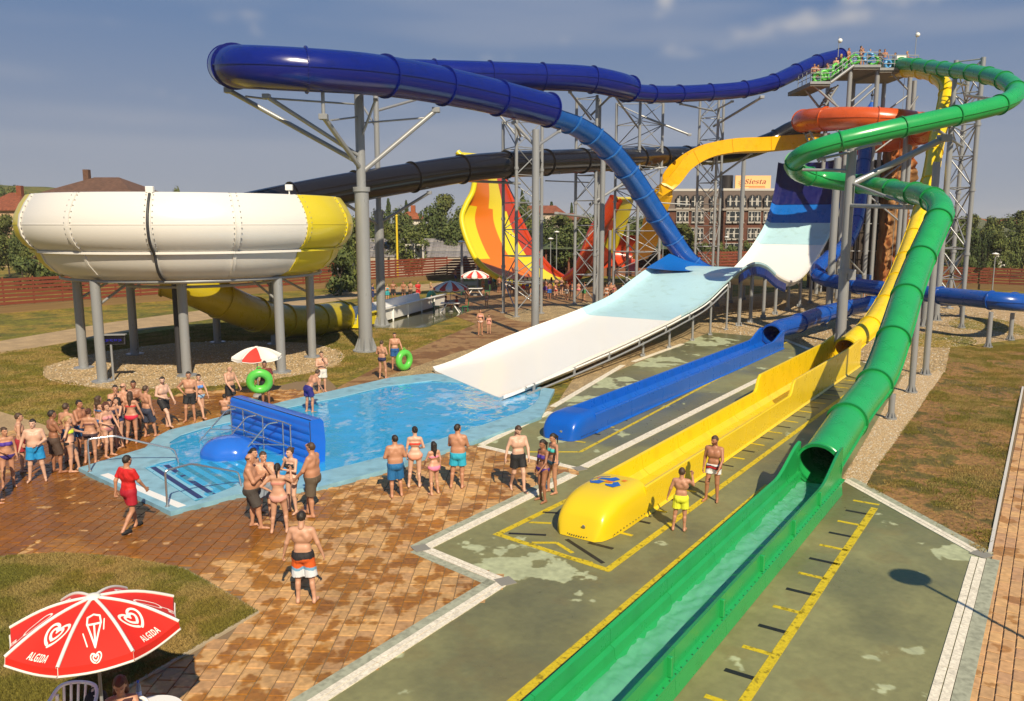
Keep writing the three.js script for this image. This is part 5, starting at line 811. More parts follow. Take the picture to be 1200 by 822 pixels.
for (const [px, top, d, w] of [[4, 250, 108, 30], [20, 262, 96, 26], [36, 268, 94, 26], [58, 275, 90, 24], [-12, 255, 100, 40]]) treeAt('round', ti++ % 4, px, top, d, w, 'low leafy tree on the waste ground beyond the bowl', 'trees beyond the bowl');
for (const [px, top, d, w] of [[2, 216, 240, 26], [14, 216, 236, 22], [24, 222, 230, 22], [36, 226, 226, 24], [50, 230, 220, 24], [-10, 214, 240, 30]]) treeAt('round', ti++ % 4, px, top, d, w, 'distant tree on the wooded hill behind the red roof', 'trees on the far hill', 4);
for (const [px, top, d, w] of [[1068, 262, 130, 40], [1098, 258, 126, 34], [1118, 252, 120, 34], [1138, 250, 124, 32], [1142, 266, 112, 26], [1165, 252, 128, 30], [1184, 250, 134, 34], [1202, 246, 134, 40], [1160, 268, 108, 26], [1172, 270, 105, 26], [1186, 266, 106, 28], [1203, 262, 106, 30], [1222, 258, 112, 40]]) treeAt('round', (ti++ * 3) % 4, px, top, d, w, 'dark leafy tree in the row beyond the right-hand fence'.replace('right-hand fence', 'fence past the low blue tube'), 'trees by the far lawn');
treeAt('round', 1, 206, 217, 190, 16, 'pale tree top peeping over the rim of the bowl');
for (const [px, d] of [[1149, 96], [1156, 97]]) treeAt('cone', 0, px, 278, d, 9, 'slim dark cypress before the white house', 'cypresses before the white house');
for (const [px, top, d, w] of [[398, 286, 80, 44], [415, 290, 84, 30], [1136, 298, 92, 22], [1158, 306, 90, 16], [30, 300, 84, 40], [62, 298, 86, 40], [84, 305, 84, 30]]) treeAt('bush', ti++ % 2, px, top, d, w, 'rounded shrub growing close behind the slat fence', 'shrubs behind the fences');
for (let i = 0; i < 9; i++) treeAt('bush', i % 2, 770 + i * 18, 281 + 5 * hash2(i, 1, 8), 119, 26, 'dark clipped shrub in the hedge before the hotel', 'hedge shrubs before the hotel');

// houses
const roofMats = { red: mat(lin(0.3, 0.085, 0.035), 0.85), brown: mat(lin(0.17, 0.085, 0.05), 0.85), orange: mat(lin(0.4, 0.11, 0.035), 0.85), green: mat(lin(0.1, 0.13, 0.06), 0.8), olive: mat(lin(0.13, 0.14, 0.08), 0.85), grey: mat(lin(0.22, 0.21, 0.21), 0.85) };
const glassM = new THREE.MeshPhysicalMaterial({ color: lin(0.03, 0.035, 0.04), roughness: 0.08, metalness: 0 }), frameM = mat(lin(0.5, 0.47, 0.43), 0.5);
function tiled(m) { const k = m.clone(); k.map = tex(256, 256, (u, v) => { const r = Math.floor(v * 32), n = 0.7 + 0.35 * hash2(Math.floor(u * 40 + (r % 2) * 0.5), r, 5) - 0.25 * (v * 32 % 1 < 0.14 ? 1 : 0); return [n, n, n].map(q => Math.min(1, q)); }, true, 1); return k; }
for (const k of Object.keys(roofMats)) roofMats[k] = tiled(roofMats[k]);
function hipRoof(w, d, h, ridge, x, y, z, over = 0.5) { const W = w / 2 + over, D = d / 2 + over, r = ridge / 2, pos = [-W, 0, D, W, 0, D, W, 0, -D, -W, 0, -D, -r, h, 0, r, h, 0], tri3 = [[0, 1, 5], [0, 5, 4], [1, 2, 5], [2, 3, 4], [2, 4, 5], [3, 0, 4], [0, 2, 1], [0, 3, 2]], P3 = [], U = []; for (const t of tri3) for (const i of t) { const px = pos[i * 3], py = pos[i * 3 + 1], pz = pos[i * 3 + 2]; P3.push(px + x, py + y, pz + z); U.push((px + pz) * 0.25, (py * 1.6 + Math.abs(pz) * 0.2) * 0.3); } const g = new THREE.BufferGeometry(); g.setAttribute('position', new THREE.Float32BufferAttribute(P3, 3)); g.setAttribute('uv', new THREE.Float32BufferAttribute(U, 2)); g.computeVertexNormals(); return g; }
function house(px0, px1, eavePy, topPy, d, wallC, roof, label, { ridge = 0.3, chim = 0, deep = 9, wins = 3, gy = 0 } = {}) {
  const a = P(px0, eavePy, d), b = P(px1, eavePy, d), w = b.x - a.x, cx = (a.x + b.x) / 2, eave = a.y, top = P(px0, topPy, d + deep / 2).y, o = thing('house', label, 'house', V3(cx, 0, -d - deep / 2));
  const wm = mat(wallC, 0.9); part('wall', box(w, eave, deep, cx, eave / 2, -d - deep / 2), wm, o); const r = part('roof', hipRoof(w, deep, top - eave, w * ridge, cx, eave + 0.01, -d - deep / 2), roofMats[roof], o);
  if (chim) part('chimney', box(0.8, 2.2, 0.8, cx + w * chim, top, -d - deep / 2 + 0.5), roofMats[roof], r);
  for (let i = 0; i < wins; i++) { const x = a.x + w * (i + 0.5) / wins, y = eave - 1.7; const f = part('window', box(1.3, 1.5, 0.12, x, y, -d + 0.04), frameM, o); part('pane', box(1.06, 1.26, 0.04, x, y, -d + 0.11), glassM, f); }
  return o;
}
house(52, 152, 226, 208, 118, lin(0.45, 0.36, 0.24), 'brown', 'large house with a broad brown hipped roof behind the bowl', { deep: 12, chim: -0.22 });
house(-26, 20, 247, 226, 130, lin(0.5, 0.34, 0.2), 'red', 'ochre house with a red roof below the wooded hill', { deep: 10, chim: 0.18, wins: 2 });
house(466, 492, 257, 248, 148, lin(0.62, 0.58, 0.5), 'orange', 'small white house with orange roof and chimney among the trees', { deep: 8, chim: 0.1, wins: 2 });
house(408, 428, 262, 254, 140, lin(0.5, 0.42, 0.25), 'red', 'cream house half hidden by the twin columns', { deep: 7, wins: 1 });
house(612, 660, 250, 241, 160, lin(0.5, 0.42, 0.33), 'red', 'house with a long red roof above the trees', { deep: 9, wins: 3, ridge: 0.7 });
house(660, 682, 258, 250, 150, lin(0.5, 0.42, 0.33), 'red', 'small house with red roof behind the half pipe trough', { deep: 8, wins: 1 });
house(548, 560, 258, 246, 150, lin(0.5, 0.42, 0.33), 'brown', 'brown roofed house beside the scalloped yellow edge', { deep: 7, wins: 1 });
house(1146, 1186, 272, 256, 130, lin(0.66, 0.64, 0.6), 'olive', 'white house with a steep olive green hipped roof', { deep: 10, ridge: 0.08, wins: 2 });
house(1146, 1166, 262, 255, 170, lin(0.5, 0.3, 0.2), 'orange', 'distant house with an orange roof behind the white house', { deep: 8, wins: 2 });
house(1108, 1124, 282, 272, 140, lin(0.5, 0.34, 0.2), 'orange', 'orange house seen through the tallest lattice tower', { deep: 8, wins: 1 });
house(1186, 1206, 263, 256, 165, lin(0.5, 0.34, 0.22), 'orange', 'orange roofed house among the dark trees by the far lawn', { deep: 8, wins: 1 });
house(395, 408, 320, 303, 84, lin(0.2, 0.2, 0.2), 'grey', 'small grey shed behind the fence by the bowl', { deep: 5, wins: 0 });
// long low barn with lapped grey roof
{
  const d = 106, a = P(428, 303, d), b = P(556, 306, d), top = P(430, 280, d + 6).y, w = b.x - a.x, cx = (a.x + b.x) / 2, eave = 2.6, o = thing('barn', 'long low barn with lapped grey boarded roof behind the fence', 'barn', V3(cx, 0, -d - 6));
  part('wall', box(w, eave, 12, cx, eave / 2, -d - 6), mat(lin(0.4, 0.34, 0.27), 0.9), o); const rows = 6, grey = [lin(0.24, 0.22, 0.22), lin(0.2, 0.19, 0.19), lin(0.28, 0.26, 0.25)].map(c => mat(c, 0.85, { map: tex(256, 64, (u, v) => { const n = 0.75 + 0.3 * tfbm(u, v, 10, 4, 211) + 0.2 * (hash2(Math.floor(u * 60), 1, 3) - 0.5); return [n, n, n].map(q => Math.min(1, q)); }) }));
  for (let i = 0; i < rows; i++) { const y0 = mix(eave, top, i / rows), y1 = mix(eave, top, (i + 1.06) / rows), z0 = mix(-d, -d - 6, i / rows), z1 = mix(-d, -d - 6, (i + 1.06) / rows); const g = fromArrays([a.x - 0.5, y0 + 0.12, z0 + 0.1, b.x + 0.5, y0 + 0.12, z0 + 0.1, b.x + 0.5, y1 + 0.02, z1, a.x - 0.5, y1 + 0.02, z1, a.x - 0.5, y0, z0 + 0.1, b.x + 0.5, y0, z0 + 0.1], [0, 1, 2, 0, 2, 3, 4, 5, 1, 4, 1, 0], [0, 0, 4, 0, 4, 1, 0, 1, 0, 0, 4, 0]); part('roof_board', g, grey[i % 3], o); }
  part('rear_roof', fromArrays([a.x - 0.5, top, -d - 6, b.x + 0.5, top, -d - 6, b.x + 0.5, eave, -d - 12, a.x - 0.5, eave, -d - 12], [0, 1, 2, 0, 2, 3]), grey[0], o);
  part('gable', fromArrays([a.x - 0.3, eave, -d, a.x - 0.3, top, -d - 6, a.x - 0.3, eave, -d - 12], [0, 1, 2]), mat(lin(0.4, 0.34, 0.27), 0.9), o);
  const c = P(486, 295, d - 0.4); const f = part('dormer', rbox(2.4, 1.9, 2.2, 0.04, c.x, c.y, c.z - 0.9), frameM, o); for (const s of [-0.52, 0.52]) part('pane', box(0.9, 1.5, 0.05, c.x + s, c.y, c.z + 0.22), glassM, f);
}
{ const a = P(464.5, 253, 100), t = thing('flag_pole', 'thin yellow pole in front of the grey barn roof', 'pole', V3(a.x, 0, a.z)); part('shaft', cyl(V3(a.x, 0, a.z), a, 0.14, 0.12, 10), mat(lin(0.7, 0.5, 0.02), 0.5), t); part('cap', new THREE.SphereGeometry(0.16, 10, 8).translate(a.x, a.y, a.z), mat(lin(0.7, 0.5, 0.02), 0.5), t); }
// pavilion with green roof
{ const d = 106, o = thing('pavilion', 'long open pavilion with a low green roof behind the half pipe', 'pavilion', P(715, 330, d + 4).setY(0)), a = P(640, 292, d), b = P(802, 294, d), cx = (a.x + b.x) / 2, w = b.x - a.x; part('roof', hipRoof(w, 9, P(0, 279, d + 4).y - a.y, w * 0.8, cx, a.y, -d - 4.5, 0.6), roofMats.green, o); for (let i = 0; i <= 6; i++) part('post', box(0.25, a.y, 0.25, a.x + w * i / 6, a.y / 2, -d - 0.3), mat(lin(0.16, 0.05, 0.025), 0.7), o); part('back_wall', box(w, a.y - 0.1, 0.2, cx, a.y / 2, -d - 8), mat(lin(0.15, 0.06, 0.035), 0.9), o); part('counter', box(w * 0.7, 1.1, 0.6, cx, 0.55, -d - 2.5), mat(lin(0.2, 0.08, 0.04), 0.8), o); }
// hotel
{
  const d = 128, o = thing('hotel', 'brown brick hotel with grey mansard storey and roof sign', 'hotel', P(870, 300, d + 7).setY(0)), brick = mat(lin(0.13, 0.05, 0.03), 0.9, { map: tex(512, 512, (u, v) => { const r = Math.floor(v * 64), k = 0.8 + 0.3 * hash2(Math.floor(u * 32 + (r % 2) * 0.5), r, 5); return [k, k, k].map(q => Math.min(1, q)); }, true, 0.3) }), mans = mat(lin(0.12, 0.09, 0.075), 0.85);
  const X = px => P(px, 260, d).x, Y = py => P(600, py, d).y;
  for (const [a, b, zo] of [[781, 842, 0], [845, 985, -1.5]]) {
    const w = X(b) - X(a), cx = (X(a) + X(b)) / 2; part('brick_wall', box(w, Y(246), 12, cx, Y(246) / 2, -d - 6 - zo), brick, o); part('mansard', (() => { const g = box(w, Y(223) - Y(246), 12, cx, (Y(223) + Y(246)) / 2, -d - 6 - zo), p = g.attributes.position; for (let i = 0; i < p.count; i++) if (p.getY(i) > Y(235)) { p.setZ(i, p.getZ(i) + (p.getZ(i) > -d - 6 - zo ? -0.7 : 0.7)); } g.computeVertexNormals(); return g; })(), mans, o);
    part('cornice', box(w + 0.5, 0.3, 12.5, cx, Y(246) + 0.02, -d - 6 - zo), mat(lin(0.3, 0.26, 0.22), 0.8), o); part('parapet', box(w + 0.1, 0.35, 10.8, cx, Y(222.5), -d - 6 - zo), mat(lin(0.5, 0.47, 0.42), 0.7), o);
  }
  const curtainM = mat(lin(0.4, 0.38, 0.34), 0.9), archM = mat(lin(0.06, 0.04, 0.03), 0.8);
  const win = (px, py, w, h, arch) => { const zo = px > 843 ? -1.5 : 0, x = X(px), y = Y(py), z = -d - zo + (arch ? 0.05 : 0.05); const sh = new THREE.Shape(), hw = w / 2; sh.moveTo(-hw, -h / 2); sh.lineTo(hw, -h / 2); if (arch) { sh.lineTo(hw, h / 2 - hw); sh.absarc(0, h / 2 - hw, hw, 0, Math.PI, false); } else { sh.lineTo(hw, h / 2); sh.lineTo(-hw, h / 2); } const mk = (k, dep, zz) => { const g = new THREE.ExtrudeGeometry(sh, { depth: dep, bevelEnabled: false, curveSegments: 8 }); g.scale(k, k, 1); g.translate(x, y, zz); return g; };
    const f = part('window', mk(1.1, 0.14, z - 0.02), arch ? archM : frameM, o); part('pane', mk(0.98, 0.05, z + 0.1), glassM, f); part('frame', [box(w * 0.98, 0.1, 0.06, x, y - h * 0.02, z + 0.17), box(0.09, h * 0.9, 0.06, x, y, z + 0.175)], frameM, f); part('curtain', box(w * 0.3, h * 0.6, 0.03, x + (hash2(Math.round(px), Math.round(py), 6) - 0.5) * w * 0.5, y - h * 0.06, z + 0.16), curtainM, f); part('sill', box(w * 1.25, 0.12, 0.3, x, y - h / 2 * 1.14 - 0.08, z + 0.1), mat(lin(0.5, 0.47, 0.42), 0.7), f); };
  for (const px of [795.5, 803, 813, 820, 835, 851.5, 859, 866.5, 877, 884, 894.5, 902, 912, 922]) win(px, 236, 0.92, 1.75, true);
  for (const py of [254, 273.5, 291]) for (const px of [796, 803, 814, 821, 835.5, 851.5, 858, 864.5, 877, 884, 894.5, 901, 912, 922]) win(px, py, 0.86, 1.5, false);
  part('roof_tank', cyl(V3(X(858), Y(224), -d - 4), V3(X(858), Y(204), -d - 4), 0.95, 0.95, 20), mat(lin(0.02, 0.016, 0.015), 0.5), o);
  const S = document.createElement('canvas'); S.width = 512; S.height = 256; const c = S.getContext('2d'); c.fillStyle = '#e9b478'; c.fillRect(0, 0, 512, 256); c.fillStyle = '#7a2f18'; c.strokeStyle = '#7a2f18'; c.font = 'italic bold 104px serif'; c.fillText('Siesta', 130, 130); c.lineWidth = 7; c.beginPath(); c.arc(92, 118, 26, 0, 7); c.stroke(); for (let i = 0; i < 10; i++) { const a = i * 0.628; c.beginPath(); c.moveTo(92 + 34 * Math.cos(a), 118 + 34 * Math.sin(a)); c.lineTo(92 + 52 * Math.cos(a), 118 + 52 * Math.sin(a)); c.stroke(); } c.fillStyle = '#c05a20'; c.fillRect(70, 158, 360, 12); for (let i = 0; i < 16; i++) c.fillRect(200 + i * 15, 176, 9, 16); const tx = new THREE.CanvasTexture(S); tx.colorSpace = THREE.SRGBColorSpace;
  const w = X(906) - X(864), h = Y(205) - Y(225), cx = (X(864) + X(906)) / 2, cy = (Y(205) + Y(225)) / 2; const sg = part('roof_sign', box(w, h, 0.3, cx, cy, -d - 2.2), mat(lin(0.4, 0.22, 0.1), 0.7), o); const pl = new THREE.PlaneGeometry(w, h); pl.translate(cx, cy, -d - 2.04); part('sign_face', pl, new THREE.MeshStandardMaterial({ map: tx, roughness: 0.6 }), sg);
}
// street lamps
function lamp(px, py, hd, label, r = 0.07, group = 'lamp posts about the grounds') { const b = G(px, py), y = topOf(b, hd), t = thing('street_lamp', label, 'lamp post', b.clone(), group); part('pole', cyl(b, V3(b.x, y, b.z), r, r * 0.7, 10), galv, t); part('lamp_head', new THREE.LatheGeometry([[0.02, 0.25], [0.3, 0.16], [0.36, 0.08], [0.2, 0], [0.02, -0.05]].map(p => new THREE.Vector2(...p)), 16).translate(b.x, y, b.z), whitePlastic, t); return t; }
lamp(541.5, 346, 285, 'thick grey lamp post between the crowd and the barn', 0.16); lamp(524, 318, 271, 'slim lamp post before the dark trees right of the barn'.replace(' right of the barn', ' beyond the barn'));
lamp(645, 330, 281, 'slim lamp post by the green pavilion roof'); lamp(652, 326, 273, 'taller lamp post behind the green pavilion roof'); lamp(1163, 341, 299, 'slim lamp post standing before the far slat fence'); lamp(850, 318, 279, 'lamp post before the hotel hedge'); lamp(776, 326, 277, 'lamp post seen between half pipe and lattice tower');
{ // the lamp whose shadow falls across the splash pad; it stands just outside the picture
  const b = V3(9.9, 0, -9.8), t = thing('street_lamp', 'tall lamp post beside the paved walk', 'lamp post', b.clone(), 'lamp posts about the grounds'); part('pole', cyl(b, V3(b.x, 5.2, b.z), 0.05, 0.04, 10), galv, t); part('lamp_head', new THREE.LatheGeometry([[0.02, 0.12], [0.34, 0.1], [0.4, 0.04], [0.3, 0], [0.02, -0.03]].map(p => new THREE.Vector2(...p)), 18).translate(b.x, 5.25, b.z), whitePlastic, t);
}
// ---------------------------------------------------------------- people: bodies from a smooth distance field
function netMesh(lo, hi, cell, shapes, clips = [], noise = 0) {
  const nx = Math.ceil((hi[0] - lo[0]) / cell) + 3, ny = Math.ceil((hi[1] - lo[1]) / cell) + 3, nz = Math.ceil((hi[2] - lo[2]) / cell) + 3, f = new Float32Array(nx * ny * nz).fill(1), ox = lo[0] - cell, oy = lo[1] - cell, oz = lo[2] - cell;
  for (const s of shapes) {
    const k = s.k || 0.03, m = k + cell * 2, b = s.bb, i0 = Math.max(0, Math.floor((b[0] - m - ox) / cell)), i1 = Math.min(nx - 1, Math.ceil((b[3] + m - ox) / cell)), j0 = Math.max(0, Math.floor((b[1] - m - oy) / cell)), j1 = Math.min(ny - 1, Math.ceil((b[4] + m - oy) / cell)), l0 = Math.max(0, Math.floor((b[2] - m - oz) / cell)), l1 = Math.min(nz - 1, Math.ceil((b[5] + m - oz) / cell));
    for (let l = l0; l <= l1; l++) for (let j = j0; j <= j1; j++) { let q = (l * ny + j) * nx + i0; const y = oy + j * cell, z = oz + l * cell; for (let i = i0; i <= i1; i++, q++) { const d = s.d(ox + i * cell, y, z), a = f[q], h = k - Math.abs(a - d); f[q] = Math.min(a, d) - (h > 0 ? h * h / (4 * k) : 0); } }
  }
  if (clips.length || noise) for (let l = 0, q = 0; l < nz; l++) for (let j = 0; j < ny; j++) for (let i = 0; i < nx; i++, q++) { if (f[q] > 0.2) continue; const x = ox + i * cell, y = oy + j * cell, z = oz + l * cell; if (noise) f[q] += noise * (fbm(x * 38 + z * 21, y * 15 + z * 30, 2, 301) - 0.5) * 2; for (const c of clips) { const v = c(x, y, z); if (v > f[q]) f[q] = v; } }
  const id = new Int32Array(nx * ny * nz).fill(-1), pos = [], idx = [], off = [0, 1, nx, nx + 1, nx * ny, nx * ny + 1, nx * ny + nx, nx * ny + nx + 1], ed = [[0, 1], [2, 3], [4, 5], [6, 7], [0, 2], [1, 3], [4, 6], [5, 7], [0, 4], [1, 5], [2, 6], [3, 7]];
  for (let l = 0; l < nz - 1; l++) for (let j = 0; j < ny - 1; j++) for (let i = 0; i < nx - 1; i++) {
    const q = (l * ny + j) * nx + i; let mask = 0; for (let c = 0; c < 8; c++) if (f[q + off[c]] < 0) mask |= 1 << c; if (!mask || mask === 255) continue;
    let x = 0, y = 0, z = 0, n = 0; for (const [a, b] of ed) { if (((mask >> a) & 1) === ((mask >> b) & 1)) continue; const va = f[q + off[a]], vb = f[q + off[b]], t = va / (va - vb); x += (a & 1) + (((b & 1) - (a & 1)) * t); y += ((a >> 1) & 1) + ((((b >> 1) & 1) - ((a >> 1) & 1)) * t); z += (a >> 2) + (((b >> 2) - (a >> 2)) * t); n++; }
    id[q] = pos.length / 3; pos.push(ox + (i + x / n) * cell, oy + (j + y / n) * cell, oz + (l + z / n) * cell);
  }
  const quad = (a, b, c, d, flip) => { if (a < 0 || b < 0 || c < 0 || d < 0) return; flip ? idx.push(a, c, b, a, d, c) : idx.push(a, b, c, a, c, d); };
  for (let l = 1; l < nz - 1; l++) for (let j = 1; j < ny - 1; j++) for (let i = 1; i < nx - 1; i++) {
    const q = (l * ny + j) * nx + i, v = f[q] < 0, Y = nx, Z = nx * ny;
    if (v !== (f[q + 1] < 0)) quad(id[q - Y - Z], id[q - Z], id[q], id[q - Y], !v);
    if (v !== (f[q + Y] < 0)) quad(id[q - 1 - Z], id[q - Z], id[q], id[q - 1], v);
    if (v !== (f[q + Z] < 0)) quad(id[q - 1 - Y], id[q - Y], id[q], id[q - 1], !v);
  }
  const g = new THREE.BufferGeometry(); g.setAttribute('position', new THREE.Float32BufferAttribute(pos, 3)); g.setIndex(idx); g.computeVertexNormals(); return g;
}
function capsule(a, b, ra, rb, k = 0.03, plane = null) {   // plane: cuts the far end flat
  const ax = a[0], ay = a[1], az = a[2], dx = b[0] - ax, dy = b[1] - ay, dz = b[2] - az, L2 = dx * dx + dy * dy + dz * dz || 1e-9, R = Math.max(ra, rb), L = Math.sqrt(L2);
  return { k, bb: [Math.min(ax, b[0]) - R, Math.min(ay, b[1]) - R, Math.min(az, b[2]) - R, Math.max(ax, b[0]) + R, Math.max(ay, b[1]) + R, Math.max(az, b[2]) + R], d: (x, y, z) => { const px = x - ax, py = y - ay, pz = z - az; let tt = (px * dx + py * dy + pz * dz) / L2; const t = tt < 0 ? 0 : tt > 1 ? 1 : tt, qx = px - dx * t, qy = py - dy * t, qz = pz - dz * t; let d = Math.sqrt(qx * qx + qy * qy + qz * qz) - ra - (rb - ra) * t; if (plane) d = Math.max(d, (tt - 1) * L); return d; } };
}
function ellip(c, r, k = 0.02) { const m = Math.min(...r); return { k, bb: [c[0] - r[0], c[1] - r[1], c[2] - r[2], c[0] + r[0], c[1] + r[1], c[2] + r[2]], d: (x, y, z) => { const a = (x - c[0]) / r[0], b = (y - c[1]) / r[1], e = (z - c[2]) / r[2], n = Math.sqrt(a * a + b * b + e * e); return (n - 1) * m * (n < 1 ? 1 : 0.5 + 0.5 * Math.min(1, 1 / n)) * 1; } }; }
const boundsOf = (shapes, pad = 0.02) => { const lo = [9, 9, 9], hi = [-9, -9, -9]; for (const s of shapes) for (let k = 0; k < 3; k++) { lo[k] = Math.min(lo[k], s.bb[k] - pad); hi[k] = Math.max(hi[k], s.bb[k + 3] + pad); } return [lo, hi]; };
const memo = new Map(), cached = (k, fn) => { if (!memo.has(k)) memo.set(k, fn()); return memo.get(k); };

// head with a face; the vertex colours darken brows, eyes and lips against the skin colour
function headGeo(cell, fem, beard) {
  return cached('head' + cell + fem + beard, () => {
    const w = fem ? 0.94 : 1, sh = [ellip([0, 0.012, -0.008], [0.076 * w, 0.104, 0.095]), ellip([0, -0.045, 0.018], [0.060 * w, 0.072, 0.072], 0.02), ellip([0, -0.1, 0.052], [0.028 * w, 0.02, 0.026], 0.02), capsule([0, 0.005, 0.086], [0, -0.03, 0.106], 0.008, 0.013, 0.012), ellip([0.078 * w, -0.012, -0.004], [0.012, 0.031, 0.02], 0.006), ellip([-0.078 * w, -0.012, -0.004], [0.012, 0.031, 0.02], 0.006), capsule([0.02, 0.022, 0.082], [0.045, 0.02, 0.072], 0.008, 0.007, 0.012), capsule([-0.02, 0.022, 0.082], [-0.045, 0.02, 0.072], 0.008, 0.007, 0.012), capsule([-0.02, -0.062, 0.08], [0.02, -0.062, 0.08], 0.009, 0.009, 0.012), capsule([0, -0.07, -0.02], [0, -0.17, -0.028], 0.052 * w, 0.056 * w, 0.03)];
    const [lo, hi] = boundsOf(sh), g = netMesh(lo, hi, cell, sh), p = g.attributes.position, c = new Float32Array(p.count * 3);
    for (let i = 0; i < p.count; i++) { const x = Math.abs(p.getX(i)), y = p.getY(i), z = p.getZ(i); let k = [1, 1, 1]; if (z > 0.05) { if (Math.hypot((x - 0.031) / 0.014, (y - 0.002) / 0.0075) < 1) k = Math.abs(x - 0.031) < 0.0065 ? [0.08, 0.08, 0.1] : [1.15, 1.3, 1.5]; else if (Math.hypot((x - 0.033) / 0.02, (y - 0.021) / 0.006) < 1) k = [0.22, 0.18, 0.16]; else if (Math.hypot(x / 0.022, (y + 0.062) / 0.009) < 1) k = [0.85, 0.5, 0.5]; } if (beard && k[0] === 1 && y < -0.035 && z > -0.01 && !(x < 0.016 && y > -0.045)) k = [0.4, 0.33, 0.3]; c.set(k, i * 3); }
    g.setAttribute('color', new THREE.BufferAttribute(c, 3)); return g;
  });
}
function hairGeo(style, cell, fem) {
  return cached('hair' + style + cell + fem, () => {
    const w = fem ? 0.95 : 1, sh = [ellip([0, 0.022, -0.014], [0.086 * w, 0.106, 0.104])], keep = (x, y, z) => Math.min(0.05 + 0.25 * Math.abs(x) - y + Math.max(0, 0.05 - z) * -0.3, Math.max(z - 0.012, -0.055 - y - (style === 'short' || style === 'bald' ? 0 : 0.02)));
    const extra = []; const S = capsule;
    if (style === 'long') extra.push(S([0, 0.02, -0.06], [0, -0.14, -0.075], 0.085, 0.075), S([0, -0.14, -0.075], [0, -0.36, -0.085], 0.072, 0.035), S([0.06, 0, -0.03], [0.075, -0.16, -0.03], 0.035, 0.03), S([-0.06, 0, -0.03], [-0.075, -0.16, -0.03], 0.035, 0.03));
    if (style === 'pony') extra.push(S([0, 0.05, -0.1], [0, -0.02, -0.15], 0.025, 0.03), S([0, -0.02, -0.15], [0, -0.2, -0.12], 0.028, 0.014));
    if (style === 'bun') extra.push(ellip([0, 0.07, -0.1], [0.042, 0.038, 0.042]));
    if (style === 'curly') { sh[0] = ellip([0, 0.02, -0.025], [0.115, 0.125, 0.115]); extra.push(ellip([0, -0.07, -0.06], [0.1, 0.08, 0.07])); }
    if (style === 'bald') { sh[0] = ellip([0, 0.01, -0.014], [0.082, 0.06, 0.1]); }
    const base = netMesh(...boundsOf(sh, 0.03), cell, sh, [style === 'bald' ? (x, y, z) => Math.max(Math.max(z - 0.0, -0.05 - y), y - 0.06) : keep], style === 'curly' ? 0.02 : 0.005);
    return extra.length ? mergeAll([base, netMesh(...boundsOf(extra, 0.03), cell, extra, [], 0.008)]) : base;
  });
}
function handGeo(cell, curl) {
  return cached('hand' + cell + curl, () => {
    const sh = [], Z = [0.029, 0.0105, -0.0095, -0.028], Ls = [0.068, 0.077, 0.071, 0.056];
    sh.push(capsule([0, 0.03, 0], [0, -0.01, 0], 0.024, 0.02, 0.012));
    for (let k = 0; k < 4; k++) { sh.push(capsule([0, -0.005, Z[k] * 0.55], [0, -0.085, Z[k]], 0.014, 0.0115, 0.012)); let p = [0, -0.085, Z[k]], a = 0.25 * curl; for (let s = 0; s < 3; s++) { const L = Ls[k] * [0.45, 0.32, 0.26][s], q = [p[0] - Math.sin(a) * L, p[1] - Math.cos(a) * L, p[2] * 1.02]; sh.push(capsule(p, q, 0.0098 - s * 0.0008, 0.009 - s * 0.001, 0.004)); p = q; a += 0.55 * curl + 0.1 * k * curl * 0.3; } }
    sh.push(capsule([0, -0.018, 0.02], [-0.008, -0.05, 0.05], 0.015, 0.0125, 0.01), capsule([-0.008, -0.05, 0.05], [-0.02, -0.082, 0.058], 0.0115, 0.0095, 0.005));
    const g = netMesh(...boundsOf(sh, 0.01), cell, sh); return g;
  });
}
const ARMS = { down: [[0.235, 1.14, -0.02], [0.25, 0.89, 0.05]], out: [[0.28, 1.16, -0.02], [0.35, 0.93, 0.04]], hip: [[0.39, 1.19, -0.09], [0.2, 1.02, 0.05]], cross: [[0.235, 1.15, 0.1], [-0.05, 1.2, 0.22]], chin: [[0.2, 1.17, 0.15], [0.06, 1.41, 0.2]], fwd: [[0.25, 1.22, 0.17], [0.24, 1.16, 0.42]], side: [[0.4, 1.27, 0.1], [0.6, 1.14, 0.22]], up: [[0.3, 1.26, 0.14], [0.26, 1.5, 0.2]], belly: [[0.26, 1.15, 0.0], [0.1, 1.06, 0.21]], behind: [[0.27, 1.15, -0.11], [0.09, 1.03, -0.19]], swingF: [[0.235, 1.16, 0.1], [0.22, 0.96, 0.26]], swingB: [[0.24, 1.16, -0.13], [0.25, 0.92, -0.14]], rail: [[0.3, 1.2, 0.18], [0.34, 1.1, 0.42]], low: [[0.24, 1.14, 0.1], [0.2, 0.93, 0.28]], ring: [[0.28, 1.15, 0.06], [0.33, 0.98, 0.24]] };
const LEGS = { stand: [[0.105, 0.49, 0.015], [0.112, 0.085, -0.02]], wide: [[0.14, 0.49, 0.01], [0.185, 0.085, -0.02]], fwd: [[0.1, 0.52, 0.15], [0.1, 0.085, 0.2]], back: [[0.1, 0.49, -0.02], [0.1, 0.13, -0.27]], relax: [[0.13, 0.5, 0.09], [0.16, 0.085, 0.05]], step: [[0.12, 0.58, 0.32], [0.14, 0.21, 0.44]], sit: [[0.12, 0.93, 0.42], [0.12, 0.5, 0.46]], crouch: [[0.2, 0.62, 0.2], [0.15, 0.2, 0.0]] };
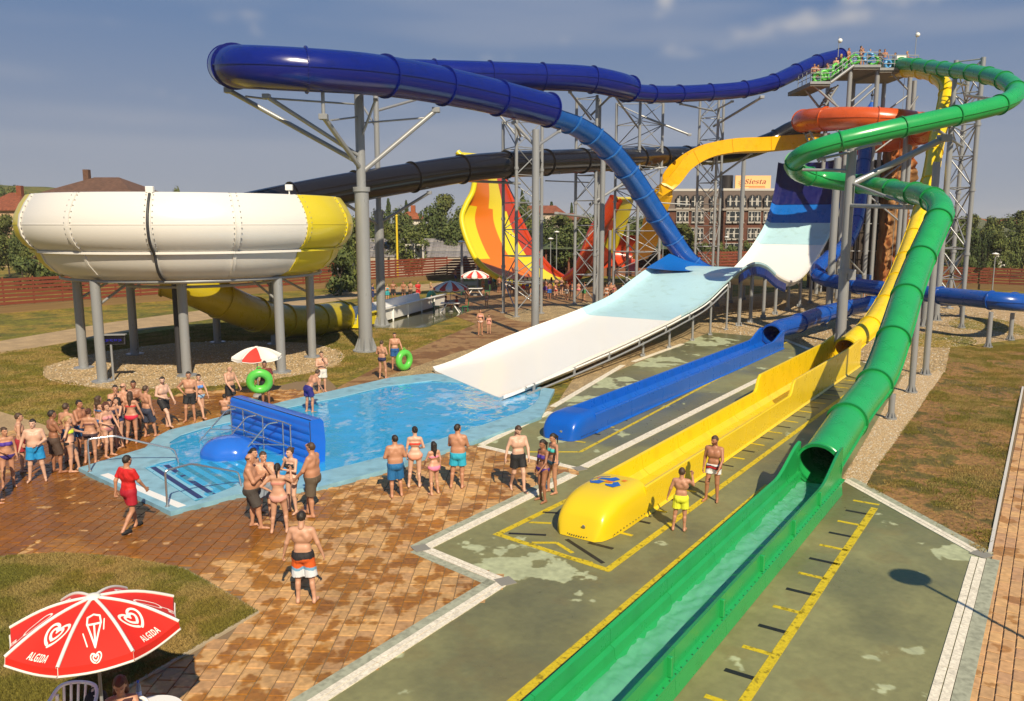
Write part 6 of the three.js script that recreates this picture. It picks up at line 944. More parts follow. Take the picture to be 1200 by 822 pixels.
// pose: { l, r: arms; ll, rl: legs; lean; yaw, nod: head }
function bodyShapes(o, infl = 0) {
  const { fem, fat = 0, pose, arms: aw = 1 } = o, lean = pose.lean || 0, cl = Math.cos(lean), sl = Math.sin(lean), m = fem ? 1 : 0;
  const T = ([x, y, z]) => { const yy = y - 0.94; return [x, 0.94 + yy * cl - z * sl, z * cl + yy * sl]; };
  const sx = fem ? 0.165 : 0.19, hx = fem ? 0.1 : 0.093, F = fat, I = infl, S = [], J = {};
  const c = (a, b, ra, rb, k) => S.push(capsule(a, b, ra + I, rb + I, k));
  c([-0.075 - 0.015 * m, 0.92, 0], [0.075 + 0.015 * m, 0.92, 0], 0.108 + 0.012 * m + 0.03 * F, 0.108 + 0.012 * m + 0.03 * F, 0.05); const nP = S.length;
  c([-0.06, 0.89, -0.045], [0.06, 0.89, -0.045], 0.088 + 0.012 * m + 0.02 * F, 0.088 + 0.012 * m + 0.02 * F, 0.03);
  c(T([-0.055 + 0.012 * m - 0.03 * F, 1.06, 0.005]), T([0.055 - 0.012 * m + 0.03 * F, 1.06, 0.005]), 0.1 - 0.012 * m + 0.045 * F, 0.1 - 0.012 * m + 0.045 * F, 0.06); if (F) S.push(capsule(T([0, 1.05, 0.06 * F]), T([0, 1.14, 0.05 * F]), 0.1 + 0.07 * F + I, 0.09 + 0.06 * F + I, 0.06));
  c(T([-0.085 + 0.02 * m - 0.02 * F, 1.25, 0.008]), T([0.085 - 0.02 * m + 0.02 * F, 1.25, 0.008]), 0.108 - 0.012 * m + 0.025 * F, 0.108 - 0.012 * m + 0.025 * F, 0.06);
  c(T([-sx + 0.05, 1.39, -0.012]), T([sx - 0.05, 1.39, -0.012]), 0.075 - 0.008 * m + 0.012 * F, 0.075 - 0.008 * m + 0.012 * F, 0.05);
  if (fem) { c(T([0.072, 1.26, 0.085]), T([0.066, 1.28, 0.07]), 0.052, 0.05, 0.03); c(T([-0.072, 1.26, 0.085]), T([-0.066, 1.28, 0.07]), 0.052, 0.05, 0.03); } else { c(T([0.06, 1.31, 0.065]), T([0.09, 1.32, 0.055]), 0.05 + 0.015 * F, 0.05 + 0.015 * F, 0.05); c(T([-0.06, 1.31, 0.065]), T([-0.09, 1.32, 0.055]), 0.05 + 0.015 * F, 0.05 + 0.015 * F, 0.05); c(T([0.05, 1.36, -0.06]), T([0.1, 1.3, -0.07]), 0.05, 0.05, 0.05); c(T([-0.05, 1.36, -0.06]), T([-0.1, 1.3, -0.07]), 0.05, 0.05, 0.05); }
  J.trunk = S.length;
  c(T([0, 1.4, -0.01]), T([0, 1.54, 0.004]), 0.062 - 0.01 * m + 0.01 * F, 0.052 - 0.006 * m + 0.012 * F, 0.05);
  J.neck = S.length; J.arm = []; J.leg = [];
  for (const s of [1, -1]) {
    const A = ARMS[s > 0 ? pose.l : pose.r], sh = T([s * sx, 1.4, -0.01]), el = T([s * (A[0][0] + 0.02 * F - 0.015 * m), A[0][1], A[0][2]]), wr = T([s * (A[1][0] + 0.02 * F - 0.015 * m), A[1][1], A[1][2] + 0.03 * F]), t = (fem ? 0.84 : 1) * aw;
    J.arm.push({ s, sh, el, wr }); c(sh, el, (0.054 + 0.012 * F) * t, (0.041 + 0.008 * F) * t, 0.03); c(el, wr, (0.042 + 0.008 * F) * t, 0.0265 * t, 0.02);
    const B = LEGS[s > 0 ? pose.ll : pose.rl], hp = [s * hx, 0.9, 0], kn = [s * B[0][0], B[0][1], B[0][2]], an = [s * B[1][0], B[1][1], B[1][2]], q = fem ? 1.02 : 1;
    J.leg.push({ s, hp, kn, an }); c(hp, kn, (0.086 + 0.018 * F) * q, 0.056 + 0.008 * F, 0.035); c(kn, an, 0.053 + 0.008 * F, 0.035 + 0.004 * F, 0.025);
    const cf = [mix(kn[0], an[0], 0.3), mix(kn[1], an[1], 0.3), mix(kn[2], an[2], 0.3) - 0.022]; c(cf, [mix(kn[0], an[0], 0.5), mix(kn[1], an[1], 0.5), mix(kn[2], an[2], 0.5) - 0.018], 0.045 + 0.006 * F, 0.038, 0.03);
    if (!I) { const lift = (s > 0 ? pose.ll : pose.rl) === 'back' ? 0.1 : 0, f0 = [an[0], an[1] - 0.05, an[2] - 0.035], f1 = [an[0] + s * 0.03, an[1] - 0.055 - lift * 0.9, an[2] + 0.12], f2 = [an[0] + s * 0.038, an[1] - 0.062 - lift, an[2] + 0.185]; c(f0, f1, 0.033, 0.03, 0.03); c(f1, f2, 0.031, 0.021, 0.02); c(an, f0, 0.036, 0.033, 0.02); }
  }
  return { S, J, T };
}
const skinMats = [[0.52, 0.28, 0.18], [0.45, 0.22, 0.13], [0.3, 0.13, 0.07], [0.58, 0.35, 0.25], [0.38, 0.165, 0.09]].map(c => mat(lin(...c), 0.5, { vertexColors: true, sheen: 0.1 }));
const hairMats = { dark: mat(lin(0.02, 0.013, 0.009), 0.6), brown: mat(lin(0.06, 0.032, 0.017), 0.6), blonde: mat(lin(0.36, 0.24, 0.1), 0.6), auburn: mat(lin(0.09, 0.028, 0.015), 0.6), grey: mat(lin(0.2, 0.17, 0.14), 0.7) };
const clothMats = new Map(); function clothMat(c) { const k = c.join(); if (!clothMats.has(k)) clothMats.set(k, mat(lin(...c), 0.75, { sheen: 0.2, bumpMap: clothBump, bumpScale: 0.004 })); return clothMats.get(k); }
const clothBump = tex(128, 128, (u, v) => { const n = tfbm(u, v, 10, 4, 321); return [n, n, n]; }, false, 3);
const rigid = (g, q, t, mir) => { const k = g.clone(); if (mir) { k.scale(-1, 1, 1); const ix = k.index; for (let i = 0; i < ix.count; i += 3) { const a = ix.getX(i); ix.setX(i, ix.getX(i + 1)); ix.setX(i + 1, a); } k.computeVertexNormals(); } k.applyQuaternion(q); k.translate(...t); return k; };
function bodyGeo(o, lod) {
  const pose = o.pose, key = 'body' + [lod, o.fem, o.fat || 0, pose.l, pose.r, pose.ll, pose.rl, pose.lean || 0, pose.yaw || 0, pose.nod || 0, o.beard, o.big || 1].join();
  return cached(key, () => {
    const { S, J, T } = bodyShapes(o), cell = lod ? 0.024 : 0.0145, body = netMesh(...boundsOf(S), cell, S);
    const hq = new THREE.Quaternion().setFromEuler(new THREE.Euler((pose.nod || 0) + (pose.lean || 0) * 0.45, pose.yaw || 0, 0, 'YXZ')), hc = T([0, 1.622, 0.022]), hg = headGeo(lod ? 0.011 : 0.0058, o.fem, o.beard).clone(); if (o.big) hg.scale(o.big, o.big, o.big);
    const list = [body, rigid(hg, hq, hc)];
    for (const a of J.arm) { const d = V3(...a.wr).sub(V3(...a.el)).normalize(), q = new THREE.Quaternion().setFromUnitVectors(V3(0, -1, 0), d), k = (s => (s > 0 ? pose.l : pose.r))(a.s); const hs = handGeo(lod ? 0.009 : 0.0052, ['rail', 'ring', 'up', 'swingF', 'swingB'].includes(k) ? 1.6 : ['cross', 'hip', 'belly'].includes(k) ? 0.7 : 0.95), sc = hs.clone(); if (o.fem) sc.scale(0.9, 0.9, 0.9); list.push(rigid(sc, q, a.wr.map((v, i) => v + [d.x, d.y, d.z][i] * 0.01), a.s < 0)); }
    for (const g of list) { if (!g.attributes.color) g.setAttribute('color', new THREE.BufferAttribute(new Float32Array(g.attributes.position.count * 3).fill(1), 3)); }
    return { g: mergeAll(list), J, T, hq, hc };
  });
}
function garment(o, kind, lod) {
  const pose = o.pose; return cached('cl' + [kind, lod, o.fem, o.fat || 0, pose.l, pose.r, pose.ll, pose.rl, pose.lean || 0].join(), () => {
    const cell = lod ? 0.018 : 0.0105, { S, J, T } = bodyShapes(o, kind === 'shirt' ? 0.018 : 0.007), F = o.fat || 0, lean = pose.lean || 0, up = [0, Math.cos(lean), Math.sin(lean)], above = (p, s) => { const q = T(p); return (x, y, z) => s * ((x - q[0]) * up[0] + (y - q[1]) * up[1] + (z - q[2]) * up[2]); };
    const hip2 = f => { const r = bodyShapes(o, f); return [r.S[0], r.S[1], r.S[2], ...(F ? [r.S[3]] : [])]; };
    if (kind === 'trunks' || kind === 'shorts' || kind === 'long_shorts' || kind === 'briefs') {
      const fr = { briefs: 0.16, trunks: 0.42, shorts: 0.66, long_shorts: 0.93 }[kind], inf = { briefs: 0.008, trunks: 0.014, shorts: 0.018, long_shorts: 0.02 }[kind], fl = { briefs: 0, trunks: 0.012, shorts: 0.03, long_shorts: 0.034 }[kind], sh = hip2(inf);
      for (const l of J.leg) { const e = l.hp.map((v, i) => mix(v, l.kn[i], fr)), r0 = 0.088 + 0.018 * F + inf, r1 = mix(r0, 0.06 + 0.008 * F + inf, fr) + fl; sh.push(capsule([l.hp[0], l.hp[1] + 0.02, l.hp[2]], e, r0, r1, 0.03, true)); }
      const waist = kind === 'briefs' ? 0.985 : 1.0 - 0.03 * F; return netMesh(...boundsOf(sh), cell, sh, [above([0, waist, 0.01], 1)], kind === 'briefs' ? 0 : 0.006);
    }
    if (kind === 'bottoms') { const sh = hip2(0.007); const g = netMesh(...boundsOf(sh), cell, sh, [above([0, 0.965, 0], 1), (x, y, z) => (0.80 + 0.75 * Math.max(0, Math.abs(x) - 0.03) * (z > 0 ? 1.15 : 0.62)) - y]); return g; }
    if (kind === 'top') { const sh = S.slice(0, J.trunk); return netMesh(...boundsOf(sh), cell, sh, [(x, y, z) => { const a = above([0, 1.3, 0], 1)(x, y, z), b = above([0, 1.225, 0], -1)(x, y, z), front = z > 0.03 ? 0.022 : -0.012; return Math.max(a - front, b - front * 0.2); }]); }
    if (kind === 'suit') { const sh = S.slice(0, J.trunk).concat(); return netMesh(...boundsOf(sh), cell, sh, [above([0, 1.36, 0], 1), (x, y, z) => (0.81 + 0.7 * Math.max(0, Math.abs(x) - 0.03)) - y]); }
    if (kind === 'dress') { const sh = S.slice(0, J.trunk); for (const l of J.leg) sh.push(capsule(l.hp, l.hp.map((v, i) => mix(v, l.kn[i], 0.6)), 0.12, 0.13, 0.06, true)); return netMesh(...boundsOf(sh), cell, sh, [above([0, 1.36, 0], 1)], 0.005); }
    if (kind === 'shirt') { const sh = S.slice(0, J.trunk); for (const a of J.arm) sh.push(capsule(a.sh, a.sh.map((v, i) => mix(v, a.el[i], 0.72)), 0.07, 0.062, 0.03, true)); return netMesh(...boundsOf(sh), cell, sh, [above([0, 0.955, 0], -1), above([0, 1.455, 0], 1)], 0.006); }
    if (kind === 'sleeveless') { const sh = S.slice(0, J.trunk); return netMesh(...boundsOf(sh), cell, sh, [above([0, 0.88, 0], -1), above([0, 1.43, 0], 1)], 0.004); }
  });
}
const G_NAME = { trunks: 'swim_trunks', shorts: 'swim_shorts', long_shorts: 'swim_shorts', briefs: 'swim_briefs', bottoms: 'bikini_bottoms', top: 'bikini_top', suit: 'swimsuit', dress: 'beach_dress', shirt: 'shirt', sleeveless: 'vest' };
function person(base, h, deg, o, wear, hair, skin, label, group, lod = false) {
  const p = thing('person', label, 'person', base.clone(), group), B = bodyGeo(o, lod), k = h / 1.745, seat = o.seat || 0;
  const add = (n, g, m) => { const q = shade(new THREE.Mesh(g, m)); q.name = n; q.position.y = -seat; p.add(q); return q; };
  add('body', B.g, skinMats[skin]);
  if (hair) { const key = 'hm' + hair[0] + [lod, o.fem, o.pose.yaw || 0, o.pose.nod || 0, o.pose.lean || 0, o.big || 1].join(); add('hair', cached(key, () => { const g = hairGeo(hair[0], lod ? 0.012 : 0.0068, o.fem).clone(); if (o.big) g.scale(o.big, o.big, o.big); return rigid(g, B.hq, B.hc); }), hairMats[hair[1]]); }
  for (const [kind, c, bands] of wear) { let g = garment(o, kind, lod), m = clothMat(c); if (bands) { g = g.clone(); const q = g.attributes.position, col = new Float32Array(q.count * 3); for (let i = 0; i < q.count; i++) { const y = q.getY(i), w = 0.012 * Math.sin(q.getX(i) * 22) + 0.008 * Math.sin(q.getZ(i) * 30); let cc = bands[0][1]; for (const [yy, b] of bands) if (y + w < yy) cc = b; col.set(cc, i * 3); } g.setAttribute('color', new THREE.BufferAttribute(col, 3)); m = mat(lin(1, 1, 1), 0.75, { vertexColors: true }); } add(G_NAME[kind], g, m); }
  p.scale.setScalar(k); p.rotation.y = deg * Math.PI / 180; return p;
}
const PZ = (l, r, ll = 'stand', rl = 'stand', x = {}) => ({ l, r, ll, rl, ...x });
const g0 = (x, y, h = 0.035) => G(x, y, h);
const M = (pose, x = {}) => ({ fem: false, pose, ...x }), W = (pose, x = {}) => ({ fem: true, pose, ...x });
const BK = [0.012, 0.012, 0.014], DG = [0.05, 0.045, 0.045];
// --- on the paving and the pad
const guard = person(g0(154, 622), 1.8, 152, M(PZ('swingB', 'swingF', 'fwd', 'back', { nod: 0.1 })), [['shirt', [0.55, 0.012, 0.012]], ['shorts', [0.36, 0.006, 0.02]]], ['short', 'dark'], 1, 'person in red shirt and red shorts walking past the pool steps');
{ const f = guard; const B = bodyGeo(M(PZ('swingB', 'swingF', 'fwd', 'back', { nod: 0.1 })), false); for (const l of B.J.leg) { const q = shade(new THREE.Mesh(new THREE.SphereGeometry(1, 16, 10).scale(0.055, 0.05, 0.14).translate(l.an[0] + l.s * 0.02, Math.max(0.045, l.an[1] - 0.075), l.an[2] + 0.06), clothMat(BK))); q.name = 'shoe'; f.add(q); } }
person(g0(357, 706), 1.78, 181, M(PZ('out', 'out', 'stand', 'wide', { nod: 0.25 })), [['long_shorts', [0.5, 0.3, 0.1], [[9, [0.015, 0.012, 0.014]], [0.885, [0.62, 0.1, 0.012]], [0.71, [0.16, 0.34, 0.5]], [0.655, [0.62, 0.66, 0.7]]]]], ['short', 'dark'], 0, 'person in black, orange and white board shorts seen from behind');
person(g0(296, 619), 1.8, 100, M(PZ('cross', 'cross', 'stand', 'fwd', { yaw: 0.2 }), { fat: 1 }), [['long_shorts', [0.055, 0.047, 0.042]]], ['bald', 'brown'], 1, 'heavy person in dark grey shorts with folded arms');
person(g0(328, 625), 1.66, 176, W(PZ('hip', 'up', 'wide', 'relax', { yaw: 0.2 }), { fat: 0.2 }), [['bottoms', [0.6, 0.3, 0.24]], ['top', [0.5, 0.2, 0.15]]], ['pony', 'dark'], 0, 'person in pink patterned bikini with one hand on the hip');
person(g0(368, 605), 1.84, 256, M(PZ('low', 'up', 'stand', 'fwd', { nod: 0.1 }), { fat: 0.9 }), [['long_shorts', [0.1, 0.075, 0.05]]], ['short', 'brown'], 1, 'big person in olive brown shorts gesturing to a friend');
person(g0(312, 612), 1.74, 20, M(PZ('chin', 'belly', 'stand', 'relax', { yaw: 0.4 })), [['shorts', [0.2, 0.24, 0.3]]], ['short', 'brown'], 0, 'person in grey blue shorts listening inside the group by the pool');
person(g0(343, 600), 1.64, -25, W(PZ('cross', 'chin', 'relax', 'stand', { yaw: -0.3 })), [['bottoms', BK], ['top', BK]], ['bun', 'brown'], 3, 'person in a black bikini standing in the group by the pool');
person(g0(300, 602), 1.66, 70, W(PZ('belly', 'down')), [['bottoms', BK], ['top', DG]], ['pony', 'dark'], 0, 'dark haired person half hidden behind the heavy person in grey shorts');
person(g0(464, 583), 1.66, 196, M(PZ('belly', 'belly', 'stand', 'relax', { yaw: 0.5 }), { fat: 0.75 }), [['long_shorts', [0.012, 0.13, 0.33]]], ['short', 'dark'], 1, 'stocky youngster in blue knee length shorts facing the pool');
person(g0(487, 571), 1.68, 184, W(PZ('down', 'belly', 'wide', 'stand', { yaw: 0.5 })), [['bottoms', [0.68, 0.3, 0.2]], ['top', [0.6, 0.05, 0.03]]], ['bun', 'dark'], 3, 'person in a red and white bikini with dark bun');
person(g0(509, 580), 1.44, 214, W(PZ('low', 'down', 'stand', 'relax')), [['bottoms', [0.75, 0.22, 0.35]], ['top', [0.7, 0.2, 0.3]]], ['long', 'dark'], 0, 'child with long dark hair and pink bikini');
person(g0(537, 572), 1.76, 172, M(PZ('cross', 'cross', 'wide', 'stand', { yaw: -0.6 }), { fat: 0.55 }), [['shorts', [0.02, 0.36, 0.52]]], ['short', 'dark'], 1, 'person in bright turquoise shorts with folded arms');
person(g0(607, 575), 1.78, 18, M(PZ('low', 'out', 'fwd', 'back', { nod: 0.5, yaw: 0.2 }), { beard: true }), [['shorts', BK]], ['short', 'brown'], 3, 'bearded person in black shorts walking across the drain');
person(g0(636, 587), 1.62, -52, W(PZ('low', 'down', 'relax', 'stand', { nod: 0.15 })), [['bottoms', [0.05, 0.02, 0.2]], ['top', [0.05, 0.02, 0.22]]], ['pony', 'dark'], 2, 'tanned person in a purple bikini');
person(g0(648, 578), 1.62, -62, W(PZ('side', 'down', 'stand', 'relax', { nod: 0.2 })), [['bottoms', [0.03, 0.1, 0.16]], ['top', [0.05, 0.42, 0.4]]], ['pony', 'dark'], 1, 'person in a turquoise bikini top behind the purple bikini');
person(g0(797, 622), 1.5, 164, M(PZ('out', 'up', 'wide', 'stand', { nod: 0.1 }), { big: 1.06 }), [['shorts', [0.66, 0.68, 0.03]]], ['short', 'brown'], 1, 'child in neon yellow shorts beside the yellow flume');
person(g0(835, 587), 1.72, -28, M(PZ('low', 'down', 'stand', 'relax', { yaw: -0.5, nod: 0.15 }), { beard: true }), [['trunks', [0.6, 0.6, 0.6], [[9, [0.7, 0.68, 0.66]], [0.965, [0.02, 0.015, 0.02]], [0.94, [0.45, 0.015, 0.02]], [0.89, [0.03, 0.02, 0.03]], [0.87, [0.7, 0.68, 0.66]]]]], ['short', 'brown'], 4, 'person in white, red and black trunks beside the yellow flume');
// --- queue at the pool steps
const Q = 'people queueing by the pool steps';
person(g0(11, 571), 1.66, 40, W(PZ('down', 'belly', 'stand', 'relax', { yaw: 0.4 }), { fat: 0.25 }), [['bottoms', [0.04, 0.02, 0.16]], ['top', [0.07, 0.03, 0.28]]], ['bun', 'brown'], 1, 'person in a violet bikini at the end of the queue', Q);
person(g0(-4, 590), 1.7, 120, M(PZ('down', 'down')), [['shorts', DG]], ['short', 'brown'], 1, 'person in dark shorts cut off behind the violet bikini', Q);
person(g0(44, 564), 1.76, 22, M(PZ('belly', 'out', 'wide', 'wide', { yaw: -0.2 }), { fat: 0.35 }), [['shorts', [0.012, 0.25, 0.55]]], ['short', 'dark'], 3, 'smiling person in bright blue shorts facing away from the pool'.replace(' facing away from the pool', ' in the queue'), Q);
person(g0(66, 554), 1.82, 140, M(PZ('cross', 'cross', 'stand', 'relax', { yaw: -0.2 })), [['long_shorts', [0.07, 0.042, 0.03]]], ['short', 'dark'], 2, 'tanned person in patterned brown shorts seen from behind', Q);
person(g0(82, 542), 1.8, 165, M(PZ('belly', 'belly')), [['shorts', [0.05, 0.1, 0.2]]], ['short', 'brown'], 1, 'broad backed person behind the blonde swimmer', Q);
person(g0(84, 553), 1.64, 118, W(PZ('rail', 'behind', 'fwd', 'stand', { yaw: -0.2 }), { fat: 0.3 }), [['bottoms', BK], ['top', [0.55, 0.65, 0.03]]], ['pony', 'blonde'], 0, 'blonde person in a neon yellow bikini top holding the handrail', Q);
person(g0(108, 543), 1.66, 186, W(PZ('belly', 'belly', 'wide', 'stand'), { fat: 0.3 }), [['bottoms', [0.05, 0.025, 0.03]], ['top', [0.14, 0.05, 0.04]]], ['bun', 'auburn'], 1, 'person in a dark bikini with auburn bun', Q);
person(g0(128, 535), 1.68, 66, W(PZ('low', 'belly', 'stand', 'relax'), { fat: 0.15 }), [['bottoms', [0.5, 0.2, 0.18]], ['top', [0.6, 0.24, 0.24]]], ['curly', 'auburn'], 0, 'person with curly auburn hair in a pink bikini', Q);
person(g0(132, 527), 1.62, 30, W(PZ('down', 'cross')), [['suit', [0.02, 0.02, 0.05]]], ['pony', 'dark'], 1, 'person in a dark swimsuit tucked behind the curly hair', Q);
person(g0(141, 524), 1.62, -30, W(PZ('cross', 'belly')), [['suit', [0.015, 0.02, 0.07]]], ['long', 'dark'], 0, 'long haired person in a navy swimsuit in the queue', Q);
person(g0(156, 520), 1.72, 184, W(PZ('out', 'out', 'wide', 'stand'), { fat: 0.1 }), [['bottoms', [0.6, 0.02, 0.05]], ['top', [0.5, 0.05, 0.04]]], ['long', 'brown'], 1, 'long haired person in bright red bikini bottoms', Q);
person(g0(148, 511), 1.8, 160, M(PZ('belly', 'belly'), { fat: 0.4 }), [['shorts', [0.04, 0.05, 0.08]]], ['bald', 'brown'], 0, 'bald person standing behind the red bikini', Q);
person(g0(160, 507), 1.8, 20, M(PZ('cross', 'cross')), [['shorts', BK]], ['short', 'dark'], 2, 'dark haired person standing beyond the red bikini', Q);
person(g0(174, 513), 1.76, 150, M(PZ('low', 'down', 'stand', 'fwd')), [['long_shorts', [0.03, 0.035, 0.06]]], ['short', 'brown'], 1, 'person in long dark shorts next to the red bikini', Q);
person(g0(193, 502), 1.82, 62, M(PZ('low', 'belly', 'stand', 'step', { yaw: -0.7 }), { beard: true }), [['shorts', BK]], ['short', 'dark'], 3, 'bearded person in black shorts with one foot up on the pool rim', Q);
person(g0(224, 494), 1.82, 8, M(PZ('down', 'hip', 'stand', 'relax', { yaw: 0.2 })), [['shorts', BK]], ['short', 'dark'], 1, 'person in black shorts with a hand on the hip by the rim', Q);
person(g0(235, 492), 1.68, 52, W(PZ('low', 'belly', 'stand', 'step', { yaw: -0.5 })), [['bottoms', [0.3, 0.45, 0.6]], ['top', [0.1, 0.25, 0.6]]], ['bun', 'dark'], 0, 'person in a pale blue bikini with one knee raised onto the rim', Q);
person(g0(271, 483), 1.8, 60, M(PZ('low', 'low')), [['shorts', BK]], ['short', 'blonde'], 0, 'fair haired person in black shorts behind the inflatable wall', Q);
person(g0(264, 489).setY(0.14), 1.4, 190, M(PZ('fwd', 'fwd', 'sit', 'sit'), { seat: 0.8, big: 1.06 }), [['shorts', [0.06, 0.06, 0.08]]], ['short', 'dark'], 1, 'child sitting on the pool rim next to the inflatable wall');
person(g0(27, 553), 1.72, 120, M(PZ('belly', 'down')), [['shorts', [0.3, 0.02, 0.03]]], ['short', 'brown'], 0, 'person in dark red shorts behind the bright blue shorts', Q);
person(g0(97, 534), 1.74, 80, M(PZ('cross', 'cross', 'relax', 'stand'), { fat: 0.3 }), [['shorts', [0.02, 0.08, 0.2]]], ['short', 'dark'], 4, 'stout person in navy shorts between the blonde and the auburn bun', Q);
person(g0(119, 524), 1.66, 150, W(PZ('down', 'belly')), [['bottoms', [0.03, 0.12, 0.3]], ['top', [0.03, 0.12, 0.3]]], ['long', 'brown'], 0, 'long haired person in a blue bikini in the middle of the queue', Q);
person(g0(139, 513), 1.78, 30, M(PZ('low', 'chin')), [['shorts', [0.1, 0.1, 0.1]]], ['short', 'dark'], 1, 'person in grey shorts at the back of the queue', Q);
const holder = person(g0(312, 476), 1.78, 10, M(PZ('ring', 'ring')), [['shirt', [0.12, 0.012, 0.012]], ['shorts', BK]], ['short', 'dark'], 2, 'person in a dark red shirt holding a green ring under the small parasol');
person(g0(362, 484, 0.05), 1.76, 138, M(PZ('fwd', 'fwd', 'stand', 'relax', { lean: 0.7 })), [['shorts', [0.02, 0.015, 0.16]]], ['short', 'brown'], 1, 'person in navy shorts bending over the far rim of the pool');
person(g0(378, 460), 1.74, 24, M(PZ('chin', 'cross', 'stand', 'relax')), [['shorts', [0.6, 0.56, 0.5]]], ['short', 'brown'], 0, 'person in white shorts with a hand at the chin');
person(g0(448, 444), 1.76, 160, M(PZ('belly', 'belly', 'stand', 'relax', { nod: 0.2 })), [['briefs', [0.02, 0.02, 0.06]]], ['short', 'brown'], 1, 'person in dark swim briefs on the lawn path');
person(g0(463, 433), 1.8, 12, M(PZ('ring', 'down')), [['shorts', [0.012, 0.08, 0.25]]], ['short', 'dark'], 1, 'person in blue shorts with a green ring on the lawn path');
person(g0(563, 393), 1.66, 10, W(PZ('low', 'belly')), [['bottoms', [0.6, 0.45, 0.4]], ['top', [0.6, 0.3, 0.28]]], ['bun', 'brown'], 1, 'person in a pale bikini walking beside a child', null, true);
person(g0(573, 391), 1.22, -10, W(PZ('down', 'low'), { big: 1.12 }), [['suit', [0.55, 0.25, 0.2]]], ['long', 'brown'], 0, 'small child walking next to the pale bikini', null, true);
// --- people far back
const lowPoses = [PZ('down', 'belly'), PZ('cross', 'cross'), PZ('hip', 'down', 'relax', 'stand'), PZ('out', 'low', 'wide', 'stand'), PZ('low', 'chin')];
const cols = [['black', BK], ['navy', [0.02, 0.03, 0.12]], ['red', [0.5, 0.02, 0.02]], ['turquoise', [0.03, 0.3, 0.34]], ['pink', [0.6, 0.16, 0.2]], ['orange', [0.6, 0.18, 0.03]], ['white', [0.6, 0.57, 0.52]], ['blue', [0.02, 0.12, 0.4]], ['brown', [0.08, 0.045, 0.03]], ['green', [0.05, 0.25, 0.08]], ['violet', [0.12, 0.04, 0.25]], ['grey', [0.14, 0.14, 0.14]]];
let pi = 0;
function far(px, py, h, deg, fem, where, col = -1, kind = null, base = null, group = 'people far back') {
  const i = pi++, c = cols[col >= 0 ? col : (i * 5 + 3) % cols.length], k = kind || (fem ? 'bikini' : 'shorts'), hs = fem ? [['long', 'pony', 'bun'][i % 3], ['dark', 'brown', 'blonde', 'dark'][i % 4]] : ['short', ['dark', 'brown', 'dark'][i % 3]];
  const wear = k === 'bikini' ? [['bottoms', c[1]], ['top', c[1]]] : k === 'uniform' ? [['shirt', c[1]], ['shorts', c[1]]] : k === 'clad' ? [['shirt', c[1]], ['long_shorts', c[1]]] : [[k, c[1]]];
  const kn = { bikini: 'bikini', uniform: 'shirt and shorts', clad: 'clothes', dress: 'dress', shorts: 'shorts', suit: 'swimsuit', briefs: 'briefs' }[k];
  return person(base || g0(px, py, 0.014), h, deg, fem ? W(lowPoses[i % 5]) : M(lowPoses[i % 5]), wear, hs, [1, 0, 2, 4, 1][i % 5], `${hs[1] === 'dark' ? 'dark haired' : hs[1] + ' haired'} person in ${c[0]} ${kn} ${where}`, group, true);
}
for (const a of [[437, 355, 1.72, 100, false, 'half hidden by the twin columns', 1, 'clad'], [454, 354, 1.62, 40, true, 'behind the white trough', 3, 'dress'], [461, 352, 1.78, 20, false, 'behind the white trough', 0], [473, 352, 1.76, -20, false, 'behind the white trough', 8], [481, 352, 1.74, 160, false, 'behind the white trough', 8], [490, 353, 1.82, 40, false, 'at the end of the white trough', 2, 'uniform'], [505, 352, 1.66, 120, true, 'with a green and blue ring', 11], [534, 333, 1.76, 120, false, 'near the thick lamp post', 1], [547, 357, 1.72, 60, false, 'beside the table parasol', 8, 'clad'], [570, 361, 1.25, 20, true, 'alone on the promenade', 6]]) far(...a);
for (const [px, py, h, f] of [[566, 346, 1.7, 1], [574, 340, 1.76, 0], [580, 337, 1.76, 0], [585, 343, 1.7, 0], [588, 338, 1.78, 0], [592, 344, 1.7, 1], [597, 347, 1.66, 1], [602, 347, 1.6, 1], [607, 340, 1.74, 0], [613, 346, 1.72, 0], [618, 345, 1.68, 1], [623, 347, 1.66, 1], [632, 346, 1.7, 0], [639, 348, 1.74, 0], [646, 344, 1.64, 1], [652, 346, 1.7, 0], [658, 345, 1.68, 1], [664, 352, 1.74, 0], [670, 352, 1.7, 1], [678, 350, 1.6, 1], [684, 352, 1.74, 0], [651, 350, 1.5, 1], [644, 351, 1.66, 0]]) far(px, py, h, 130 + 100 * hash2(px, py, 4), f, 'in the crowd below the striped half pipe', -1, null, null, 'crowd below the half pipe');
for (const [px, py, h, f, c] of [[711, 355, 1.66, 1, 6], [716, 354, 1.78, 0, 0], [720, 355, 1.68, 1, 4], [730, 355, 1.62, 1, 5]]) far(px, py, h, 30 * (px % 5 - 2), f, 'standing on the gravel by the lattice tower', c, null, null, 'group by the lattice tower');
far(1013, 352, 1.75, 0, false, 'by the pump house', 5, 'uniform');
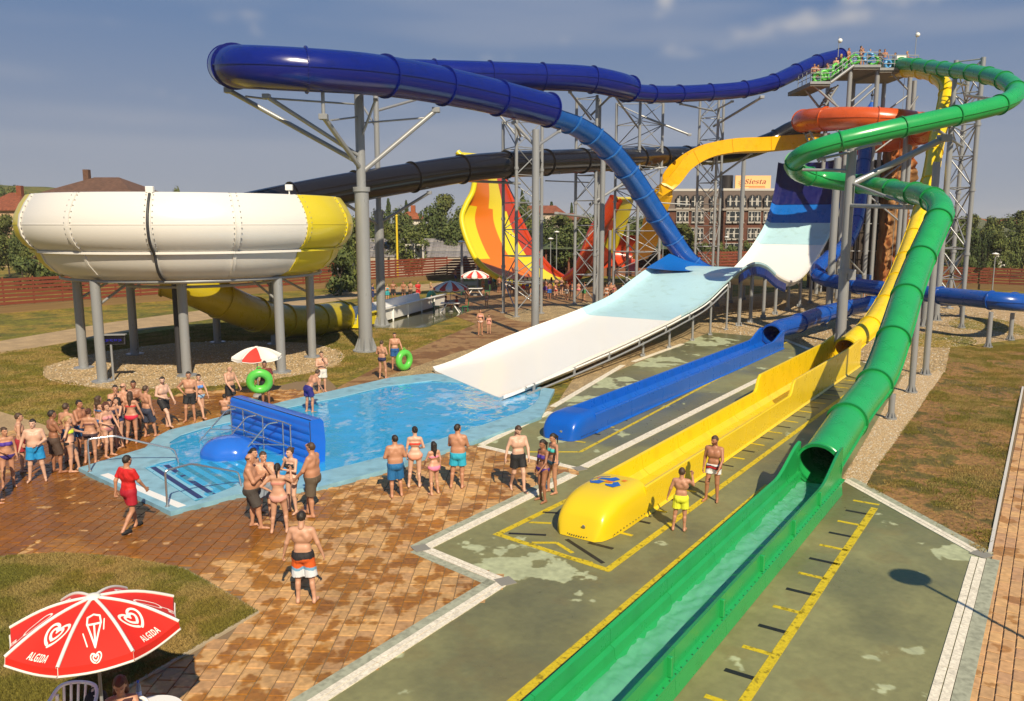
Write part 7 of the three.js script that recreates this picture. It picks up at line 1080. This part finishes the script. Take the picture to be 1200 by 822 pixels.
{ // on the start platform
  const pt = (px, py, d) => { const p = P(px, py, d); return p; }, Yp = py => topOf(V3(0, 0, -75.5), py), at = (px, py, d) => V3((px - 600) / F * 78, Yp(py) + 0.01, -d);
  for (const [px, py, d, h, f, c, w] of [[933, 96, 76.3, 1.7, 0, 0, 'on the lower landing of the tower'], [938, 96, 76.6, 1.66, 1, 4, 'on the lower landing of the tower'], [948, 95.6, 76.4, 1.74, 0, 8, 'at the foot of the platform steps'], [957, 88.5, 76.4, 1.72, 0, 1, 'on the platform steps'], [963, 84, 76.5, 1.7, 1, 2, 'on the platform steps'], [970, 78.4, 76.3, 1.76, 0, 5, 'at the top of the platform steps'], [983, 76.5, 76.3, 1.8, 0, 8, 'at the rail of the top platform'], [989, 76.5, 77, 1.74, 1, 1, 'beside a blue ring on the top platform'], [997, 76.5, 77, 1.66, 1, 9, 'on the top platform'], [1004, 80, 76.3, 1.76, 0, 6, 'on the step down of the platform'], [1009, 80, 76.2, 1.76, 0, 7, 'leaning out from the tower platform'], [1028, 80, 77.5, 1.72, 0, 8, 'behind the white cabinet on the tower'], [1036, 80, 76.6, 1.66, 1, 5, 'under the coral canopy on the tower']]) far(0, 0, h, 60 * ((px % 4) - 1.5), f, w, c, null, at(px, py, d), 'people on the start tower');
}
// ---------------------------------------------------------------- rings, parasols, tables
const tubeGreen = mat(lin(0.1, 0.5, 0.06), 0.35, { clearcoat: 0.3 });
function ring(c, R, r, rx, ry, m, label, group = 'swim rings') { const t = thing('swim_ring', label, 'swim ring', c.clone(), group); const g = new THREE.TorusGeometry(R, r, 16, 32); g.rotateX(rx); g.rotateY(ry); const q = shade(new THREE.Mesh(g, m)); q.name = 'tube'; const h = shade(new THREE.Mesh(new THREE.TorusGeometry(r * 0.5, r * 0.12, 6, 12).rotateX(rx).rotateY(ry).translate(0, R * Math.abs(Math.cos(rx)) + r, R * Math.abs(Math.sin(rx)) * 0.5), m)); h.name = 'handle'; t.add(q, h); return t; }
{ const a = G(312, 476, 0); ring(V3(a.x - 0.1, 1.05, a.z + 0.36), 0.35, 0.16, 0.25, 0.3, tubeGreen, 'bright green ring held under the small white parasol'); const b = G(474, 435, 0); ring(V3(b.x, 0.54, b.z + 0.05), 0.36, 0.155, 0, 0.9, tubeGreen, 'bright green ring standing on the lawn path'); const c = G(506, 357, 0); ring(V3(c.x, 0.62, c.z + 0.3), 0.42, 0.19, 0, 1.0, mat(lin(0.1, 0.42, 0.2), 0.35), 'green and blue ring beside the white trough');
  const Y = py => topOf(V3(0, 0, -75.5), py); for (const [px, py, m, l] of [[936, 90, tubeGreen, 'green ring held on the lower landing of the tower'], [943, 87, tubeGreen, 'green ring leaning at the lower landing rail'], [948, 86, tubeGreen, 'green ring at the foot of the platform steps'], [956, 79, tubeGreen, 'green ring carried up the platform steps'], [965, 73, tubeGreen, 'green ring at the middle of the platform steps'], [975, 69, tubeGreen, 'green ring near the top of the platform steps'], [990, 66, mat(lin(0.1, 0.35, 0.7), 0.4), 'blue ring on the top platform of the tower'], [996, 70, tubeGreen, 'green ring on the top platform of the tower'], [1013, 74, mat(lin(0.1, 0.35, 0.7), 0.4), 'blue ring beside the person leaning out']]) ring(V3((px - 600) / F * 78, Y(py), -75.95 - 0.1 * (px % 3)), 0.36, 0.14, 0, 0.5 * ((px % 3) - 1), m, l, 'rings on the start tower');
}
function parasol(base, R, edgeY, topY, n, ang0, panelMat, trim, label, { valance = 0.12, tilt = 0 } = {}, group) {
  const t = thing('parasol', label, 'parasol', base.clone(), group), apex = V3(base.x, topY, base.z), A = k => { const a = ang0 + k / n * 6.2832; return V3(base.x + R * Math.cos(a), edgeY, base.z + R * Math.sin(a)); };
  for (let k = 0; k < n; k++) {
    const a = A(k), b = A(k + 1), pos = [], uv = [], idx = [], N = 8; for (let i = 0; i <= N; i++) for (let j = 0; j <= N; j++) { const u = i / N, v = j / N, p = apex.clone().lerp(a.clone().lerp(b, v), u); p.y += 0.1 * R * Math.sin(Math.PI * u) * 0.7 - 0.05 * R * Math.sin(Math.PI * v) * u; const sag = 1 - 0.03 * Math.sin(Math.PI * v) * u; p.x = base.x + (p.x - base.x) * sag; p.z = base.z + (p.z - base.z) * sag; pos.push(p.x, p.y, p.z); uv.push(0.5 - (v - 0.5) * u, 1 - u * 0.84); }
    for (let i = 0; i < N; i++) for (let j = 0; j < N; j++) { const q = i * (N + 1) + j; idx.push(q, q + 1, q + N + 1, q + 1, q + N + 2, q + N + 1); }
    const o = pos.length / 3; for (let j = 0; j <= N; j++) { const q = N * (N + 1) + j, x = pos[q * 3], y = pos[q * 3 + 1], z = pos[q * 3 + 2]; pos.push(x, y, z, base.x + (x - base.x) * 1.01, y - valance, base.z + (z - base.z) * 1.01); uv.push(1 - j / N, 0.16, 1 - j / N, 0.0); } for (let j = 0; j < N; j++) { const q = o + j * 2; idx.push(q, q + 2, q + 1, q + 2, q + 3, q + 1); }
    const pn = part('panel', fromArrays(pos, idx, uv), panelMat[k % panelMat.length], t);
    const sp = []; for (let i = 0; i <= 8; i++) { const u = i / 8, p = apex.clone().lerp(a, u); p.y += 0.1 * R * Math.sin(Math.PI * u) * 0.7 + 0.006; sp.push(p); } part('seam', tubeOf(sp, 0.022 * R, 10, 5), trim, pn); part('rib', cyl(V3(base.x, topY - 0.1, base.z), a.clone().add(V3(0, -0.03, 0)), 0.008, 0.008, 5), steel, t);
    const hem = []; for (let j = 0; j <= N; j++) { const q = o + j * 2 + 1; hem.push(V3(pos[q * 3], pos[q * 3 + 1], pos[q * 3 + 2])); } part('hem', tubeOf(hem, 0.016 * R, 8, 5), trim, pn);
  }
  part('cap', new THREE.SphereGeometry(0.09 * R, 12, 8, 0, 6.3, 0, 1.6).scale(1, 0.5, 1).translate(apex.x, apex.y, apex.z), trim, t); part('pole', cyl(V3(base.x, 0.02, base.z), V3(base.x, topY - 0.05, base.z), 0.02, 0.02, 10), galv, t); part('foot', cyl(V3(base.x, 0.05, base.z), V3(base.x, 0.14, base.z), 0.24, 0.2, 16), mat(lin(0.3, 0.29, 0.27), 0.8), t);
  return t;
}
// printed panels of the big red parasol
function panelTex(kind) {
  const S = 512, cv = document.createElement('canvas'); cv.width = cv.height = S; const c = cv.getContext('2d'); c.fillStyle = '#e0220f'; c.fillRect(0, 0, S, S); c.strokeStyle = c.fillStyle = '#fff3e6'; c.lineCap = 'round'; c.lineJoin = 'round';
  const heart = (x, y, s, w) => { c.lineWidth = w; for (const k of [1, 0.52]) { const q = s * k; c.beginPath(); c.moveTo(x - q * 0.1, y + q * 0.75); c.bezierCurveTo(x - q * 1.3, y + q * 0.35, x - q * 1.15, y - q * 0.75, x - q * 0.45, y - q * 0.6); c.bezierCurveTo(x - q * 0.2, y - q * 0.55, x - q * 0.05, y - q * 0.4, x, y - q * 0.2); c.bezierCurveTo(x + q * 0.15, y - q * 0.6, x + q * 0.75, y - q * 0.95, x + q * 1.05, y - q * 0.45); c.bezierCurveTo(x + q * 1.3, y + q * 0.05, x + q * 0.6, y + q * 0.7, x + q * 0.1, y + q * 0.85); c.stroke(); } };
  if (kind === 0) { heart(256, 268, 80, 17); c.font = 'bold 52px sans-serif'; c.textAlign = 'center'; c.fillText('ALGIDA', 256, 412); }
  else if (kind === 1) { c.lineWidth = 13; c.beginPath(); c.moveTo(206, 215); c.lineTo(256, 350); c.lineTo(306, 215); c.lineTo(300, 168); c.lineTo(256, 150); c.lineTo(212, 170); c.closePath(); c.stroke(); c.beginPath(); c.moveTo(206, 218); c.lineTo(306, 218); c.stroke(); c.beginPath(); c.moveTo(256, 218); c.lineTo(258, 340); c.stroke(); c.lineWidth = 9; c.beginPath(); c.moveTo(176, 270); c.lineTo(200, 340); c.stroke(); c.beginPath(); c.moveTo(330, 200); c.lineTo(322, 262); c.stroke(); heart(256, 404, 36, 9); }
  else { c.lineWidth = 12; c.save(); c.translate(256, 300); c.rotate(-0.3); c.beginPath(); c.roundRect(-34, -90, 68, 150, 34); c.stroke(); c.beginPath(); c.moveTo(0, 60); c.lineTo(0, 108); c.stroke(); c.restore(); heart(256, 420, 28, 8); }
  c.fillRect(0, 0, 4, S);
  const t = new THREE.CanvasTexture(cv); t.colorSpace = THREE.SRGBColorSpace; t.anisotropy = 8; return t;
}
const redPanels = [0, 1, 0, 2].map(k => new THREE.MeshPhysicalMaterial({ map: panelTex(k), roughness: 0.75, transmission: 0.12, thickness: 0, side: THREE.DoubleSide })), trimW = mat(lin(0.75, 0.72, 0.66), 0.7);
{
  parasol(V3(-5.13, 0.05, -9.43), 1.0, 2.2, 2.56, 8, -0.08, [redPanels[0], redPanels[1], redPanels[0], redPanels[3], redPanels[0], redPanels[1], redPanels[0], redPanels[3]], trimW, 'large red parasol with white seams and printed hearts on the lawn corner', { valance: 0.1 });
  // table, bottle, chair and the person below it
  const tb = G(176, 836, 0.74), t = thing('round_table', 'white plastic garden table under the red parasol', 'table', V3(tb.x, 0.05, tb.z)); part('top', [cyl(V3(tb.x, 0.72, tb.z), V3(tb.x, 0.745, tb.z), 0.4, 0.4, 32), new THREE.TorusGeometry(0.4, 0.014, 8, 40).rotateX(Math.PI / 2).translate(tb.x, 0.733, tb.z)], whitePlastic, t); for (let k = 0; k < 4; k++) { const a = k * 1.57 + 0.5; part('leg', cyl(V3(tb.x + 0.34 * Math.cos(a), 0.05, tb.z + 0.34 * Math.sin(a)), V3(tb.x + 0.2 * Math.cos(a), 0.73, tb.z + 0.2 * Math.sin(a)), 0.025, 0.03, 8), whitePlastic, t); }
  const bp = G(163, 820, 0.75), b = thing('bottle', 'clear plastic water bottle with blue cap on the garden table', 'bottle', V3(bp.x, 0.746, bp.z)); const prof = [[0.0, 0], [0.032, 0.0], [0.034, 0.02], [0.034, 0.17], [0.03, 0.2], [0.014, 0.235], [0.013, 0.255]].map(p => new THREE.Vector2(...p)); part('bottle_body', new THREE.LatheGeometry(prof, 20).translate(bp.x, 0.747, bp.z), mat(lin(0.35, 0.5, 0.62), 0.12, { transmission: 0.55, thickness: 0 }), b); part('bottle_label', new THREE.CylinderGeometry(0.0355, 0.0355, 0.07, 20, 1, true).translate(bp.x, 0.84, bp.z), mat(lin(0.3, 0.45, 0.75), 0.5), b); part('bottle_cap', cyl(V3(bp.x, 0.995, bp.z), V3(bp.x, 1.02, bp.z), 0.017, 0.017, 14), mat(lin(0.02, 0.08, 0.5), 0.4), b);
  const jp = G(145, 826, 0.75); const j = thing('juice_bottle', 'small orange juice bottle beside the water bottle', 'bottle', V3(jp.x, 0.746, jp.z)); part('bottle_body', new THREE.LatheGeometry([[0, 0], [0.028, 0], [0.03, 0.1], [0.012, 0.15], [0.012, 0.17]].map(p => new THREE.Vector2(...p)), 16).translate(jp.x, 0.747, jp.z), mat(lin(0.7, 0.25, 0.02), 0.25), j); part('bottle_cap', cyl(V3(jp.x, 0.917, jp.z), V3(jp.x, 0.935, jp.z), 0.014, 0.014, 12), whitePlastic, j);
  const ch = G(88, 806, 0.86), cw = thing('garden_chair', 'white plastic garden armchair under the red parasol', 'chair', V3(ch.x, 0.05, ch.z)), q = (x, y, z) => V3(ch.x + x, y, ch.z + z);
  part('back_frame', tubeOf([q(-0.3, 0.68, 0.4), q(-0.31, 0.72, 0.1), q(-0.24, 0.84, -0.06), q(0, 0.88, -0.1), q(0.24, 0.84, -0.06), q(0.31, 0.72, 0.1), q(0.3, 0.68, 0.4)], 0.025, 40, 8), whitePlastic, cw); part('seat', rbox(0.5, 0.04, 0.48, 0.015, ch.x, 0.45, ch.z + 0.2), whitePlastic, cw); for (let k = -2; k <= 2; k++) part('back_slat', cyl(q(k * 0.09, 0.46, 0.0), q(k * 0.1, 0.86, -0.08), 0.018, 0.018, 8), whitePlastic, cw); for (const [x, z] of [[-0.26, 0.4], [0.26, 0.4], [-0.26, 0.0], [0.26, 0.0]]) part('leg', cyl(q(x * 1.1, 0.05, z * 1.05), q(x, z > 0.1 ? 0.7 : 0.75, z), 0.025, 0.025, 8), whitePlastic, cw);
  const sp = G(140, 799, 1.22), base = V3(sp.x, 0.05, sp.z); person(base, 1.66, 20, W(PZ('fwd', 'belly', 'sit', 'sit', { nod: 0.35 }), { seat: 0.44 }), [['sleeveless', [0.05, 0.012, 0.015]], ['bottoms', BK]], ['long', 'auburn'], 1, 'person with long auburn hair sitting under the red parasol');
  const c2 = copyOf(cw, 'white plastic garden chair under the person with auburn hair'); c2.position.set(base.x, 0.05, base.z - 0.12); 
  const hp = G(112, 812, 0.75), bagM = clothMat([0.012, 0.011, 0.012]), bg = new THREE.SphereGeometry(1, 24, 16), bp2 = bg.attributes.position; for (let i = 0; i < bp2.count; i++) { const x = bp2.getX(i), y = bp2.getY(i), z = bp2.getZ(i), n = 1 + 0.18 * (fbm(x * 2 + 4, y * 2 + z, 3, 331) - 0.5); bp2.setXYZ(i, hp.x + x * 0.16 * n, 0.62 + y * 0.16 * n, hp.z + z * 0.13 * n); } bg.computeVertexNormals(); const bag = thing('beach_bag', 'black cloth bag lying on the white garden armchair', 'bag', V3(hp.x, 0.47, hp.z)); part('bag_body', bg, bagM, bag); part('strap', tubeOf([V3(hp.x - 0.1, 0.72, hp.z), V3(hp.x - 0.05, 0.82, hp.z + 0.02), V3(hp.x + 0.06, 0.82, hp.z), V3(hp.x + 0.1, 0.72, hp.z)], 0.01, 16, 6), bagM, bag);
}
const whiteP = mat(lin(0.72, 0.68, 0.62), 0.7), redP = mat(lin(0.55, 0.04, 0.025), 0.7);
{ const b = G(303, 466); parasol(V3(b.x, 0.02, b.z), 0.98, 1.72, 2.08, 8, 0.3, [whiteP, redP, whiteP, whiteP], trimW, 'small white and red parasol at the back rim of the pool', { valance: 0.1 }); }
for (const [px, py, l] of [[528, 366, 'red and white striped parasol over the table by the wet pad'], [557, 347, 'red and white striped parasol next to the thick lamp post']]) {
  const b = G(px, py); parasol(V3(b.x, 0.02, b.z), 1.35, 1.95, 2.45, 16, 0.2, [redP, whiteP], trimW, l, { valance: 0.15 }, 'striped parasols by the wet pad');
  const t = thing('picnic_table', 'white picnic table under ' + l.replace('red and white striped', 'striped'), 'table', b.clone(), 'white picnic tables'); part('top', rbox(1.5, 0.06, 0.9, 0.02, b.x, 0.76, b.z + 0.3), whitePlastic, t); for (const s of [-1, 1]) for (const r of [-1, 1]) part('leg', cyl(V3(b.x + s * 0.75, 0.02, b.z + 0.3 + r * 0.5), V3(b.x + s * 0.2, 0.74, b.z + 0.3 + r * 0.1), 0.045, 0.045, 8), whitePlastic, t);
  for (const s of [-1, 1]) { const g = thing('garden_chair', (s < 0 ? 'green garden chair on the bowl side of the ' : 'green garden chair on the crowd side of the ') + (px < 540 ? 'parasol table by the wet pad' : 'parasol table by the lamp post'), 'chair', V3(b.x + s * 1.15, 0, b.z - 0.3), 'green garden chairs'), gm = mat(lin(0.02, 0.2, 0.07), 0.5), x = b.x + s * 1.15, z = b.z - 0.3; part('seat', rbox(0.5, 0.05, 0.5, 0.02, x, 0.45, z), gm, g); part('backrest', rbox(0.06, 0.55, 0.5, 0.02, x + s * 0.26, 0.78, z), gm, g); for (const [u, v] of [[-0.2, -0.2], [0.2, -0.2], [0.2, 0.2], [-0.2, 0.2]]) part('leg', cyl(V3(x + u, 0.01, z + v), V3(x + u, 0.45, z + v), 0.02, 0.02, 6), gm, g); }
}
for (const [px, s] of [[522, 1], [535, 0]]) { const b = G(px, 366); person(V3(b.x, 0.02, b.z - 0.4), 1.68, s ? 80 : -80, s ? W(PZ('fwd', 'fwd', 'sit', 'sit'), { seat: 0.44 }) : M(PZ('fwd', 'fwd', 'sit', 'sit'), { seat: 0.44 }), s ? [['suit', [0.05, 0.05, 0.1]]] : [['shirt', [0.45, 0.05, 0.03]], ['shorts', BK]], ['short', 'dark'], 1, s ? 'person in dark swimsuit seated at the striped parasol table' : 'person in orange red shirt seated at the striped parasol table', 'people seated under the striped parasol', true); }
{ // coral canopy on the start tower
  const Y = topOf(V3(0, 0, -75.5), 76), x = (1039 - 600) / F * 78, m = mat(lin(0.6, 0.16, 0.11), 0.6, { transmission: 0.2, thickness: 0 }); parasol(V3(x, Y - 1.7, -77.3), 1.5, Y + 0.3, Y + 1.0, 10, 0, [m], m, 'coral sunshade on the top platform of the tower', { valance: 0.2 }); }
// ---------------------------------------------------------------- grass blades and gravel stones
function scatter(name, poly, n, geo, m, fn, holes = []) {
  let x0 = 1e9, x1 = -1e9, z0 = 1e9, z1 = -1e9; for (const p of poly) { x0 = Math.min(x0, p[0]); x1 = Math.max(x1, p[0]); z0 = Math.min(z0, p[1]); z1 = Math.max(z1, p[1]); } z0 = Math.max(z0, -70);
  const list = []; let guard2 = 0; while (list.length < n && guard2++ < n * 12) { const x = rr(x0, x1), z = rr(z0, z1); const px = CX + F * x / -z; if (px < -60 || px > 1260 || z > -8.5) continue; if (!inPoly([x, z], poly) || holes.some(h => inPoly([x, z], h))) continue; const q = fn(x, z); if (q) list.push(q); }
  const im = new THREE.InstancedMesh(geo, m, list.length); im.name = numbered(name); list.forEach((q, i) => { im.setMatrixAt(i, q.m); im.setColorAt(i, q.c); }); im.instanceMatrix.needsUpdate = true; im.castShadow = im.receiveShadow = true; im.userData.kind = 'stuff'; scene.add(im); return im;
}
const blade = (() => { const pos = [], idx = []; for (let k = 0; k < 4; k++) { const a = k * 1.7 + 0.3, r = 0.25, lx = Math.cos(a), lz = Math.sin(a), wx = -lz * 0.055, wz = lx * 0.055, o = k * 4; pos.push(lx * r * 0.3 - wx, 0, lz * r * 0.3 - wz, lx * r * 0.3 + wx, 0, lz * r * 0.3 + wz, lx * r + wx * 0.6, 0.65, lz * r + wz * 0.6, lx * r * 2.2, 1, lz * r * 2.2); idx.push(o, o + 1, o + 2, o, o + 2, o + 3); } return fromArrays(pos, idx); })();
const grassMat = new THREE.MeshStandardMaterial({ color: 0xffffff, roughness: 0.9, side: THREE.DoubleSide });
const mm = (x, y, z, s, h, a, tilt = 0) => new THREE.Matrix4().compose(V3(x, y, z), new THREE.Quaternion().setFromEuler(new THREE.Euler(tilt * Math.cos(a), a, tilt * Math.sin(a))), V3(s, h, s));
const gcol = (x, z) => { const n = fbm(x * 0.7, z * 0.7, 4, 341), d = sstep(0.4, 0.6, fbm(x * 1.4 + 30, z * 1.4, 4, 342)), k = 0.7 + 0.6 * rnd(); return lin(mix(0.165, 0.29, d) * k * (0.8 + 0.4 * n), mix(0.14, 0.205, d) * k, mix(0.018, 0.06, d) * k); };
scatter('grass', lawnPatch, 52000, blade, grassMat, (x, z) => ({ m: mm(x, 0.045, z, rr(0.05, 0.09), rr(0.03, 0.075), rr(0, 6.28), rr(-0.4, 0.4)), c: gcol(x, z) }));
scatter('grass', dryPoly, 26000, blade, grassMat, (x, z) => { const n = fbm(x * 0.8, z * 0.8, 5, 343); return n < 0.47 && rnd() > 0.12 ? null : { m: mm(x, 0.022, z, rr(0.05, 0.11), rr(0.025, 0.08), rr(0, 6.28), rr(-0.5, 0.5)), c: gcol(x, z) }; });
const bowlRing = Array.from({ length: 40 }, (_, i) => [BOWL.x + 7.2 * Math.cos(i / 40 * 6.283), BOWL.z + 7.2 * Math.sin(i / 40 * 6.283)]);
scatter('grass', gp([[-50, 420], [140, 395], [300, 372], [420, 385], [500, 385], [556, 380], [500, 402], [450, 425], [395, 447], [330, 449], [230, 457], [165, 469], [118, 491], [70, 508], [44, 494], [0, 480], [-50, 476]]), 60000, blade, grassMat, (x, z) => ({ m: mm(x, -0.005, z, rr(0.08, 0.16), rr(0.03, 0.08), rr(0, 6.28), rr(-0.5, 0.5)), c: gcol(x, z) }), [bowlRing]);
const stone = (() => { const g = new THREE.IcosahedronGeometry(1, 0), p = g.attributes.position; for (let i = 0; i < p.count; i++) { const x = p.getX(i), y = p.getY(i), z = p.getZ(i), k = 1 + 0.3 * (hash2(Math.round(x * 50), Math.round(y * 50 + z * 90), 3) - 0.5); p.setXYZ(i, x * k, y * 0.65 * k, z * k); } g.computeVertexNormals(); return g; })(), stoneMat = new THREE.MeshStandardMaterial({ color: 0xffffff, roughness: 0.9 });
const scol = () => { const k = rr(0.6, 1.15), w = rnd(); return w < 0.12 ? lin(0.6 * k, 0.56 * k, 0.48 * k) : lin(0.46 * k, 0.33 * k, 0.185 * k); };
scatter('gravel_stones', gp([[1058, 442], [1106, 436], [1075, 482], [1022, 556], [1012, 574], [986, 566]]), 26000, stone, stoneMat, (x, z) => ({ m: mm(x, 0.022, z, rr(0.014, 0.04), rr(0.014, 0.035), rr(0, 6.28)), c: scol() }));
scatter('gravel_stones', bowlRing, 12000, stone, stoneMat, (x, z) => ({ m: mm(x, 0.022, z, rr(0.02, 0.05), rr(0.02, 0.045), rr(0, 6.28)), c: scol() }));
scatter('gravel_stones', gp([[1060, 441], [922, 398], [832, 390], [830, 352], [960, 336], [1050, 343], [1130, 352], [1200, 350], [1260, 372], [1200, 397], [1114, 408], [1108, 436]]), 20000, stone, stoneMat, (x, z) => ({ m: mm(x, 0.022, z, rr(0.025, 0.06), rr(0.025, 0.05), rr(0, 6.28)), c: scol() }));
renderer.render(scene, camera);
